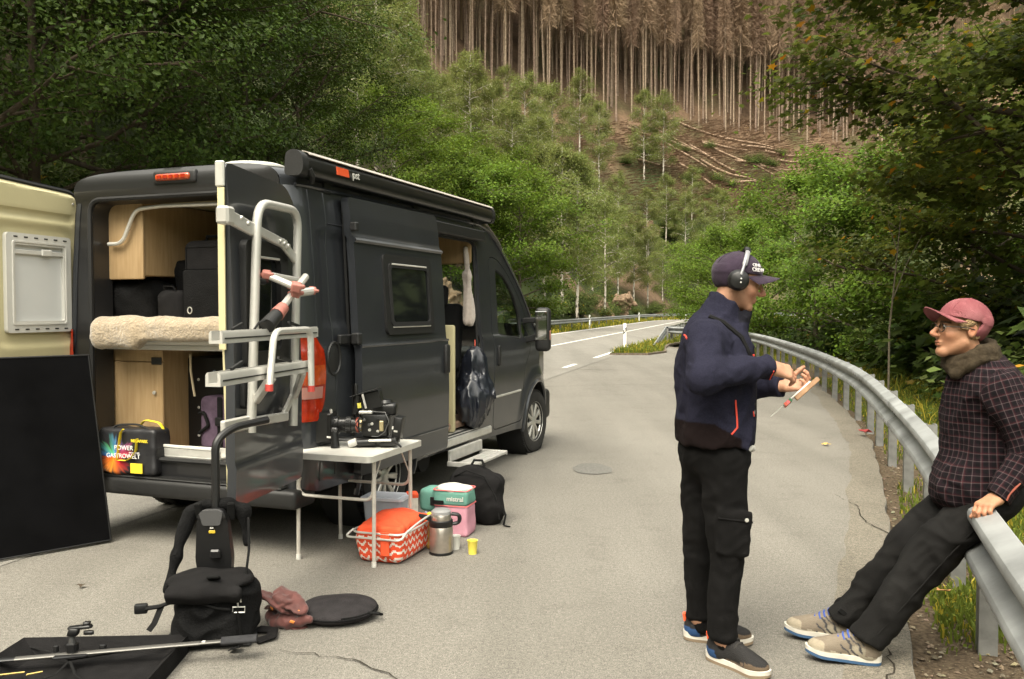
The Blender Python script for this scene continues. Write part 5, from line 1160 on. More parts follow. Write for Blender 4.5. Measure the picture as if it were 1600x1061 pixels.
for p in ((.461, -1.323, 1.20), (.46, -.856, 1.155)): MB().tube([p, (p[0], p[1], p[2] + .03)], .018, 10).build('tube_cap', mat('cap_red', (.45, .05, .04), rough=.5), bk)
A = Vector((.15, -.70, 1.745)); B = Vector((.15, -.26, 1.725)); D = Vector((.30, -.67, 1.68)); E_ = Vector((.26, -.83, 1.53)); Cc = Vector((.28, -.63, 1.65)); CT = Vector((.25, -.43, 1.745)); F_ = Vector((.31, -.48, 1.665))
for p, q, r_ in ((A, B, .019), (A, D, .019), (E_, CT, .020), (Cc, F_, .022)): MB().tube([p, q], r_, 10).build('clamp_arm', M_rack, bk)
for p, r_ in ((A, .022), (D, .026), (Cc, .024), (F_, .020), (B, .018)): blob('clamp_knob', s_wob(s_u([s_box((0, 0, 0), (r_, r_ * 1.2, r_ * .9), .006, (.3, .2, .5)), s_box((0, r_ * 1.1, r_ * .5), (r_ * .5, r_ * .9, r_ * .45), .004), s_cap((-r_ * 1.5, 0, 0), (r_ * 1.5, 0, 0), r_ * .5)], .006), .003, .03, 2), (-.07,) * 3, (.07,) * 3, .005, M_pink, bk).location = p
v1 = (E_ - Cc).normalized(); MB().tube([E_ - v1 * .02, E_ + v1 * .09], [.034, .040], 12).build('clamp_jaw', M_blackp, bk); MB().tube([E_ - v1 * .09, E_ - v1 * .015], [.031, .038], 12).build('clamp_jaw', M_pink, bk)
MB().tube([(.26, -.90, 1.52), (.24, -.97, 1.50), (.22, -.99, 1.46), (.2, -.98, 1.44)], .006, 6).build('cable', M_rubber, bk); MB().tube([(.27, -.86, 1.48), (.28, -.80, 1.45), (.26, -.83, 1.42), (.24, -.80, 1.40)], .005, 6).build('cable', M_rubber, bk)
# number-plate free: white edge below the carrier foot
MB().box(.60, .93, -1.13, -1.05, .553, .575, .004).build('sill_plate', M_step, van)
# ================================================================== LUGGAGE IN THE VAN
def fabric(name, col, var=.25, bump=.35, bscale=220, rough=.92, vs=14, sheen=.0): return mat(name, col, rough=rough, var=var, vscale=vs, bump=bump, bscale=bscale, spec=.15, sheen=sheen)
M_bk = fabric('black_nylon', (.0050, .0050, .0052), .35, .45, 120); M_bk2 = fabric('black_canvas', (.0085, .0080, .0082)); M_web = fabric('black_webbing', (.010, .010, .010), bump=.5, bscale=400); M_bkpl = mat('black_moulded', (.007, .007, .0075), rough=.4)
M_fleece = mat('sherpa_fleece', (.30, .24, .165), rough=1.0, var=.16, vscale=22, bump=.6, bscale=70, spec=.05, sheen=.6)
def vthing(name, w, l, z, label, cat, rz=0.0, group=None): return empty(name, vw(w, l, z), -VYAW + rz, label, cat, group)
# fleece draped over the bed end
f = s_u([s_box((.06, .12, .02), (.74, .30, .045), .04), s_box((.05, -.165, -.025), (.72, .050, .070), .045), s_box((-.48, -.16, -.05), (.19, .055, .09), .045)], .06)
def flo(p): return f(p * np.array([1, 1, 1], np.float32) + np.stack([0 * p[:, 0], 0 * p[:, 0], .05 * np.clip((p[:, 0] + .1), -1, 1) * (p[:, 2] < 0) * -1], 1).astype(np.float32))
o = blob('fleece_blanket', s_wob(s_wob(f, .009, .16, 3), .0022, .016, 5), (-.9, -.3, -.25), (.9, .5, .15), .011, M_fleece, None, 0); o.location = vw(.03, -.93, 1.445); o.rotation_euler = (0, 0, -VYAW); tag(o, 'cream sherpa fleece blanket draped over the end of the bed', 'blanket')
# big upright suitcase
t = vthing('suitcase', .06, -.72, 1.44, 'large black fabric suitcase standing upright on the bed', 'suitcase')
o = MB(); o.box(-.19, .19, -.13, .13, 0, .60, .06, 4); o.build('shell', M_bk2, t); MB().box(-.165, .165, -.155, -.128, .04, .40, .02, 2).build('front_pocket', M_bk, t); MB().tube([(-.15, -.13, .06), (-.15, -.13, .55), (.15, -.13, .55), (.15, -.13, .06)], .006, 5).build('zip', M_web, t)
MB().tube([(-.07, -.02, .59), (-.06, -.02, .63), (.06, -.02, .63), (.07, -.02, .59)], .012, 6).build('handle', M_web, t)
for x in (-.14, .13): MB().lathe([(.001, -.02), (.036, -.018), (.036, .018), (.001, .02)], 14, Matrix.Translation((x, -.135, .045)) @ Matrix.Rotation(R(90), 4, 'X')).build('wheel', M_bkpl, t)
for x in (-.14, .13): MB().lathe([(.001, .005), (.014, .004), (.015, 0)], 10, Matrix.Translation((x, -.156, .045)) @ Matrix.Rotation(R(90), 4, 'X')).build('wheel_hub', M_alu, t)
MB().tube([(-.10 + .018 * math.cos(a), -.158, .12 + .022 * math.sin(a)) for a in np.linspace(0, 6.28, 12)[:-1]], .004, 5, True).build('ring_pull', M_alu, t)
# soft bags on the bed
def softbag(name, w, l, z, half, label, seed, m=M_bk, rot=0.0, cat='bag', grp=None):
    t = vthing(name, w, l, z, label, cat, rot, grp); a, b, c = half
    blob('body', s_fold(s_wob(s_u([s_box((0, 0, c), (a, b, c), min(half) * .55), s_ell((0, 0, c * 1.1), (a * .95, b * 1.05, c * .98))], .05), .02, .16, seed), .010, .09, seed + 2), (-a * 1.4, -b * 1.4, -.06), (a * 1.4, b * 1.4, c * 2.4), .016, m, t)
    MB().tube([(-a * .5, -b * .6, c * 1.75), (-a * .35, -b * .8, c * 2.2), (a * .3, -b * .8, c * 2.2), (a * .5, -b * .6, c * 1.75)], .012, 6, flat=.5).build('strap', M_web, t); return t
softbag('holdall_bag', -.60, -.70, 1.44, (.20, .16, .16), 'slumped black bag at the left end of the bed', 4)
softbag('camera_bag', -.26, -.72, 1.44, (.11, .13, .13), 'small rounded black bag in front of the suitcase', 8, M_bk2)
softbag('holdall_bag', -.22, -.45, 1.62, (.22, .16, .15), 'black bag lying higher behind the small rounded one', 12)
softbag('holdall_bag', .40, -.55, 1.44, (.14, .2, .26), 'black bag behind the suitcase, half hidden by the door edge', 15, M_bk2)
# lower hold: purple cabin case, black crates, strap, metal tray
t = vthing('cabin_case', .13, -.66, .565, 'purple-grey cabin case standing under the bed', 'suitcase'); M_pur = fabric('purple_canvas', (.105, .072, .105), .3)
o = MB(); o.box(-.20, .18, -.11, .11, .02, .40, .045, 4); o.build('shell', M_pur, t); MB().box(-.03, .01, -.128, -.112, .05, .40, .006).build('strap', M_web, t); MB().box(-.04, .02, -.14, -.126, .20, .26, .006).build('buckle', M_bkpl, t); MB().tube(fillet([(-.19, -.115, .28), (-.14, -.125, .29), (-.10, -.125, .20), (-.19, -.115, .14)], .02), .012, 6).build('side_pocket_rim', M_web, t)
MB().box(-.205, .185, -.115, .115, .0, .05, .015, 2).build('base', M_bkpl, t)
t = vthing('equipment_case', -.05, -.42, .565, 'tall black equipment case deep under the bed', 'case'); MB().box(-.24, .24, -.2, .2, 0, .66, .015, 2).build('shell', M_bkpl, t)
for i in range(3): MB().lathe([(.001, .004), (.010, .003), (.011, 0)], 10, Matrix.Translation((-.14, -.202, .10 + i * .20)) @ Matrix.Rotation(R(90), 4, 'X')).build('rivet', M_alu, t)
for i in range(3): MB().lathe([(.001, .004), (.012, .003), (.013, 0)], 10, Matrix.Translation((.0 + i * .07, -.202, .56)) @ Matrix.Rotation(R(90), 4, 'X')).build('switch', mat('grey_blue', (.16, .20, .26), rough=.5), t)
o = MB().tube([(-.02, -.90, 1.26), (-.01, -.91, 1.15), (.02, -.92, 1.03), (.03, -.92, .98)], .012, 6, flat=.35).build('hanging_strap', mat('tan_strap', (.45, .38, .25), rough=.8)); o.location = VO; o.rotation_euler = (0, 0, -VYAW); tag(o, 'pale strap with a dark end hanging below the bed', 'strap')
t = vthing('metal_tray', .02, -1.0, .578, 'low aluminium tray on the van floor beside the printed bag', 'tray'); MB().box(-.22, .30, -.03, .10, 0, .012, .003).build('base', M_alu, t); MB().box(-.22, .30, -.03, -.018, .012, .06, .003).build('rim', M_alu, t); MB().box(-.22, .30, .09, .10, .012, .06, .003).build('rim', M_alu, t); MB().bar((-.2, -.025, .075), (.29, -.025, .068), .02, .018, .003).build('rail', M_white, t)
# printed shopping bag
t = vthing('shopping_bag', -.375, -1.045, .457, 'black printed shopping bag with yellow handles on the bumper sill', 'bag', R(3))
def print_mat():
    m = mat('printed_bag', (.016, .016, .018), rough=.45, spec=.4, bump=.25, bscale=14); nt = m.node_tree; N = nt.nodes; L = nt.links; tc = N.new('ShaderNodeTexCoord'); sp = N.new('ShaderNodeSeparateXYZ'); L.new(tc.outputs['Object'], sp.inputs[0])
    def mth(op, a, b=None, c=None):
        n = N.new('ShaderNodeMath'); n.operation = op
        for i, q in enumerate((a, b, c)):
            if q is None: continue
            if isinstance(q, (int, float)): n.inputs[i].default_value = q
            else: L.new(q, n.inputs[i])
        return n.outputs[0]
    x = mth('ADD', sp.outputs['X'], .09); z = mth('SUBTRACT', sp.outputs['Z'], .12); r = mth('SQRT', mth('ADD', mth('MULTIPLY', x, x), mth('MULTIPLY', z, z))); ang = mth('ARCTAN2', z, x)
    nz = N.new('ShaderNodeTexNoise'); nz.noise_dimensions = '1D'; nz.inputs['Scale'].default_value = 2.6; nz.inputs['Detail'].default_value = 3; L.new(ang, nz.inputs['W'])
    reach = mth('MULTIPLY_ADD', nz.outputs['Fac'], .36, -.045); f = mth('SUBTRACT', 1, mth('DIVIDE', r, reach)); cl = N.new('ShaderNodeClamp'); L.new(f, cl.inputs[0])
    cr = N.new('ShaderNodeValToRGB'); e = cr.color_ramp.elements; e[0].position = 0; e[0].color = (.75, .10, .01, 1); e[1].position = 1; e[1].color = (.03, .12, .55, 1)
    for p, c in ((.22, (.85, .30, .02, 1)), (.40, (.75, .02, .03, 1)), (.55, (.7, .04, .12, 1)), (.72, (.08, .25, .6, 1)), (.85, (.10, .45, .15, 1))): q = e.new(p); q.color = c
    L.new(mth('MULTIPLY_ADD', ang, 1 / 6.2832, .5), cr.inputs[0]); mx = N.new('ShaderNodeMix'); mx.data_type = 'RGBA'; mx.inputs['A'].default_value = (.016, .016, .018, 1); L.new(mth('POWER', cl.outputs[0], .7), mx.inputs['Factor']); L.new(cr.outputs[0], mx.inputs['B']); L.new(mx.outputs['Result'], N['Principled BSDF'].inputs['Base Color']); return m
fb = s_fold(s_box((0, 0, .155), (.245, .10, .155), .03), .006, .08, 4)
blob('bag_body', lambda p: fb(p * np.array([1, 1, 1], np.float32) + np.stack([p[:, 0] * .25 * np.clip(p[:, 2] - .05, 0, 1), p[:, 1] * .8 * np.clip(p[:, 2], 0, 1), 0 * p[:, 0]], 1).astype(np.float32)), (-.3, -.15, -.03), (.3, .15, .36), .009, print_mat(), t)
M_byel = mat('bag_yellow', (.72, .56, .03), rough=.55, var=.1, vscale=20)
for y, pts in ((-.085, [(-.055, .10), (-.04, .19), (-.02, .29), (.0, .31)]), (-.085, [(.11, .25), (.10, .17), (.06, .12), (.02, .10), (-.04, .10)])): MB().tube([(a, y - .018, b) for a, b in pts], .014, 6, flat=.25).build('handle', M_byel, t)
MB().tube(fillet([(.02, .03, .31), (.06, .03, .36), (.20, .02, .345), (.23, .02, .28)], .04), .014, 6, flat=.35).build('handle', M_byel, t); MB().tube(fillet([(-.17, -.05, .28), (-.10, -.05, .33), (.08, -.05, .34), (.17, -.05, .30)], .05), .007, 6).build('carry_cord', M_rubber, t)
M_bwh = mat('print_white', (.75, .75, .72), rough=.6)
for txt, sz, x, z in (('POWER', .044, .005, .185), ('GASTROWELT', .042, .0, .13)): put_text('print', txt, sz, M_bwh, t, (x, -.108, z), (1, 0, 0), (0, 0, 1), .0008, .0)
put_text('print', 'DEUTSCHLAND', .012, M_bwh, t, (.09, -.108, .155), (1, 0, 0), (0, 0, 1), .0008); put_text('print', 'MEGAPARK', .026, M_byel, t, (.13, -.106, .235), (1, 0, 0), (0, 0, 1), .0008, .0008)
MB().box(.06, .155, -.112, -.104, .02, .085, .001).build('label_patch', M_byel, t); MB().box(-.235, -.185, -.112, -.104, .02, .06, .001).build('label_patch', M_bwh, t); put_text('print', 'Metro', .016, mat('print_blue', (.05, .10, .4)), t, (-.21, -.1135, .042), (1, 0, 0), (0, 0, 1), .0005)
# black flag leaning against the open left door
t = empty('flag_panel', vw(-.46, -1.175, 0), -VYAW, 'large black cloth flag panel standing against the open left door', 'panel')
d_ = Vector((-.285, -.60, 0)).normalized(); nrm = Vector((d_.y, -d_.x, 0)) * -1
M_duv = mat('duvetyne', (.0045, .0045, .005), rough=1.0, spec=.05, var=.3, vscale=4)
def fp(a, b, q): return tuple(d_ * a + Vector((-.14, 0, 0)) * (b / 1.26) + Vector((.0, -.03, 0)) * (b / 1.26) + Vector((0, 0, b)) + Vector((d_.y, -d_.x, 0)) * q)
MB().prism(rrect(0, 1.0, .015, 1.262, .012), fp, 0, .012).build('cloth', M_duv, t)
MB().tube([fp(a, b, .006) for a, b in ((0, .02), (0, 1.26), (1.0, 1.26), (1.0, .02))], .0105, 8, True).build('frame', M_bkpl, t)
# ---- in the side doorway: towel and bin bag
o = blob('towel', s_fold(s_wob(s_u([s_cap((0, 0, 0), (.0, .02, -.25), .018, .045), s_cap((0, .02, -.25), (.01, .03, -.66), .045, .055)], .05), .012, .06, 3, (1, 1, .25)), .008, .03, 5, (1, 1, .12)), (-.12, -.12, -.72), (.12, .14, .05), .009, mat('towel_cloth', (.42, .36, .32), rough=1, var=.1, vscale=40, bump=.5, bscale=200, sheen=.4)); o.location = vw(.86, 1.76, 2.13); o.rotation_euler = (0, 0, -VYAW); tag(o, 'pale pink-grey towel hanging in the side doorway', 'towel')
t = vthing('bin_bag', .97, 1.70, .49, 'full dark blue plastic bin bag hanging in the side doorway', 'bag'); M_bin = mat('bin_plastic', (.008, .010, .017), rough=.33, spec=.6, coat=.2, var=.2, vscale=6)
fbag = s_u([s_ell((0, 0, .22), (.13, .25, .24)), s_cap((0, .02, .30), (0, .02, .60), .17, .10), s_cap((0, .0, .60), (0, .01, .68), .06, .03)], .12)
blob('sack', s_fold(s_fold(s_wob(fbag, .010, .18, 7), .018, .06, 3, (1, 1, .12)), .007, .028, 9, (1, 1, .3)), (-.3, -.34, -.06), (.3, .34, .76), .012, M_bin, t); MB().tube([(0, .01, .68), (.01, .0, .74), (0, .02, .80)], .006, 6).build('tie', mat('tie_red', (.5, .06, .03), rough=.5), t)
# ================================================================== CAMPING TABLE WITH THE FILM CAMERA
TZ = .69; tc0 = Vector((-1.0, 5.575, 0)); tyaw = -R(19)
tb = empty('folding_table', tc0, tyaw, 'white folding camping table with tubular legs beside the van', 'table'); M_ttop = mat('table_white', (.60, .585, .53), rough=.42, var=.04, vscale=5)
MB().prism(rrect(-.345, .30, -.37, .36, .045), lambda a, b, q: (a, b, q), TZ - .012, TZ).build('tabletop', M_ttop, tb)
n_ = 48; po = rrect(-.349, .304, -.374, .364, .048); pi_ = rrect(-.337, .292, -.362, .352, .040); bb_ = MB(); V = [(a, c, TZ - .034) for a, c in po] + [(a, c, TZ + .002) for a, c in po] + [(a, c, TZ + .002) for a, c in pi_] + [(a, c, TZ - .034) for a, c in pi_]; n_ = len(po)
bb_.add(V, [(k * n_ + i, k * n_ + (i + 1) % n_, ((k + 1) % 4) * n_ + (i + 1) % n_, ((k + 1) % 4) * n_ + i) for k in range(4) for i in range(n_)]); bb_.build('edge_band', M_alu, tb)
M_leg = mat('table_leg', (.58, .55, .50), rough=.35, metal=.4, var=.08, vscale=20)
for y, zb_ in ((-.24, .30), (.26, .30)):
    for x in (-.275, .255):
        lg = MB().tube([(x, y, TZ - .03), (x, y * 1.03, .02)], .0125, 10).build('leg', M_leg, tb); MB().tube([(x, y * 1.03, .03), (x, y * 1.03, 0)], .0155, 10).build('foot', M_white, lg)
        MB().tube([(x * .97, y, TZ - .20), (x * .97, y * (.55), TZ - .04)], .005, 6).build('stay', M_leg, tb)
    MB().tube(fillet([(-.275, y * 1.01, TZ - .16), (-.27, y * 1.01, TZ - .285), (.245, y * 1.01, TZ - .285), (.25, y * 1.01, TZ - .16)], .07, 6), .010, 8).build('crossbar', M_leg, tb)
# film camera: lens axis along local -x (matte box to the left), battery to the right
cm = empty('film_camera', (-1.085, 5.60, TZ + .004), -R(3), 'black cinema camera with matte box, lens and rods on the table', 'camera'); cm.scale = (1.1, 1.1, 1.1)
M_cb = mat('camera_black', (.007, .007, .007), rough=.38, var=.3, vscale=40); M_cg = mat('camera_grey', (.10, .10, .10), rough=.35, metal=.5); M_cl = mat('lens_black', (.012, .012, .012), rough=.25, coat=.3)
def cx(x, y, z): return (x, y, z)
mb_ = MB(); po = [(-.085, .015), (.085, .015), (.085, .20), (-.085, .20)]; pi_ = [(-.055, .05), (.055, .05), (.055, .165), (-.055, .165)]
mb_.add([(-.17, a * 1.12, .0 + b * 1.05) for a, b in po] + [(-.08, a * .8, .02 + b * .85) for a, b in po] + [(-.165, a * 1.0, b * 1.02) for a, b in [(-.085, .02), (.085, .02), (.085, .195), (-.085, .195)]] + [(-.10, a, b) for a, b in pi_], [(i, (i + 1) % 4, 4 + (i + 1) % 4, 4 + i) for i in range(4)] + [(i, (i + 1) % 4, 8 + (i + 1) % 4, 8 + i) for i in range(4)] + [(8 + i, 8 + (i + 1) % 4, 12 + (i + 1) % 4, 12 + i) for i in range(4)] + [(4, 5, 6, 7), (12, 13, 14, 15)])
mo_ = mb_.build('matte_box', M_cb, cm, False); MB().box(-.085, -.055, -.07, .07, .03, .19, .006).build('filter_stage', M_cb, mo_)
for y, z in ((-.06, .205), (-.02, .208), (.03, .205), (.06, .20)): MB().lathe([(.001, .014), (.008, .012), (.008, 0)], 8, Matrix.Translation((-.075 - y * .3, y, z - .012))).build('thumbscrew', M_alu, mo_)
LX = Matrix.Translation((-.055, 0, .118)) @ Matrix.Rotation(R(90), 4, 'Y')
ln = MB().lathe([(.020, 0), (.052, 0), (.052, .03), (.045, .034), (.045, .07), (.048, .073), (.048, .105), (.043, .108), (.043, .15), (.036, .155), (.036, .19), (.02, .19)], 32, LX).build('lens', M_cl, cm)
for i in range(40):
    a = 2 * math.pi * i / 40; q = LX @ Vector((.0485 * math.cos(a), .0485 * math.sin(a), .09)); 
    if i % 2 == 0: MB().box(-.014, .014, -.002, .002, -.0025, .0025, 0, 1, Matrix.Translation(q) @ Matrix.Rotation(-a + R(90), 4, 'X')).build('focus_tooth', M_cb, ln)
MB().lathe([(.0455, .135), (.047, .137), (.047, .148), (.0455, .150)], 32, LX, cap=False).build('red_ring', mat('lens_red', (.40, .10, .07), rough=.4), ln)
MB().lathe([(.044, .157), (.047, .160), (.047, .170), (.04, .172)], 24, LX, cap=False).build('mount_ring', mat('brass', (.50, .42, .24), rough=.4, metal=.7), ln)
for i in range(10):
    a = 2 * math.pi * i / 10; q = LX @ Vector((.046 * math.cos(a), .046 * math.sin(a), .164)); MB().obox(q, (.014, .012, .012), (0, 0, 0), .002).build('mount_lug', M_cg, ln)
bo = MB().box(.12, .27, -.06, .055, .055, .185, .010, 2).build('camera_body', M_cb, cm)
rg = random.Random(3)
for i in range(9): MB().lathe([(.001, .010), (.008, .009), (.009, 0)], 9, Matrix.Translation((rg.uniform(.135, .26), -.061, rg.uniform(.075, .17))) @ Matrix.Rotation(R(90), 4, 'X')).build('button', [M_cg, M_alu, M_cb][i % 3], bo)
MB().box(.225, .25, -.075, -.06, .09, .15, .004).build('port_cover', mat('brass', (.5, .42, .24)), bo); MB().box(.10, .18, -.055, .035, .187, .205, .005).build('top_plate', M_alu, bo)
mg = MB().box(.15, .31, .0, .09, .17, .245, .02, 3).build('magazine', M_cb, cm); MB().lathe([(.001, .02), (.035, .018), (.045, 0)], 20, Matrix.Translation((.24, .04, .245))).build('magazine_hub', M_cb, mg)
bt = MB().obox((.325, -.005, .105), (.05, .11, .13), (0, R(8), 0), .008, 2).build('battery', M_cb, cm); MB().obox((.318, -.0615, .09), (.022, .003, .010), (0, R(8), 0)).build('battery_label', M_alu, bt); MB().obox((.302, -.0615, .11), (.008, .003, .018), (0, R(8), 0)).build('battery_label', M_white, bt)
mn = empty('monitor', (0, 0, 0)); mn.parent = cm; MB().obox((.085, .0, .24), (.03, .10, .12), (0, R(10), 0), .006).build('monitor_body', M_cb, mn); MB().obox((.13, .0, .310), (.17, .11, .005), (0, R(-17), 0), .001).build('sunshade', M_cb, mn); MB().obox((.135, -.055, .262), (.012, .004, .085), (0, R(-14), 0)).build('sunshade_edge', M_alu, mn); MB().obox((.17, .02, .262), (.11, .09, .10), (0, R(-12), 0), .004).build('hood', M_cb, mn)
MB().obox((.105, -.052, .237), (.022, .004, .03), (0, R(-8), 0)).build('sticker', mat('sticker_yellow', (.55, .50, .08), rough=.5), mn); MB().tube([(.075, .0, .30), (.075, .0, .345), (.072, 0, .36)], [.012, .010, .007], 10).build('knob', M_cb, mn)
MB().bar((.09, -.0, .17), (.09, 0, .26), .03, .035, .004).build('monitor_arm', M_cb, cm)
for y in (-.045, .045): MB().tube([(-.12, y, .035), (.34, y, .035)], .0085, 10).build('rod', M_cg, cm)
MB().tube([(.17, -.10, .040), (.30, -.10, .044)], .008, 8).build('handgrip_rod', M_alu, cm)
sb = MB(); sb.obox((.20, -.01, .02), (.24, .11, .030), bev=.008); sb.obox((.12, -.05, .028), (.11, .06, .045), (0, R(6), R(8)), .014, 2); sb.obox((.28, -.07, .03), (.11, .05, .05), (0, R(-5), R(-8)), .016, 2); sb.build('shoulder_pad', M_cb, cm)
MB().lathe([(.001, -.026), (.022, -.024), (.022, .024), (.001, .026)], 16, Matrix.Translation((.075, -.085, .024)) @ Matrix.Rotation(R(70), 4, 'Y')).build('rod_cap', M_white, cm)
MB().tube([(.095, -.08, .024), (.20, -.07, .028)], .022, 12).build('grip', M_cb, cm)
hg2 = MB(); hg2.tube([(-.035, -.095, .115), (-.03, -.095, .07), (-.025, -.10, .0)], [.016, .022, .026], 12); hg2.build('follow_focus', M_cb, cm); MB().tube([(-.04, -.095, .055), (-.075, -.09, .058)], .006, 8).build('follow_focus_knob', M_alu, cm); MB().obox((-.03, -.098, .10), (.034, .03, .03), (0, R(10), 0), .006).build('follow_focus_dial', M_cg, cm)
MB().tube([(.18, -.04, .20), (.26, -.07, .20), (.285, -.085, .15), (.26, -.08, .09), (.22, -.07, .06), (.18, -.065, .06)], .0035, 6).build('cable', M_cg, cm); MB().tube([(.11, -.06, .17), (.09, -.085, .13), (.12, -.08, .08)], .004, 6).build('cable', M_rubber, cm); MB().tube([(.28, -.07, .06), (.33, -.10, .03), (.36, -.11, .006)], .006, 6).build('cable', M_rubber, cm)
# ================================================================== THINGS ON THE GROUND BY THE TABLE
# picnic basket
t = empty('picnic_basket', (-.755, 5.53, 0), -R(18), 'orange and white zigzag picnic basket under the table', 'basket')
def zig_mat():
    m = mat('zigzag_cloth', (.75, .10, .03), rough=.85, bump=.2, bscale=150); nt = m.node_tree; N = nt.nodes; L = nt.links; tc = N.new('ShaderNodeTexCoord'); sp = N.new('ShaderNodeSeparateXYZ'); L.new(tc.outputs['Object'], sp.inputs[0])
    def mth(op, a, b=None):
        n = N.new('ShaderNodeMath'); n.operation = op
        for i, q in enumerate((a, b)):
            if q is None: continue
            if isinstance(q, (int, float)): n.inputs[i].default_value = q
            else: L.new(q, n.inputs[i])
        return n.outputs[0]
    u = mth('ADD', sp.outputs['X'], mth('MULTIPLY', sp.outputs['Y'], -1.0)); fl = mth('PINGPONG', mth('ADD', u, 5), .030); st_ = mth('SNAP', fl, .010); v = mth('ADD', sp.outputs['Z'], mth('MULTIPLY', st_, 1.0)); fr_ = mth('FRACT', mth('MULTIPLY', v, 1 / .048)); k = mth('GREATER_THAN', fr_, .66); top = mth('LESS_THAN', sp.outputs['Z'], .175); k = mth('MULTIPLY', k, top)
    gap = mth('GREATER_THAN', mth('FRACT', mth('MULTIPLY', mth('ADD', u, 5), 1 / .12)), .10); k = mth('MULTIPLY', k, gap)
    mx = N.new('ShaderNodeMix'); mx.data_type = 'RGBA'; mx.inputs['A'].default_value = (.74, .075, .022, 1); mx.inputs['B'].default_value = (.78, .72, .64, 1); L.new(k, mx.inputs['Factor']); L.new(mx.outputs['Result'], N['Principled BSDF'].inputs['Base Color']); return m
def bask(p):
    k = 1 + .55 * np.clip(.20 - p[:, 2], 0, .22); q = np.stack([p[:, 0] * k, p[:, 1] * k, p[:, 2]], 1).astype(np.float32); return s_box((0, 0, .105), (.165, .24, .105), .045)(q)
blob('basket_body', s_wob(bask, .004, .06, 2), (-.2, -.28, -.03), (.2, .28, .24), .009, zig_mat(), t); M_or = mat('orange_cloth', (.74, .085, .025), rough=.85, var=.08, vscale=20, bump=.25, bscale=160)
blob('lid', s_fold(s_wob(s_u([s_box((0, 0, .205), (.155, .225, .035), .03), s_ell((0.0, .03, .218), (.14, .19, .050))], .05), .008, .10, 5), .004, .06, 3), (-.2, -.28, .14), (.2, .28, .34), .009, M_or, t)
rp = rrect(-.178, .178, -.25, .25, .08, 6); MB().tube([(a, b, .195) for a, b in rp], .007, 8, True).build('frame_tube', M_alu, t); MB().tube(fillet([(-.178, -.20, .20), (-.21, -.26, .165), (.17, -.26, .165), (.178, -.20, .20)], .05), .007, 8).build('handle', M_alu, t); MB().tube(fillet([(.178, .20, .20), (.21, .10, .25), (.21, -.10, .24), (.178, -.20, .20)], .05), .007, 8).build('handle', M_alu, t)
MB().box(.03, .09, -.256, -.246, .06, .21, .004).build('strap', M_or, t)
# clear food tub behind the basket
t = empty('food_tub', (-.865, 5.98, 0), -R(14), 'clear plastic food tub behind the orange basket', 'tub'); M_clear = mat('clear_plastic', (.52, .55, .62), rough=.25, spec=.5, alpha=.72)
b = MB(); b.add([(a, c, z) for z, k in ((0, .85), (.27, 1.0)) for a, c in [(x * k, y * k) for x, y in rrect(-.14, .14, -.10, .10, .03)]], [(i, (i + 1) % 24, 24 + (i + 1) % 24, 24 + i) for i in range(24)] + [tuple(range(23, -1, -1))]); b.build('tub_body', M_clear, t); b = MB(); b.prism(rrect(-.155, .155, -.115, .115, .035), lambda a, c, q: (a, c, q), .268, .285); b.prism(rrect(-.12, .12, -.085, .085, .025), lambda a, c, q: (a, c, q), .285, .290); b.build('tub_lid', mat('lid_plastic', (.60, .62, .68), rough=.35), t)
# carton and small packets between basket and cooler
t = empty('drinks_carton', (-.715, 6.05, 0), R(12), 'white carton with an orange top edge behind the basket', 'carton'); MB().box(-.055, .055, -.05, .05, 0, .27, .004).build('carton_box', mat('carton_white', (.62, .58, .50), rough=.6, var=.15, vscale=30), t); MB().box(-.02, .057, -.052, .052, .255, .29, .006).build('carton_top', M_or, t)
o = MB(); o.prism([(-.025, 0), (.028, 0), (.032, .06), (.026, .17), (0, .20), (-.026, .165)], lambda a, c, q: (a, q, c), -.02, .02); o = o.build('snack_packet', mat('packet_blue', (.28, .42, .60), rough=.35, var=.4, vscale=30)); o.location = (-.585, 5.86, 0); tag(o, 'pale blue packet standing behind the thermos', 'packet')
t = empty('fruit_net', (-.53, 5.68, 0), 0, 'small yellow and orange packet beside the thermos', 'packet'); blob('packet_body', s_wob(s_box((0, 0, .11), (.035, .03, .11), .02), .006, .05, 3), (-.07, -.07, -.02), (.07, .07, .25), .009, mat('fruit_pack', (.55, .30, .05), rough=.5, col2=(.12, .05, .02), vscale=28), t); MB().lathe([(.001, .03), (.02, .02), (.022, 0)], 10, Matrix.Translation((-.01, 0, .21))).build('packet_cap', M_byel, t)
# thermos airpot
t = empty('thermos_jug', (-.455, 5.56, 0), 0, 'steel pump thermos jug with black top and handle', 'thermos'); M_steel = mat('brushed_steel', (.50, .45, .40), rough=.30, metal=.9, var=.08, vscale=30)
MB().lathe([(.001, 0), (.080, 0), (.082, .012), (.080, .02)], 32).build('base', M_bkpl, t); MB().lathe([(.078, .02), (.080, .10), (.079, .20), (.076, .205)], 36, cap=False).build('body', M_steel, t); MB().lathe([(.077, .20), (.080, .205), (.080, .245), (.074, .25)], 32, cap=False).build('band', M_bkpl, t); MB().lathe([(.070, .248), (.069, .29), (.066, .295)], 32, cap=False).build('collar', M_steel, t); MB().lathe([(.068, .29), (.066, .312), (.05, .325), (.001, .328)], 32).build('lid', mat('lid_grey', (.22, .22, .22), rough=.4), t)
MB().prism([(-.06, .235), (-.145, .275), (-.15, .285), (-.06, .268)], lambda a, c, q: (a, q, c), -.03, .03).build('spout', M_bkpl, t); MB().tube(fillet([(.07, .0, .29), (.125, .0, .285), (.125, .0, .225), (.07, .0, .215)], .03), .014, 8).build('handle', M_bkpl, t)
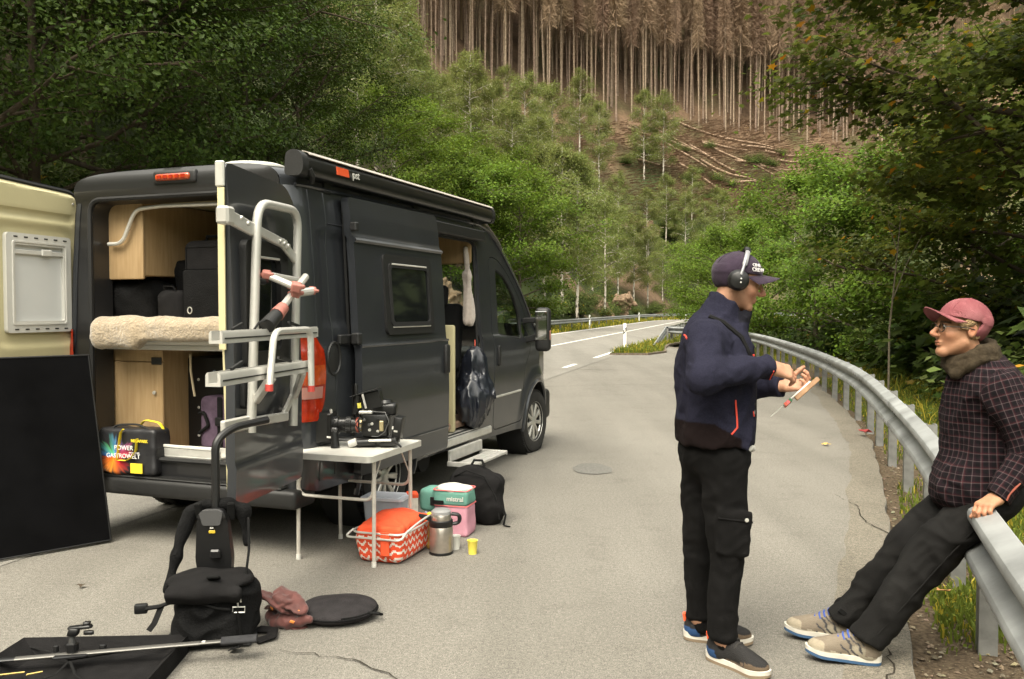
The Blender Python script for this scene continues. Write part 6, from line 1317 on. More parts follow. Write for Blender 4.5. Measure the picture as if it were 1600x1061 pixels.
def cup(x, y, col, label, lean=0, h=.085, nm='cup'):
    b = MB().lathe([(.001, 0), (.026, 0), (.033, h), (.0355, h + .003), (.032, h + .001), (.024, .006), (.001, .006)], 26, cap=False); o = b.build('drinking_cup', mat(nm, col, rough=.4, var=.04, vscale=10)); o.location = (x, y, .0); tag(o, label, 'cup')
tj = bpy.data.objects['thermos_jug']; tj.scale = (.95, .95, .88)
cup(-.370, 5.66, (.70, .69, .64), 'white plastic cup beside the thermos', nm='cup_white'); cup(-.253, 5.545, (.78, .66, .10), 'yellow plastic cup on the asphalt', nm='cup_yellow')
# cooler bag
t = empty('cooler_bag', (-.45, 6.08, 0), -R(16), 'teal and pink cooler bag with an open white top', 'cooler bag'); M_teal = mat('teal_cloth', (.12, .29, .235), rough=.8, var=.08, vscale=14, bump=.2, bscale=160); M_pk = mat('pink_cloth', (.50, .24, .30), rough=.8, var=.08, vscale=14, bump=.2, bscale=160); M_pipe = mat('piping_red', (.60, .14, .14), rough=.7)
blob('pink_side', s_wob(s_box((.05, .0, .105), (.125, .10, .105), .02), .004, .09, 1), (-.12, -.14, -.02), (.22, .14, .24), .009, M_pk, t)
blob('teal_top', s_wob(s_u([s_box((.05, 0, .265), (.128, .102, .055), .022), s_box((-.11, .02, .235), (.08, .09, .08), .03)], .02), .005, .09, 2), (-.24, -.15, .12), (.22, .15, .36), .009, M_teal, t)
blob('lining', s_wob(s_ell((.05, 0, .315), (.125, .10, .035)), .008, .06, 4), (-.12, -.15, .24), (.22, .15, .40), .009, M_white, t); MB().tube([(.05 + a, b, .318) for a, b in rrect(-.126, .126, -.10, .10, .03)], .005, 6, True).build('piping', M_pipe, t); MB().tube([(.05 + a, b, .212) for a, b in rrect(-.127, .127, -.102, .102, .02)], .004, 6, True).build('piping', M_pipe, t)
MB().box(-.07, .01, -.118, -.108, .225, .25, .003).build('strap', M_web, t); MB().box(-.09, -.06, -.115, -.105, .21, .27, .003).build('buckle', M_bkpl, t); put_text('print', 'mistral', .045, M_white, t, (.09, -.107, .262), (1, 0, 0), (0, 0, 1), .0008, .0008)
# backpack behind the cooler
t = empty('backpack', (-.25, 6.40, 0), -R(14), 'black backpack standing behind the cooler bag', 'backpack')
blob('pack_body', s_fold(s_wob(s_u([s_box((0, 0, .18), (.19, .12, .18), .08), s_ell((-.04, 0, .27), (.17, .12, .15)), s_ell((.10, -.06, .12), (.10, .09, .13))], .06), .01, .12, 4), .005, .07, 6), (-.28, -.22, -.04), (.28, .22, .48), .012, M_bk2, t)
MB().tube([(-.15, -.10, .35), (-.05, -.12, .40), (.08, -.12, .36), (.16, -.11, .22), (.19, -.1, .05)], .006, 6).build('zip', M_web, t); MB().tube([(-.05, 0, .42), (-.03, 0, .455), (.03, 0, .455), (.05, 0, .41)], .01, 6).build('top_loop', M_web, t); MB().tube([(.18, -.06, .18), (.23, -.08, .08), (.22, -.1, .01), (.27, -.12, .008)], .012, 6, flat=.4).build('strap', M_web, t)
# ================================================================== FOREGROUND KIT
# support rig: bag, vest and arched bar
t = empty('camera_support_rig', (-1.42, 4.10, 0), R(4), 'black camera support vest and bag with an arched bar, standing on the asphalt', 'support rig')
blob('hip_bag', s_fold(s_wob(s_u([s_box((.02, -.02, .15), (.19, .13, .15), .09), s_ell((.02, -.03, .27), (.18, .13, .07)), s_box((.03, -.145, .12), (.13, .025, .09), .02)], .035), .014, .13, 3), .010, .06, 5), (-.28, -.26, -.04), (.30, .2, .42), .012, M_bk, t)
blob('bag_flap', s_wob(s_u([s_ell((.0, -.04, .315), (.20, .15, .045)), s_box((.0, -.17, .275), (.17, .03, .04), .02, (R(25), 0, 0))], .05), .012, .10, 7), (-.28, -.26, .2), (.28, .16, .42), .011, M_bk2, t)
MB().obox((.04, -.13, .352), (.055, .10, .014), (R(-22), 0, R(8)), .004).build('flap_strap', M_web, t); MB().box(-.22, .20, -.12, .10, .0, .02, .008).build('base', M_rubber, t)
bp_ = MB(); bp_.prism(rpoly([(-.075, .30), (.075, .30), (.085, .40), (.07, .60), (.045, .655), (-.045, .655), (-.07, .60), (-.085, .40)], .02), lambda a, c, q: (a, q - .12 * (c - .3), c), .03, .085); bp_.build('back_plate', M_bkpl, t)
pk = MB(); pk.prism(rpoly([(-.055, .645), (-.04, .58), (.04, .58), (.055, .645), (.035, .66), (-.035, .66)], .012), lambda a, c, q: (a, q - .12 * (c - .3), c), .015, .04); pk.build('plate_crown', mat('rig_grey', (.07, .07, .072), rough=.4), t)
for s in (-1, 1): MB().lathe([(.001, .014), (.014, .012), (.016, 0)], 12, Matrix.Translation((s * .05, -.005, .625)) @ Matrix.Rotation(R(90), 4, 'X')).build('knob', M_bkpl, t)
MB().obox((.0, -.005, .545), (.03, .004, .016), (R(7), 0, 0), .002).build('plate_badge', mat('badge_yellow', (.60, .42, .03), rough=.5), t); MB().obox((.0, -.010, .567), (.016, .004, .008), (R(7), 0, 0)).build('plate_badge', M_white, t); MB().obox((.012, .0, .43), (.05, .02, .05), (R(7), 0, 0), .008).build('plate_catch', M_bkpl, t)
MB().tube(fillet([(.0, .06, .50), (.0, .07, .70), (-.005, .09, .99), (.06, .16, 1.05), (.20, .30, 1.07)], .10, 8), [.020] * 3 + [.019] * 40 if False else .020, 10).build('support_bar', M_bkpl, t)
vest = s_u([s_cap((-.12, .10, .62), (-.06, .09, .665), .030, .026), s_cap((.12, .10, .63), (.06, .09, .665), .030, .026), s_cap((-.13, .09, .62), (-.18, .04, .42), .036, .026), s_cap((-.18, .04, .42), (-.20, -.02, .26), .026, .024), s_cap((.12, .10, .63), (.14, .08, .46), .030, .016), s_cap((-.06, .09, .665), (.06, .09, .665), .026, .026)], .03)
blob('vest', s_wob(vest, .006, .06, 3), (-.30, -.1, .2), (.25, .2, .84), .010, M_bk, t)
for s in (-1, 1): MB().obox((s * .075, .055, .635), (.035, .02, .10), (R(20), 0, s * R(12)), .005).build('vest_strap', M_web, t)
MB().tube([(.155, .06, .60), (.17, .0, .45), (.165, -.05, .33)], .006, 6).build('vest_cord', M_web, t)
st2 = MB().tube([(.15, -.14, .20), (.165, -.16, .10), (.17, -.18, .03), (.12, -.17, .012)], .026, 8, flat=.14).build('shoulder_strap', M_web, t); MB().tube([(.128, -.145, .21), (.128, -.15, .185), (.182, -.15, .185), (.182, -.145, .21)], .004, 6, True).build('strap_ring', M_alu, st2); MB().tube([(.152, -.148, .21), (.15, -.15, .25), (.162, -.15, .26), (.165, -.15, .235)], .004, 6).build('strap_hook', M_alu, st2)
MB().tube([(.22, -.08, .012), (.28, -.04, .02), (.27, .04, .02), (.2, .06, .02)], .03, 8, flat=.4).build('belt_pad', M_bk2, t); MB().tube([(-.17, .0, .20), (-.25, .0, .17), (-.31, -.01, .165)], .02, 8, flat=.5).build('hip_belt', M_web, t); MB().obox((-.33, -.01, .165), (.06, .03, .05), (0, 0, R(10)), .008, 2).build('buckle', M_bkpl, t); MB().tube([(-.24, .0, .17), (-.26, -.04, .10), (-.28, -.06, .07)], .018, 6, flat=.25).build('loose_strap', M_web, t); MB().tube([(-.16, -.05, .02), (-.2, -.1, .02), (-.19, -.12, .015)], .018, 8, flat=.6).build('foot_strap', M_web, t)
MB().tube([(.0, -.165, .235), (.06, -.17, .215), (.12, -.165, .205)], .006, 6).build('pocket_zip', M_web, t)
t.scale = (1.0, 1.0, .94)
# maroon rain jacket bundle
t = empty('folded_jacket', (-1.11, 4.27, 0), R(-12), 'maroon jacket rolled into a bundle beside the round pouch', 'jacket')
rj = random.Random(5); fj = s_u([s_ell((rj.uniform(-.07, .07), rj.uniform(-.035, .03), .035 + .02 * i), (rj.uniform(.07, .11), rj.uniform(.04, .065), .018), (rj.uniform(-.3, .3), rj.uniform(-.15, .55), rj.uniform(-.5, .5))) for i in range(7)] + [s_cap((-.02, -.04, .03), (.13, -.03, .05), .035, .022), s_cap((-.10, .02, .04), (-.05, -.03, .02), .03, .03)], .012)
blob('bundle', s_fold(s_fold(fj, .006, .06, 3, (1, 1, .5)), .003, .022, 6, (1, .5, 1)), (-.2, -.15, -.03), (.24, .15, .24), .0055, mat('maroon_nylon', (.075, .020, .016), rough=.75, var=.3, vscale=16, bump=.2, bscale=40, sheen=.2), t)
for p in ((.06, -.075, .05), (-.06, -.05, .10), (.09, -.055, .095)): MB().obox(p, (.022, .006, .014), (.3, .4, p[0] * 9), .002).build('lining_fleck', mat('jacket_lining', (.70, .24, .05), rough=.5), t)  # small orange pieces of lining on the bundle
# round reflector pouch
t = empty('reflector_pouch', (-.89, 4.40, 0), R(-6), 'flat round dark grey reflector pouch lying on the asphalt', 'pouch')
blob('pouch', s_wob(s_ell((0, 0, .040), (.205, .19, .052)), .006, .12, 3), (-.26, -.22, -.03), (.26, .22, .12), .009, fabric('grey_nylon', (.022, .020, .021)), t); MB().tube([(.205 * math.cos(a), .19 * math.sin(a), .041) for a in np.linspace(0, 6.283, 36)[:-1]], .005, 6, True).build('piping', M_bk, t); MB().tube([(.18, -.07, .05), (.235, -.075, .05), (.24, -.03, .03), (.19, -.02, .03)], .007, 6).build('loop', M_web, t); MB().tube([(.20 * math.cos(a), .188 * math.sin(a), .052) for a in np.linspace(-1.2, .2, 12)], .0035, 6).build('zip', M_web, t)
# upturned black softbox with pole and clamp at the lower left
t = empty('softbox', (-1.83, 3.63, 0), R(3), 'upturned black softbox with a pole across it in the lower left corner', 'softbox'); t.scale = (1, 1, .42)
sbx = MB(); o1 = [(-.42, -.42), (.36, -.42), (.37, .28), (-.36, .28)]; o2 = [(-.34, -.36), (.30, -.36), (.30, .22), (-.28, .22)]
sbx.add([(a, b, .0) for a, b in o1] + [(a, b, .20) for a, b in o1] + [(a, b, .055) for a, b in o2], [(i, (i + 1) % 4, 4 + (i + 1) % 4, 4 + i) for i in range(4)] + [(4 + i, 4 + (i + 1) % 4, 8 + (i + 1) % 4, 8 + i) for i in range(4)] + [(8, 9, 10, 11), (3, 2, 1, 0)]); sbx.build('shell', M_bk2, t, False)
for a, b in ((o1[0], o2[2]), (o1[1], o2[3]), (o1[2], (0, 0)), (o1[3], (-.05, 0))): MB().tube([(a[0], a[1], .115), ((a[0] + b[0]) / 2 * .8, (a[1] + b[1]) / 2, .16), (-.06, .06, .15)], .006, 6).build('rod', M_web, t)
for p in o1: MB().obox((p[0] * .97, p[1] * .97, .115), (.05, .05, .02), (0, 0, .6), .004).build('corner', M_bk, t)
pol = MB().tube([(-.30, .045, .185), (.46, .155, .215)], .019, 12).build('pole', mat('pole_grey', (.13, .125, .115), rough=.35, metal=.5), t); MB().tube([(.40, .146, .212), (.66, .186, .222)], .016, 12).build('pole_section', mat('pole_grey', (.13, .125, .115)), pol)
MB().tube([(.55, .168, .218), (.70, .190, .224)], .036, 14).build('foam_grip', fabric('foam', (.03, .03, .032), rough=1), pol); MB().obox((.475, .157, .229), (.014, .018, .006)).build('pole_label', M_white, pol); MB().tube([(-.42, .03, .18), (-.28, .048, .185)], .02, 12).build('pole_collar', M_bkpl, pol); MB().tube([(-.43, .028, .18), (-.395, .033, .181)], .0205, 12).build('pole_ring', mat('badge_yellow', (.6, .42, .03)), pol)
hub = MB(); hub.obox((-.06, .075, .19), (.14, .07, .03), (0, 0, .2), .008); hub.obox((-.14, .11, .225), (.022, .02, .07), (0, 0, 0), .006); hub.obox((.05, .13, .22), (.03, .02, .05), (0, 0, 0), .006); hub.build('speed_ring', M_bkpl, t)
sw = MB().tube([(-.06, .085, .19), (-.06, .085, .30), (-.06, .085, .40)], [.017, .015, .011], 10).build('stud', M_cg, t); MB().obox((-.06, .085, .262), (.045, .04, .09), (0, 0, 0), .008).build('stud_sleeve', M_bkpl, sw); MB().obox((-.052, .085, .425), (.045, .04, .085), (0, R(8), 0), .010, 2).build('clamp_body', M_bkpl, sw); MB().obox((-.025, .085, .468), (.10, .035, .038), (0, R(-14), 0), .010, 2).build('clamp_arm', M_bkpl, sw); MB().obox((.0, .085, .50), (.03, .03, .055), (0, R(15), 0), .010, 2).build('clamp_screw', M_bkpl, sw); MB().obox((.01, .085, .41), (.045, .02, .045), (0, 0, 0), .010, 2).build('wing_nut', M_bkpl, sw)
MB().obox((-.25, -.05, .13), (.10, .008, .02), (.4, .2, .5), .002).build('hook_tape', mat('tape_gold', (.55, .40, .12), rough=.6), t); MB().obox((-.15, -.06, .14), (.06, .008, .02), (.4, .1, .6), .002).build('hook_tape', mat('tape_gold', (.55, .40, .12)), t)
# stray leaves on the asphalt and verge
def leaf_thing(x, y, z, s, col, label, seed, nm):
    a = [(-.45, 0), (-.35, -.22), (-.5, -.45), (-.12, -.32), (.02, -.6), (.14, -.2), (.55, 0), (.14, .2), (.02, .6), (-.12, .32), (-.5, .45), (-.35, .22)]; rg = random.Random(seed); b = MB(); b.add([(0, 0, .01)] + [(s * p, s * q, .003 + s * .25 * rg.random()) for p, q in a], [(0, 1 + i, 1 + (i + 1) % 12) for i in range(12)])
    o = b.build('fallen_leaf', mat(nm, col, rough=.7, var=.2, vscale=40)); o.location = (x, y, z); o.rotation_euler = (0, 0, seed); tag(o, label, 'leaf')
leaf_thing(3.62, 10.0, .012, .10, (.55, .36, .08), 'yellow leaf lying on the asphalt near the verge', 1, 'leaf_yellow_dry'); leaf_thing(4.35, 10.75, .05, .16, (.26, .03, .03), 'dark red leaf in the grass at the pavement edge', 2, 'leaf_red'); leaf_thing(2.35, 4.72, .02, .085, (.42, .20, .07), 'dry orange-brown leaf on the gravel below the guardrail', 4, 'leaf_brown'); leaf_thing(-2.42, 4.85, .009, .05, (.05, .035, .02), 'small dark leaf on the asphalt at the left', 5, 'leaf_dark_dry')
# ================================================================== PEOPLE
def vmat(name, rough, bump=.3, bscale=300, var=.12, vs=30, sheen=.0, spec=.25): return mat(name, (1, 1, 1), rough=rough, vtone=True, var=var, vscale=vs, bump=bump, bscale=bscale, sheen=sheen, spec=spec)
def skin_mat():
    m = mat('skin', (1, 1, 1), rough=.52, vtone=True, var=.10, vscale=55, bump=.22, bscale=320, spec=.35); b = m.node_tree.nodes['Principled BSDF']; b.inputs['Subsurface Weight'].default_value = .06; b.inputs['Subsurface Radius'].default_value = (.012, .005, .003); b.inputs['Subsurface Scale'].default_value = 1.0; return m
M_skin = skin_mat()
def frame(loc, fwd, up=(0, 0, 1)):
    f = Vector(fwd).normalized(); l = Vector(up).cross(f).normalized(); u = f.cross(l); return Matrix.Translation(Vector(loc)) @ Matrix((f, l, u)).transposed().to_4x4()
def xf(V, M): A_ = np.array(M, float); return np.asarray(V) @ A_[:3, :3].T + A_[:3, 3]
def join(parts):
    V, F, T, n = [], [], [], 0
    for v, f, t in parts: V.append(v); F.append(f + n); T.append(t); n += len(v)
    return np.concatenate(V), np.concatenate(F), np.concatenate(T)
# ---- head in its own frame: x forward, y left, z up, origin between the ears
def head_sdf():
    sk = s_u([s_ell((-.014, 0, .036), (.098, .077, .090)), s_ell((.030, 0, -.028), (.066, .060, .086))], .03)
    sk = s_u([sk, s_cap((.005, -.050, -.055), (.068, -.016, -.100), .020, .018), s_cap((.005, .050, -.055), (.068, .016, -.100), .020, .018), s_ell((.078, 0, -.101), (.018, .021, .016)), s_cap((.080, -.036, .026), (.080, .036, .026), .012), s_ell((.060, -.040, -.022), (.026, .018, .020)), s_ell((.060, .040, -.022), (.026, .018, .020))], .022)
    for y in (-.031, .031): sk = s_cut(sk, s_ell((.100, y, .006), (.020, .017, .011)), .008)
    sk = s_u([sk, s_cap((.090, 0, .018), (.124, 0, -.022), .0075, .0105), s_ell((.108, 0, -.030), (.015, .0165, .009)), s_ell((.093, 0, -.058), (.011, .023, .0065)), s_ell((.091, 0, -.069), (.011, .020, .007))], .009)
    sk = s_cut(sk, s_ell((.104, 0, -.0635), (.012, .020, .0014)), .003)
    for y in (-.031, .031): sk = s_u([sk, s_ell((.0785, y, .006), (.0125, .013, .0115))], .003)
    for s in (-1, 1): sk = s_u([sk, s_cut(s_ell((-.012, s * .079, -.002), (.021, .009, .032), (0, R(-12), 0)), s_ell((-.008, s * .088, .0), (.011, .006, .020)), .004)], .005)
    return sk
_hs = head_sdf()
def head_part(M, neck_to, nr, base, stubble=.0):
    Mi = np.array(M.inverted(), float); nk = (Mi[:3, :3] @ np.array(neck_to) + Mi[:3, 3]); f = s_u([_hs, s_cap((-.022, 0, -.055), nk, .056, nr)], .03)
    lo = np.minimum((-.14, -.11, -.14), nk - .09); hi = np.maximum((.15, .11, .15), nk + .09); V, F = surf_net(f, lo, hi, .0038); V = relax(V, F, 1)
    c = np.tile(np.array(base), (len(V), 1)); x, y, z = V[:, 0], V[:, 1], V[:, 2]; g = lambda cx, cy, cz, r: np.exp(-(((x - cx) ** 2 + (np.abs(y) - cy) ** 2 + (z - cz) ** 2) / r ** 2))[:, None]
    red = np.array([1.12, .80, .78]); lips = ((np.abs(z + .063) < .012) & (np.abs(y) < .017) & (x > .090))[:, None]; c = np.where(lips, c * np.array([.92, .70, .68]), c)
    t = .75 * g(.118, 0, -.026, .018) + .45 * g(.07, .042, -.03, .028) + .8 * g(-.012, .085, 0, .02); c = c * (1 - t) + c * red * t
    if stubble: st = ((z < -.045) & (x > .0) & ~lips[:, 0])[:, None] * stubble; c = c * (1 - st * np.array([.30, .32, .30]))
    eye = ((np.hypot(np.abs(y) - .031, z - .006) < .0105) & (x > .080))[:, None]; c = np.where(eye, np.array([.42, .38, .33]), c); iris = ((np.hypot(np.abs(y) - .031, z - .004) < .0055) & (x > .080))[:, None]; c = np.where(iris, np.array([.03, .025, .02]), c)
    lid = ((np.abs(z - .017) < .0035) & (np.abs(np.abs(y) - .031) < .015) & (x > .074))[:, None]; c = np.where(lid, c * .45, c)
    brow = ((np.abs(z - (.031 - .10 * np.abs(np.abs(y) - .028))) < .0048) & (np.abs(np.abs(y) - .032) < .021) & (x > .07))[:, None]; c = np.where(brow, np.array([.07, .042, .024]), c)
    return xf(V, M), F, c
def hand_part(wrist, f, n, side, curls, base, thumb=(.75, .55, -.25), spread=.06, sc=1.0, tcurl=20):
    """n: back of the hand; side=+1 right hand, -1 left hand"""
    f = Vector(f).normalized(); n = Vector(n); n = (n - f * n.dot(f)).normalized(); s = n.cross(f) * side; W = Vector(wrist); prims = []; pal = []
    P = lambda a, b, c: W + (f * a + s * b + n * c) * sc
    pal.append(s_cap(P(-.05, 0, 0), P(.02, 0, 0), .026 * sc, .027 * sc))
    offs = [.030, .0105, -.010, -.029]; lens = [.070, .078, .073, .057]
    for o, L, cu in zip(offs, lens, curls):
        k = P(.088 - abs(o - .008) * .25, o, .004); pal.append(s_cap(P(.012, o * .7, 0), k, .0165 * sc, .0125 * sc)); d = (f + s * (o * spread / .03)).normalized(); p = k; seg = (.46, .30, .24); rr = (.0105, .0092, .0082, .0070); fp_ = []
        for j in range(3):
            a = R(cu[j]); ax = s; d = (Matrix.Rotation(a, 3, ax * (1 if True else -1)) @ d) if False else (d * math.cos(a) - (n if j == 0 else nn_) * math.sin(a)); 
            nn_ = s.cross(d) * (1 if s.cross(d).dot(n) > 0 or j > 0 else -1)
            if j == 0 and nn_.dot(n) < 0: nn_ = -nn_
            if j > 0 and nn_.dot(pn) < 0: nn_ = -nn_
            pn = nn_; d = d.normalized(); q = p + d * (L * seg[j] * sc); fp_.append(s_cap(p, q, rr[j] * sc, rr[j + 1] * sc)); p = q
        prims.append(s_u(fp_, .004))
    tb_ = P(.018, .026, -.008); d = (f * thumb[0] + s * thumb[1] + n * thumb[2]).normalized(); p1 = tb_ + d * .040 * sc; d2 = (d + f * .25 - n * .12).normalized(); p2 = p1 + d2 * .032 * sc; d3 = (d2 + f * R(tcurl) - n * .1).normalized(); p3 = p2 + d3 * .026 * sc
    th = s_u([s_cap(tb_, p1, .0155 * sc, .012 * sc), s_cap(p1, p2, .0115 * sc, .0105 * sc), s_cap(p2, p3, .0105 * sc, .008 * sc)], .006); palm = s_u(pal, .016); f0 = s_u([palm, th], .012); f1 = s_u([f0] + prims, .0045)
    c0 = np.array(W + f * .06); V, F = surf_net(f1, c0 - .17, c0 + .17, .0030); V = relax(V, F, 1)
    c = np.tile(np.array(base), (len(V), 1)); tip = np.zeros(len(V))
    rel = (V - np.array(W)) @ np.array(f); t = np.clip((rel - .07) / .05, 0, 1)[:, None] * .5; c = c * (1 - t) + c * np.array([1.1, .84, .80]) * t
    return V, F, c
def body_core(fs, lo, hi, base): V, F = surf_net(s_u(fs, .05), lo, hi, .014); return V, F, np.tile(np.array(base), (len(V), 1))
def wear(name, f, lo, hi, h, m, parent, tone=None, uvfn=None, it=1):
    V, F = surf_net(f, lo, hi, h); V = relax(V, F, it) if it else V
    me = np_mesh(name, V, F, True, 180, col=tone(V) if tone else None, uv=uvfn(V) if uvfn else None); return link_mesh(name, me, m, parent)
def arm_cut(a, b, ra, rb): d = np.array(b, float) - np.array(a, float); return s_and(s_cap(a, np.array(b) + d / np.linalg.norm(d) * .03, ra, rb), s_plane(b, d), .006)
def shoe(parent, heel, toe, pitch, tones, name='shoe', L=.295):
    """upper, midsole, outsole, laces in a frame with x towards the toe"""
    h = Vector(heel); d = Vector(toe) - h; d.z = 0; M = Matrix.Translation(h) @ Matrix.Rotation(math.atan2(d.y, d.x), 4, 'Z') @ Matrix.Rotation(-pitch, 4, 'Y'); s = L / .295
    up = s_u([s_cap((.045, 0, .055), (.20, 0, .048), .042, .037), s_ell((.225, 0, .044), (.070, .047, .038)), s_cap((.05, 0, .06), (.042, 0, .125), .044, .042), s_cap((.10, 0, .100), (.18, 0, .070), .034, .028), s_ell((.02, 0, .06), (.035, .036, .05))], .03)
    up = s_cut(up, s_cap((.05, 0, .12), (.045, 0, .19), .036, .042), .008); up = s_and(up, s_plane((0, 0, .024), (0, 0, -1)), .004)
    V, F = surf_net(up, (-.04, -.07, 0), (.32, .07, .18), .0055); V = relax(V, F, 1); e = empty(name); e.parent = parent; e.matrix_local = M @ Matrix.Scale(s, 4)
    link_mesh('upper', np_mesh('upper', V, F, True, 180, col=tones['upper'](V)), vmat('shoe_cloth', .75, .4, 260, .15, 60), e)
    out = lambda k, o: [(x, y * k) for x, y in rpoly([(-.015 - o, -.034), (.07, -.036 - o * .3), (.15, -.034), (.235, -.050), (.298 + o, -.020), (.298 + o, .018), (.235, .046), (.15, .040), (.07, .037), (-.015 - o, .034)], .03, 4)]
    po = out(1.05, .004); ms = MB(); n = len(po); rise = lambda x: .010 * max(0, (x - .22) / .07) ** 2 + .006 * max(0, (.03 - x) / .04)
    ms.add([(x, y, .010 + rise(x)) for x, y in po] + [(x * 1.005, y * 1.03, .034 + rise(x) * .6 + .008 * (x < .08)) for x, y in po], [(i, (i + 1) % n, n + (i + 1) % n, n + i) for i in range(n)] + [tuple(range(n - 1, -1, -1)), tuple(range(n, 2 * n))]); ms.build('midsole', tones['mid'], e)
    os_ = MB(); os_.add([(x, y * 1.01, .0 + rise(x)) for x, y in po] + [(x, y * 1.02, .013 + rise(x)) for x, y in po], [(i, (i + 1) % n, n + (i + 1) % n, n + i) for i in range(n)] + [tuple(range(n - 1, -1, -1)), tuple(range(n, 2 * n))]); os_.build('outsole', tones['out'], e)
    for i in range(5):
        x = .105 + i * .019; z = .139 - i * .0125; MB().tube([(x, -.028, z - .018), (x + .006, -.012, z + .001), (x + .010, .012, z + .001), (x + .004, .028, z - .018)], .0046, 6).build('lace', tones['lace'], e)
    MB().tube([(.10, -.004, .142), (.085, -.030, .145), (.10, -.042, .115)], .003, 6).build('lace', tones['lace'], e)
    if 'tab' in tones: MB().obox((-.014, 0, .105), (.014, .03, .040), (0, R(-8), 0), .004).build('heel_tab', tones['tab'], e)
    return e
def cap_build(parent, M, m, mbrim, r=(.112, .092, .098), brim_len=.078, brim_up=0.0, back=-.02):
    e = empty('cap'); e.parent = parent; e.matrix_local = M
    cr = s_ell((-.013, 0, .032), r); cr = s_and(cr, s_plane((0, 0, .030), (.0, 0, -1)), .004); cr = s_cut(cr, s_and(s_ell((-.013, 0, .030), (r[0] - .006, r[1] - .006, r[2] - .006)), s_plane((0, 0, .055), (0, 0, 1))), .003)
    bk_ = s_and(s_ell((-.013, 0, .030), (r[0] * 1.0, r[1] * 1.0, r[2])), s_and(s_plane((0, 0, back), (0, 0, -1)), s_and(s_plane((-.03, 0, 0), (1, 0, .35)), s_plane((0, 0, .06), (0, 0, 1)))), .006)
    blob('crown', s_wob(s_u([cr, bk_], .012), .0022, .05, 3), (-.15, -.12, -.06), (.13, .12, .15), .0042, m, e)
    b = MB(); na, nt2 = 19, 7; V = []
    for lay in (0, -.004):
        for i in range(na):
            a = -1.22 + 2.44 * i / (na - 1)
            for j in range(nt2):
                t = j / (nt2 - 1); x0 = -.013 + (r[0] - .004) * math.cos(a); y0 = (r[1] - .002) * math.sin(a); x = x0 + t * brim_len * (math.cos(a * .62) ** 1.2); y = y0 * (1 + .04 * t); V.append((x, y, .036 + lay - .006 * t + brim_up * t - .30 * (y ** 2) * 9 * t - .018 * (y / .09) ** 2))
    I = lambda l, i, j: l * na * nt2 + i * nt2 + j; Fq = []
    for i in range(na - 1):
        for j in range(nt2 - 1): Fq.append((I(0, i, j), I(0, i + 1, j), I(0, i + 1, j + 1), I(0, i, j + 1))); Fq.append((I(1, i, j), I(1, i, j + 1), I(1, i + 1, j + 1), I(1, i + 1, j)))
        Fq.append((I(0, i, nt2 - 1), I(0, i + 1, nt2 - 1), I(1, i + 1, nt2 - 1), I(1, i, nt2 - 1)))
    b.add(V, Fq); b.build('brim', mbrim, e, True, 60)
    for i in range(6):
        a = i * math.pi / 3 + .52; MB().tube([(-.013 + r[0] * 1.004 * math.sin(p) * math.cos(a), r[1] * 1.004 * math.sin(p) * math.sin(a), .032 + r[2] * 1.004 * math.cos(p)) for p in np.linspace(.05, 1.5, 9)], .0013, 5).build('seam', m, e)
    MB().lathe([(.001, .005), (.006, .003), (.007, 0)], 10, Matrix.Translation((-.013, 0, .032 + r[2]))).build('button', m, e); return e
# ------------------------------------------------------------------ standing man
pa = empty('person', (.93, 3.92, 0), 0, 'standing person in navy fleece jacket, black trousers and cap, looking down at a slate', 'person')
B0 = np.array((.93, 3.92, 0.0)); w_ = lambda *p: np.array(p, float) - B0
SK_A = (.40, .215, .135)
MA = Matrix.Translation(w_(1.016, 3.915, 1.692)) @ Matrix.Rotation(R(-8), 4, 'Z') @ Matrix.Rotation(R(19), 4, 'Y') @ Matrix.Scale(1.0, 4)
N0 = w_(.935, 3.92, 1.50); shR, elR, wrR = w_(.835, 3.735, 1.435), w_(.790, 3.60, 1.285), w_(1.100, 3.725, 1.318); shL, elL, wrL = w_(.945, 4.11, 1.435), w_(1.06, 4.17, 1.185), w_(1.245, 4.02, 1.212)
hipR, knR, anR = w_(.93, 3.835, .90), w_(.955, 3.815, .545), w_(.925, 3.80, .13); hipL, knL, anL = w_(.895, 4.0, .90), w_(.875, 4.03, .53), w_(.88, 4.06, .12)
core = body_core([s_cap(N0, w_(.91, 3.92, 1.0), .085, .12), s_cap(shR, shL, .06), s_cap(shR, elR, .05, .04), s_cap(elR, wrR, .042, .027), s_cap(shL, elL, .05, .04), s_cap(elL, wrL, .042, .027), s_cap(hipR, knR, .075, .055), s_cap(knR, anR, .052, .036), s_cap(hipL, knL, .075, .055), s_cap(knL, anL, .052, .036), s_cap(anR, anR + np.array((.03, -.03, -.08)), .030, .022), s_cap(anL, anL + np.array((.04, -.01, -.07)), .030, .022)], w_(.6, 3.5, .0), w_(1.4, 4.3, 1.62), SK_A)
hr = hand_part(wrR + np.array((.012, .002, -.002)), (.93, .22, -.30), (.28, -.66, .70), 1, [(28, 38, 20), (22, 36, 22), (20, 40, 24), (24, 44, 26)], SK_A, (.80, .42, -.45))
hl = hand_part(wrL + np.array((.01, -.004, .0)), (.88, -.38, .12), (.30, .35, -.88), -1, [(42, 48, 30), (46, 52, 30), (50, 52, 30), (52, 54, 30)], SK_A, (.7, .6, -.4))
V, F, T = join([head_part(MA, N0, .058, SK_A, .35), core, hr, hl]); link_mesh('body', np_mesh('body', V, F, True, 180, col=np.clip(T, 0, 1)), M_skin, pa)
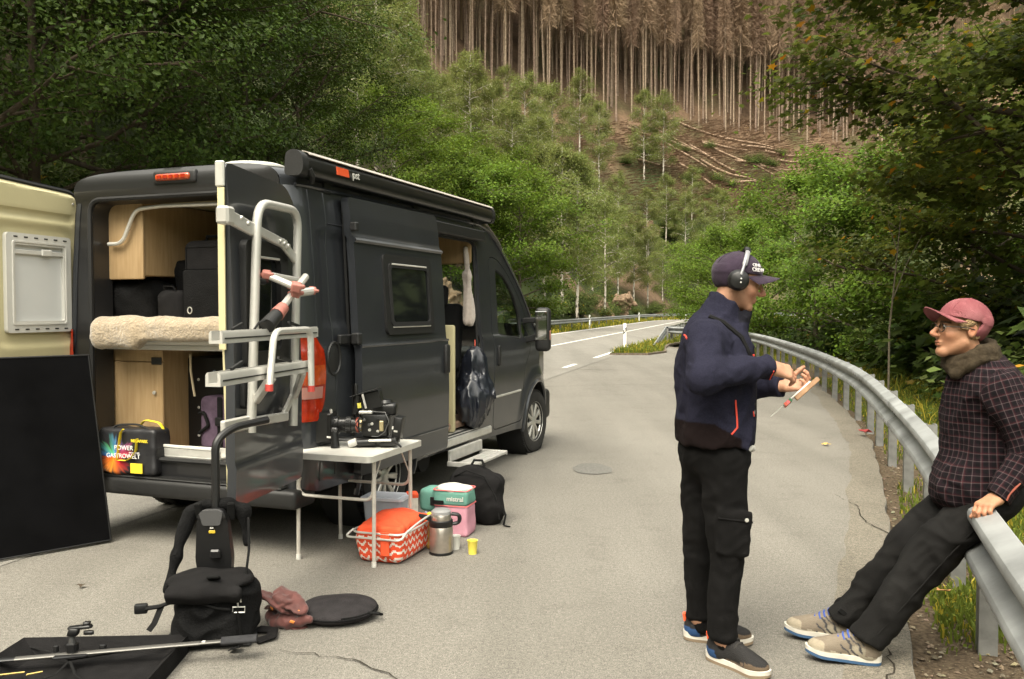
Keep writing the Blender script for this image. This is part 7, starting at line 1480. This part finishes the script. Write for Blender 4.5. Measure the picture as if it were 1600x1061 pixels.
# jacket
jt = s_u([s_ell(w_(.915, 3.92, 1.31), (.178, .215, .235), (0, R(4), 0)), s_ell(w_(.918, 3.92, 1.12), (.168, .190, .22)), s_cap(w_(.912, 3.86, .98), w_(.912, 3.98, .98), .160), s_cap(shR + np.array((.0, .01, -.01)), shL + np.array((0, -.01, -.01)), .088), s_cap(w_(.90, 3.92, 1.44), w_(.95, 3.92, 1.52), .115, .095)], .07)
jt = s_u([jt, s_cap(shR, elR, .084, .070)], .035); jt = s_u([jt, s_cap(shL, elL, .086, .072)], .035); jt = s_u([jt, arm_cut(elR, wrR, .069, .052), arm_cut(elL, wrL, .072, .052)], .03)
col_ = s_and(s_cap(w_(.925, 3.92, 1.48), w_(.985, 3.92, 1.66), .096, .090), s_plane(w_(.985, 3.92, 1.598), (.52, 0, .85)), .008); col_ = s_u([col_, s_cap(w_(1.02, 3.87, 1.53), w_(1.05, 3.92, 1.545), .03, .026)], .03)
jt = s_u([jt, col_], .03); jt = s_cut(jt, s_cap(w_(.955, 3.92, 1.545), w_(1.04, 3.92, 1.75), .062, .076), .008); jt = s_and(jt, s_plane(w_(0, 0, .960), (0, 0, -1)), .012)
jt = s_fold(s_wob(jt, .003, .13, 4), .0050, .062, 11, (1, 1, .8)); jt = s_fold(jt, .0024, .028, 5)
def tone_j(V):
    c = np.tile(np.array((.022, .022, .040)), (len(V), 1)); x, y, z = (V + B0).T; k = (z < 1.075 - .55 * np.clip(x - .86, 0, 1)) & (x < .985); c[k] = (.012, .007, .007); k2 = (z > 1.505) & (x > .995); c[k2] = (.014, .014, .020); return c
M_jk = vmat('fleece_jacket', .95, .55, 420, .40, 160, .0, .12)
jo = wear('jacket', jt, w_(.62, 3.45, .90), w_(1.34, 4.36, 1.68), .0075, M_jk, pa, tone_j)
def proj_tube(pts, f, r, name, m, parent, n=6):
    """lay a cord on an implicit surface"""
    P = np.array(pts, np.float32); e = 1e-3
    for _ in range(8):
        d = f(P); g = np.stack([(f(P + np.eye(3, dtype=np.float32)[i] * e) - d) / e for i in range(3)], 1); P = (P - (d / np.maximum((g * g).sum(1), .05))[:, None] * g * .8).astype(np.float32)
    return MB().tube(P.tolist(), r, n).build(name, m, parent)
M_or2 = mat('orange_piping', (.60, .055, .03), rough=.6)
q_ = lambda L: [w_(*p) for p in L]
proj_tube(q_([(1.0, 3.70, 1.175), (.985, 3.70, 1.11), (.965, 3.71, 1.06), (.935, 3.71, 1.03)]), jt, .0042, 'piping', M_or2, jo); proj_tube(q_([(.745, 3.80, 1.455), (.765, 3.755, 1.44), (.79, 3.72, 1.425)]), jt, .0042, 'piping', M_or2, jo); proj_tube(q_([(1.085, 3.80, 1.13), (1.085, 3.80, 1.09)]), jt, .004, 'piping', M_or2, jo); proj_tube(q_([(1.06, 3.80, 1.37), (1.07, 3.80, 1.33)]), jt, .006, 'chest_mark', M_or2, jo); proj_tube(q_([(1.10, 3.83, 1.46), (1.115, 3.83, 1.25), (1.11, 3.83, 1.1), (1.09, 3.83, .97)]), jt, .004, 'zip', M_rubber, jo)
proj_tube(q_([(1.10, 3.70, 1.355), (1.105, 3.665, 1.30), (1.10, 3.70, 1.25)]), jt, .003, 'cuff_seam', M_or2, jo)
# strap of a sling bag across the chest
sl = q_([(.86, 3.80, 1.54), (.92, 3.77, 1.515), (.985, 3.76, 1.44), (1.03, 3.76, 1.36), (1.07, 3.78, 1.30)]); proj_tube(sl, s_off(jt, .002), .012, 'strap', M_web, jo); blob('shirt_hem', s_wob(s_cap(w_(1.04, 3.82, .952), w_(1.07, 3.90, .945), .022), .006, .03, 3), w_(.98, 3.75, .90), w_(1.13, 3.97, 1.0), .008, mat('shirt_white', (.55, .53, .48), rough=.9), jo)
# trousers
tr = s_u([s_ell(w_(.912, 3.92, .93), (.152, .178, .13)), s_cap(hipR, knR, .112, .088), s_cap(hipL, knL, .110, .085)], .05); tr = s_u([tr, s_cap(knR, anR + np.array((0, 0, .03)), .084, .060), s_cap(knL, anL + np.array((0, 0, .03)), .080, .058)], .03); tr = s_u([tr, s_box(w_(.955, 3.735, .60), (.075, .014, .10), .012, (0, R(4), R(-8)))], .012); tr = s_u([tr, s_ell(anR + np.array((.004, -.002, .0)), (.068, .062, .034)), s_ell(anL + np.array((.004, 0, .005)), (.066, .060, .034))], .012)
tr = s_and(s_and(tr, s_plane(w_(0, 0, .985), (0, 0, 1)), .005), s_plane(w_(0, 0, .088), (0, 0, -1)), .006); tr = s_fold(s_fold(s_wob(tr, .005, .16, 7), .006, .11, 3, (1, 1, .9)), .0022, .04, 9)
M_tr = fabric('black_trousers', (.0045, .0042, .0042), .3, .4, 320, .9, 30, 0.0); to = wear('trousers', tr, w_(.68, 3.62, .07), w_(1.14, 4.2, 1.02), .0085, M_tr, pa)
proj_tube(q_([(.88, 3.70, .665), (.93, 3.70, .66), (.99, 3.70, .655), (1.03, 3.72, .65)]), tr, .005, 'pocket_flap', M_tr, to); MB().lathe([(.001, .004), (.008, .003), (.009, 0)], 12, Matrix.Translation(w_(1.005, 3.705, .662)) @ Matrix.Rotation(R(90), 4, 'X')).build('press_stud', M_alu, to)
M_wh = mat('shoe_white', (.55, .52, .46), rough=.7, var=.12, vscale=30); M_dk = mat('shoe_dark', (.02, .018, .016), rough=.8)
def up_a(V):
    c = np.tile(np.array((.018, .017, .017)), (len(V), 1)); x, y, z = V.T; x = x + .006 * wob(V.astype(np.float32), .02, 3); z = z + .005 * wob(V.astype(np.float32), .02, 5); c[(x > .205) & (z < .055)] = (.12, .085, .055); c[(x < .06) & (z < .07)] = (.025, .07, .18); c[(x > .10) & (x < .2) & (z < .045)] = (.14, .10, .07); return c
ta = dict(upper=up_a, mid=M_wh, out=mat('outsole_tan', (.20, .15, .10), rough=.8), lace=M_dk, tab=mat('tab_orange', (.80, .10, .03), rough=.6)); shoe(pa, w_(.895, 3.86, 0), w_(1.05, 3.67, 0), 0, ta); shoe(pa, w_(.835, 4.10, 0), w_(1.12, 4.02, 0), 0, ta)
for a in (anR, anL): blob('sock', s_cap(a + np.array((.012, -.008, -.045)), a + np.array((0, 0, .03)), .036, .046), a - .12, a + .12, .010, M_tr, pa)
M_capn = fabric('cap_navy', (.030, .020, .034), .15, .3, 400, .9, 40, .1); cpa = cap_build(pa, MA @ Matrix.Rotation(R(-13), 4, 'Y'), M_capn, M_capn, brim_len=.080, back=-.035)
M_emb = mat('embroidery', (.50, .48, .48), rough=.8); put_text('embroidery', 'CINE', .020, M_emb, cpa, (.060, -.0735, .072), (.80, .58, 0), (-.25, .35, 1), .0012, .0004); put_text('embroidery', 'CREW', .024, M_emb, cpa, (.069, -.0745, .052), (.80, .58, 0), (-.15, .2, 1), .0012, .0006)
hA = s_and(s_and(s_ell((-.018, 0, .010), (.098, .0815, .085)), s_plane((-.022, 0, 0), (1, 0, .15)), .004), s_plane((0, 0, .05), (0, 0, 1)), .004); hA = s_and(hA, s_plane((0, 0, -.055), (-.25, 0, -1)), .008); e = blob('hair', s_wob(hA, .002, .012, 3, (1, 1, .4)), (-.14, -.11, -.09), (.03, .11, .08), .0045, mat('hair_brown', (.05, .028, .016), rough=.7, var=.4, vscale=60, bump=.8, bscale=160), pa); e.matrix_local = MA
for s in (-1, 1):
    e = blob('hair', s_wob(s_box((.012, s * .0745, .012), (.014, .004, .03), .003), .001, .01, 2), (-.02, s * .0745 - .02, -.04), (.04, s * .0745 + .02, .06), .004, mat('hair_brown', (.05, .028, .016)), pa); e.matrix_local = MA
# headphones worn over the cap
hp = empty('headphones', (0, 0, 0), 0, 'black over-ear headphones worn over the navy cap', 'headphones'); hp.matrix_world = Matrix.Translation((.93, 3.92, 0)) @ MA
bt_ = [(-.012 + .004 * math.cos(a), -.102 * math.cos(a), .005 + .143 * math.sin(a)) for a in np.linspace(.05, math.pi - .05, 24)]; M_hpg = mat('headphone_grey', (.22, .22, .23), rough=.4, metal=.3); MB().tube(bt_[3:-3], .011, 10, flat=.5).build('headband', M_hpg, hp); MB().tube(bt_[8:-8], .0145, 10, flat=.55).build('band_pad', M_bkpl, hp)
for s in (-1, 1):
    Mx = Matrix.Translation((-.012, s * .078, -.004)) @ Matrix.Rotation(s * R(-90), 4, 'X'); c_ = MB().lathe([(.001, 0), (.036, 0), (.045, .006), (.047, .016), (.043, .026)], 28, Mx).build('ear_cushion', mat('cushion', (.012, .012, .012), rough=.6), hp); c_ = MB().lathe([(.043, .024), (.044, .034), (.036, .046), (.020, .052), (.001, .053)], 28, Mx, cap=False).build('ear_cup', M_bkpl, hp)
    for dx, dz in ((.006, .008), (.01, -.008)): MB().lathe([(.001, .003), (.0035, .002), (.004, 0)], 8, Mx @ Matrix.Translation((dx, dz, .0525))).build('cup_dot', M_alu, hp)
    MB().tube([(-.012, s * .100, .09), (-.012, s * .122, .055), (-.012, s * .128, .02)], .006, 8).build('yoke', M_hpg, hp)
# slate in his hands: wooden stick, white board, coloured marks, thin string
st0 = Vector((1.275, 3.885, 1.192)); sdir = Vector((.75, .05, .66)).normalized(); swid = Vector((.27, .945, -.16)).normalized(); sn = sdir.cross(swid)
t = empty('film_slate', st0, 0, 'small film slate with a wooden stick held in both hands', 'slate'); Ms = Matrix((sdir, swid, sn)).transposed().to_4x4()
MB().box(-.085, .070, -.075, .075, -.004, .002, .001, 1, Ms).build('board', mat('slate_white', (.72, .70, .64), rough=.5), t); M_ws = wood_mat('slate_wood', (.22, .12, .06), (.32, .19, .10)); MB().box(-.03, .105, -.085, -.060, -.026, -.005, .002, 1, Ms).build('clapper_stick', M_ws, t); MB().box(-.03, .105, -.057, -.035, -.026, -.006, .002, 1, Ms).build('clapper_stick', M_ws, t)
for a, b, c in ((-.072, -.056, (.60, .12, .12)), (-.056, -.044, (.03, .14, .05)), (-.084, -.072, (.62, .10, .05))): MB().box(a, b, -.079, .079, -.012, .004, .001, 1, Ms).build('colour_mark', mat('mark_%d' % int(-a * 1000), c, rough=.5), t)
MB().tube([tuple(Ms @ Vector(p)) for p in ((-.085, -.07, 0), (-.13, -.071, -.002), (-.165, -.072, -.001))], .0016, 5).build('string', M_white, t)
# ------------------------------------------------------------------ leaning man
pb = empty('person', (1.9, 3.85, 0), 0, 'person in red cap, glasses, scarf and dark plaid shirt leaning on the guardrail', 'person'); B0b = np.array((1.9, 3.85, 0)); u_ = lambda *p: np.array(p, float) - B0b
SK_B = (.38, .195, .112)
MBh = Matrix.Translation(u_(1.972, 3.845, 1.475)) @ Matrix.Rotation(R(184), 4, 'Z') @ Matrix.Rotation(R(-3), 4, 'Y')
N1 = u_(2.055, 3.85, 1.30); sL, eL, wL = u_(2.07, 3.655, 1.225), u_(2.125, 3.57, .975), u_(1.985, 3.545, .795); sR, eR, wR = u_(2.16, 4.06, 1.225), u_(2.27, 4.10, .98), u_(2.15, 4.08, .80)
hN, kN, aN = u_(2.07, 3.745, .75), u_(1.80, 3.79, .44), u_(1.585, 3.80, .125); hF, kF, aF = u_(2.09, 3.955, .76), u_(1.83, 3.99, .475), u_(1.55, 4.055, .125)
core = body_core([s_cap(N1, u_(2.12, 3.85, .82), .085, .12), s_cap(sL, sR, .06), s_cap(sL, eL, .05, .04), s_cap(eL, wL, .042, .027), s_cap(sR, eR, .05, .04), s_cap(eR, wR, .042, .027), s_cap(hN, kN, .075, .055), s_cap(kN, aN, .052, .036), s_cap(hF, kF, .075, .055), s_cap(kF, aF, .052, .036), s_cap(aN, aN + np.array((-.04, .01, -.06)), .030, .022), s_cap(aF, aF + np.array((-.04, .01, -.06)), .030, .022)], u_(1.3, 3.4, 0), u_(2.45, 4.3, 1.45), SK_B)
hlB = hand_part(wL + np.array((-.004, -.006, .0)), (-.80, -.42, -.30), (-.34, -.10, .90), -1, [(32, 52, 30), (34, 54, 30), (36, 54, 32), (36, 56, 34)], SK_B, (.75, .5, -.45)); hrB = hand_part(wR, (-.3, .1, -.9), (.2, .9, .1), 1, [(30, 40, 20)] * 4, SK_B)
V, F, T = join([head_part(MBh, N1, .056, SK_B, .12), core, hlB, hrB]); link_mesh('body', np_mesh('body', V, F, True, 180, col=np.clip(T, 0, 1)), M_skin, pb)
sh = s_u([s_ell(u_(2.105, 3.85, 1.11), (.185, .205, .24), (0, R(-6), 0)), s_ell(u_(2.10, 3.85, .88), (.185, .20, .20)), s_cap(sL + np.array((.01, .02, 0)), sR + np.array((0, -.02, 0)), .088), s_ell(u_(1.99, 3.83, .775), (.13, .17, .12)), s_cap(u_(2.06, 3.85, 1.22), u_(2.05, 3.85, 1.31), .11, .085)], .08)
sh = s_u([sh, s_cap(sL, eL, .083, .073)], .03); sh = s_u([sh, s_cap(sR, eR, .083, .072)], .03); sh = s_u([sh, arm_cut(eL, wL, .073, .050), arm_cut(eR, wR, .07, .05)], .03); sh = s_and(sh, s_plane(u_(1.9, 3.85, .675), (.0, 0, -1)), .01); sh = s_fold(s_wob(sh, .007, .13, 6), .008, .08, 8, (1, 1, .6)); sh = s_fold(sh, .003, .035, 4)
def uv_shirt(V):
    V = V.astype(np.float32); best = np.full(len(V), 9.0); uv = np.zeros((len(V), 2))
    for a, b, r0, tw in ((N1 + np.array((.03, 0, .1)), u_(2.11, 3.85, .62), .20, 0), (sL, eL, .08, 1), (eL, wL, .065, 2), (sR, eR, .08, 3), (eR, wR, .065, 4)):
        a = np.array(a); b = np.array(b); ax = (b - a) / np.linalg.norm(b - a); q = V - a; t = q @ ax; rad = q - t[:, None] * ax; e1 = np.cross(ax, (0, 1, 0)); e1 /= np.linalg.norm(e1); e2 = np.cross(ax, e1); d = np.linalg.norm(rad - 0, axis=1) - r0 + np.maximum(0, -t) * .6 + np.maximum(0, t - np.linalg.norm(b - a)) * .6
        ang = np.arctan2(rad @ e1, -(rad @ e2) if tw in (0, 1, 2) else rad @ e2); k = d < best; best[k] = d[k]; uv[k, 0] = ang[k] * r0; uv[k, 1] = t[k] + (.31 if tw in (2, 4) else 0)
    return uv
def plaid():
    m = mat('plaid_flannel', (.02, .012, .014), rough=.95, bump=.4, bscale=350, sheen=.0, spec=.15); nt = m.node_tree; N = nt.nodes; L = nt.links; uv = N.new('ShaderNodeUVMap'); uv.uv_map = 'UVMap'; sp = N.new('ShaderNodeSeparateXYZ'); L.new(uv.outputs[0], sp.inputs[0])
    def mth(op, a, b=None):
        n = N.new('ShaderNodeMath'); n.operation = op
        for i, q in enumerate((a, b)):
            if q is None: continue
            if isinstance(q, (int, float)): n.inputs[i].default_value = q
            else: L.new(q, n.inputs[i])
        return n.outputs[0]
    def stripes(s, per, w, ph): return mth('LESS_THAN', mth('FRACT', mth('ADD', mth('MULTIPLY', s, 1 / per), 50 + ph)), w)
    def mix(a, fac, col):
        x = N.new('ShaderNodeMix'); x.data_type = 'RGBA'; x.inputs['B'].default_value = (*col, 1); L.new(fac, x.inputs['Factor'])
        if isinstance(a, tuple): x.inputs['A'].default_value = (*a, 1)
        else: L.new(a, x.inputs['A'])
        return x.outputs['Result']
    U, Vv = sp.outputs['X'], sp.outputs['Y']; P = .030
    c = mix((.0050, .0040, .0052), mth('MULTIPLY', mth('ADD', stripes(U, P, .40, .45), stripes(Vv, P, .40, .45)), .35), (.016, .006, .009)); c = mix(c, mth('MULTIPLY', mth('ADD', stripes(U, P, .10, .12), stripes(Vv, P, .10, .12)), .46), (.092, .068, .072)); c = mix(c, mth('MULTIPLY', mth('ADD', stripes(U, P * 2, .045, .62), stripes(Vv, P * 2, .045, .62)), .42), (.070, .017, .018)); L.new(c, N['Principled BSDF'].inputs['Base Color']); return m
so = wear('shirt', sh, u_(1.78, 3.42, .62), u_(2.45, 4.25, 1.42), .008, plaid(), pb, None, uv_shirt)
proj_tube([u_(2.05, 3.48, .86), u_(2.02, 3.47, .82), u_(2.01, 3.47, .79)], s_off(sh, -.002), .0045, 'cuff_tab', mat('tab_rust', (.22, .045, .022), rough=.6), so)
scf = []
for cz, rr_, tl_, rt in ((1.335, .092, -.28, .029), (1.372, .086, -.36, .027)):
    pts = [u_(2.030 + rr_ * math.cos(a), 3.85 + rr_ * .98 * math.sin(a), cz - tl_ * rr_ * math.cos(a) + .012 * math.sin(3 * a)) for a in np.linspace(0, 2 * math.pi, 13)]
    scf += [s_cap(pts[i], pts[i + 1], rt) for i in range(12)]
scf += [s_cap(u_(1.945, 3.80, 1.31), u_(1.935, 3.80, 1.285), .028, .024)]; sc_ = s_fold(s_wob(s_u(scf, .018), .003, .05, 3), .0028, .030, 6, (.5, .5, 1.8)); blob('scarf', sc_, u_(1.82, 3.66, 1.15), u_(2.24, 4.04, 1.48), .0065, fabric('scarf_wool', (.062, .047, .030), .3, .9, 260, 1.0, 60, .0), pb)
tb2 = s_u([s_ell(u_(2.10, 3.85, .78), (.15, .18, .14)), s_cap(hN, kN, .118, .094), s_cap(hF, kF, .112, .09)], .05); tb2 = s_u([tb2, s_and(s_cap(kN, aN + np.array((-.03, 0, -.03)), .096, .074), s_plane(aN + np.array((-.015, 0, -.025)), aN - kN), .006), s_and(s_cap(kF, aF + np.array((-.03, 0, -.03)), .088, .068), s_plane(aF + np.array((-.012, 0, -.02)), aF - kF), .006)], .03); tb2 = s_and(tb2, s_plane(u_(0, 0, .86), (0, 0, 1)), .01); tb2 = s_fold(s_fold(s_wob(tb2, .007, .17, 9), .008, .11, 5, (1.0, 1, 1.0)), .003, .038, 2)
M_jean = mat('washed_black_denim', (.0050, .0047, .0047), rough=.9, col2=(.013, .0125, .012), vscale=7, bump=.45, bscale=300, spec=.15, detail=6); t2 = wear('trousers', tb2, u_(1.40, 3.58, .02), u_(2.32, 4.2, .90), .0085, M_jean, pb)
proj_tube([u_(2.0, 3.63, .70), u_(1.85, 3.68, .50), u_(1.68, 3.70, .28), u_(1.58, 3.715, .16)], tb2, .0035, 'side_seam', M_jean, t2); MB().obox(aF + np.array((-.02, -.07, .04)), (.05, .012, .022), (0, R(40), 0), .003).build('ankle_strap', M_web, t2)
def up_b(V):
    c = np.tile(np.array((.20, .165, .125)), (len(V), 1)); x, y, z = V.T; x = x + .007 * wob(V.astype(np.float32), .02, 3); z = z + .005 * wob(V.astype(np.float32), .02, 5); c[(x > .23) & (z < .07)] = (.33, .285, .21); c[(x > .06) & (x < .12) & (z < .075)] = (.30, .265, .20); c[(z < .042)] = (.45, .40, .31); c[(x < .03) & (z > .07)] = (.26, .22, .18); k = (x > .07) & (x < .16) & (np.abs(np.sin((x - z) * 95)) > .86) & (np.abs(y) > .025); c[k] = (.05, .05, .055); return c
tB = dict(upper=up_b, mid=M_wh, out=mat('outsole_blue', (.035, .085, .17), rough=.7), lace=mat('lace_blue', (.03, .07, .30), rough=.7)); shoe(pb, u_(1.605, 3.795, .002), u_(1.32, 3.855, 0), R(5), tB); shoe(pb, u_(1.59, 4.045, .002), u_(1.31, 4.12, 0), R(5), tB)
for a in (aN, aF): blob('sock', s_cap(a + np.array((-.020, .004, -.04)), a + np.array((.012, 0, .04)), .037, .050), a - .12, a + .12, .010, M_tr, pb)
M_capr = mat('cap_red', (.30, .055, .065), rough=.9, var=.18, vscale=14, bump=.35, bscale=300, spec=.15); M_capr = mat('cap_faded_red', (.175, .050, .058), rough=.9, col2=(.245, .095, .102), vscale=12, bump=.35, bscale=300, spec=.15); cap_build(pb, MBh @ Matrix.Translation((-.006, 0, .010)) @ Matrix.Rotation(R(-11), 4, 'Y'), M_capr, M_capr, r=(.114, .095, .100), brim_len=.080, brim_up=.020, back=-.04)
M_hb = mat('hair_blond', (.28, .18, .085), rough=.6, var=.35, vscale=70, bump=.9, bscale=170)
hB = s_and(s_and(s_ell((-.016, 0, .012), (.100, .084, .086)), s_plane((-.020, 0, 0), (1, 0, .2)), .004), s_plane((0, 0, .05), (0, 0, 1)), .004); hB = s_and(hB, s_plane((0, 0, -.045), (-.2, 0, -1)), .008); e = blob('hair', s_wob(s_wob(hB, .004, .018, 3), .002, .008, 5), (-.14, -.11, -.09), (.03, .11, .08), .0045, M_hb, pb); e.matrix_local = MBh
for s in (-1, 1):
    e = blob('hair', s_wob(s_wob(s_u([s_ell((.022, s * .076, .020), (.024, .010, .024)), s_ell((.0, s * .080, .030), (.03, .009, .016))], .01), .004, .014, 4), .002, .006, 2), (-.05, s * .076 - .03, -.03), (.07, s * .076 + .03, .07), .004, M_hb, pb); e.matrix_local = MBh
M_lensc = glass_mat('spectacle_lens', (.97, .97, .97)); gl = empty('glasses'); gl.parent = pb; gl.matrix_local = MBh; M_gf = mat('glasses_frame', (.03, .02, .012), rough=.35)
for s in (-1, 1):
    MB().tube([(.103 - .004 * abs(math.cos(a)), s * .033 + .0215 * math.cos(a), .004 + .0185 * math.sin(a)) for a in np.linspace(0, 6.2832, 22)[:-1]], .0022, 6, True).build('rim', M_gf, gl); MB().prism([(s * .033 + .0205 * math.cos(a), .004 + .0175 * math.sin(a)) for a in np.linspace(0, 6.2832, 20)[:-1]], lambda a, b, q: (.1015 + q, a, b), 0, .0015).build('lens', M_lensc, gl); MB().tube([(.099, s * .056, .010), (.085, s * .072, .011), (.02, s * .083, .010), (-.02, s * .085, .002)], .0022, 6).build('temple', M_gf, gl)
MB().tube([(.105, -.0115, .009), (.110, 0, .012), (.105, .0115, .009)], .002, 6).build('bridge', M_gf, gl)
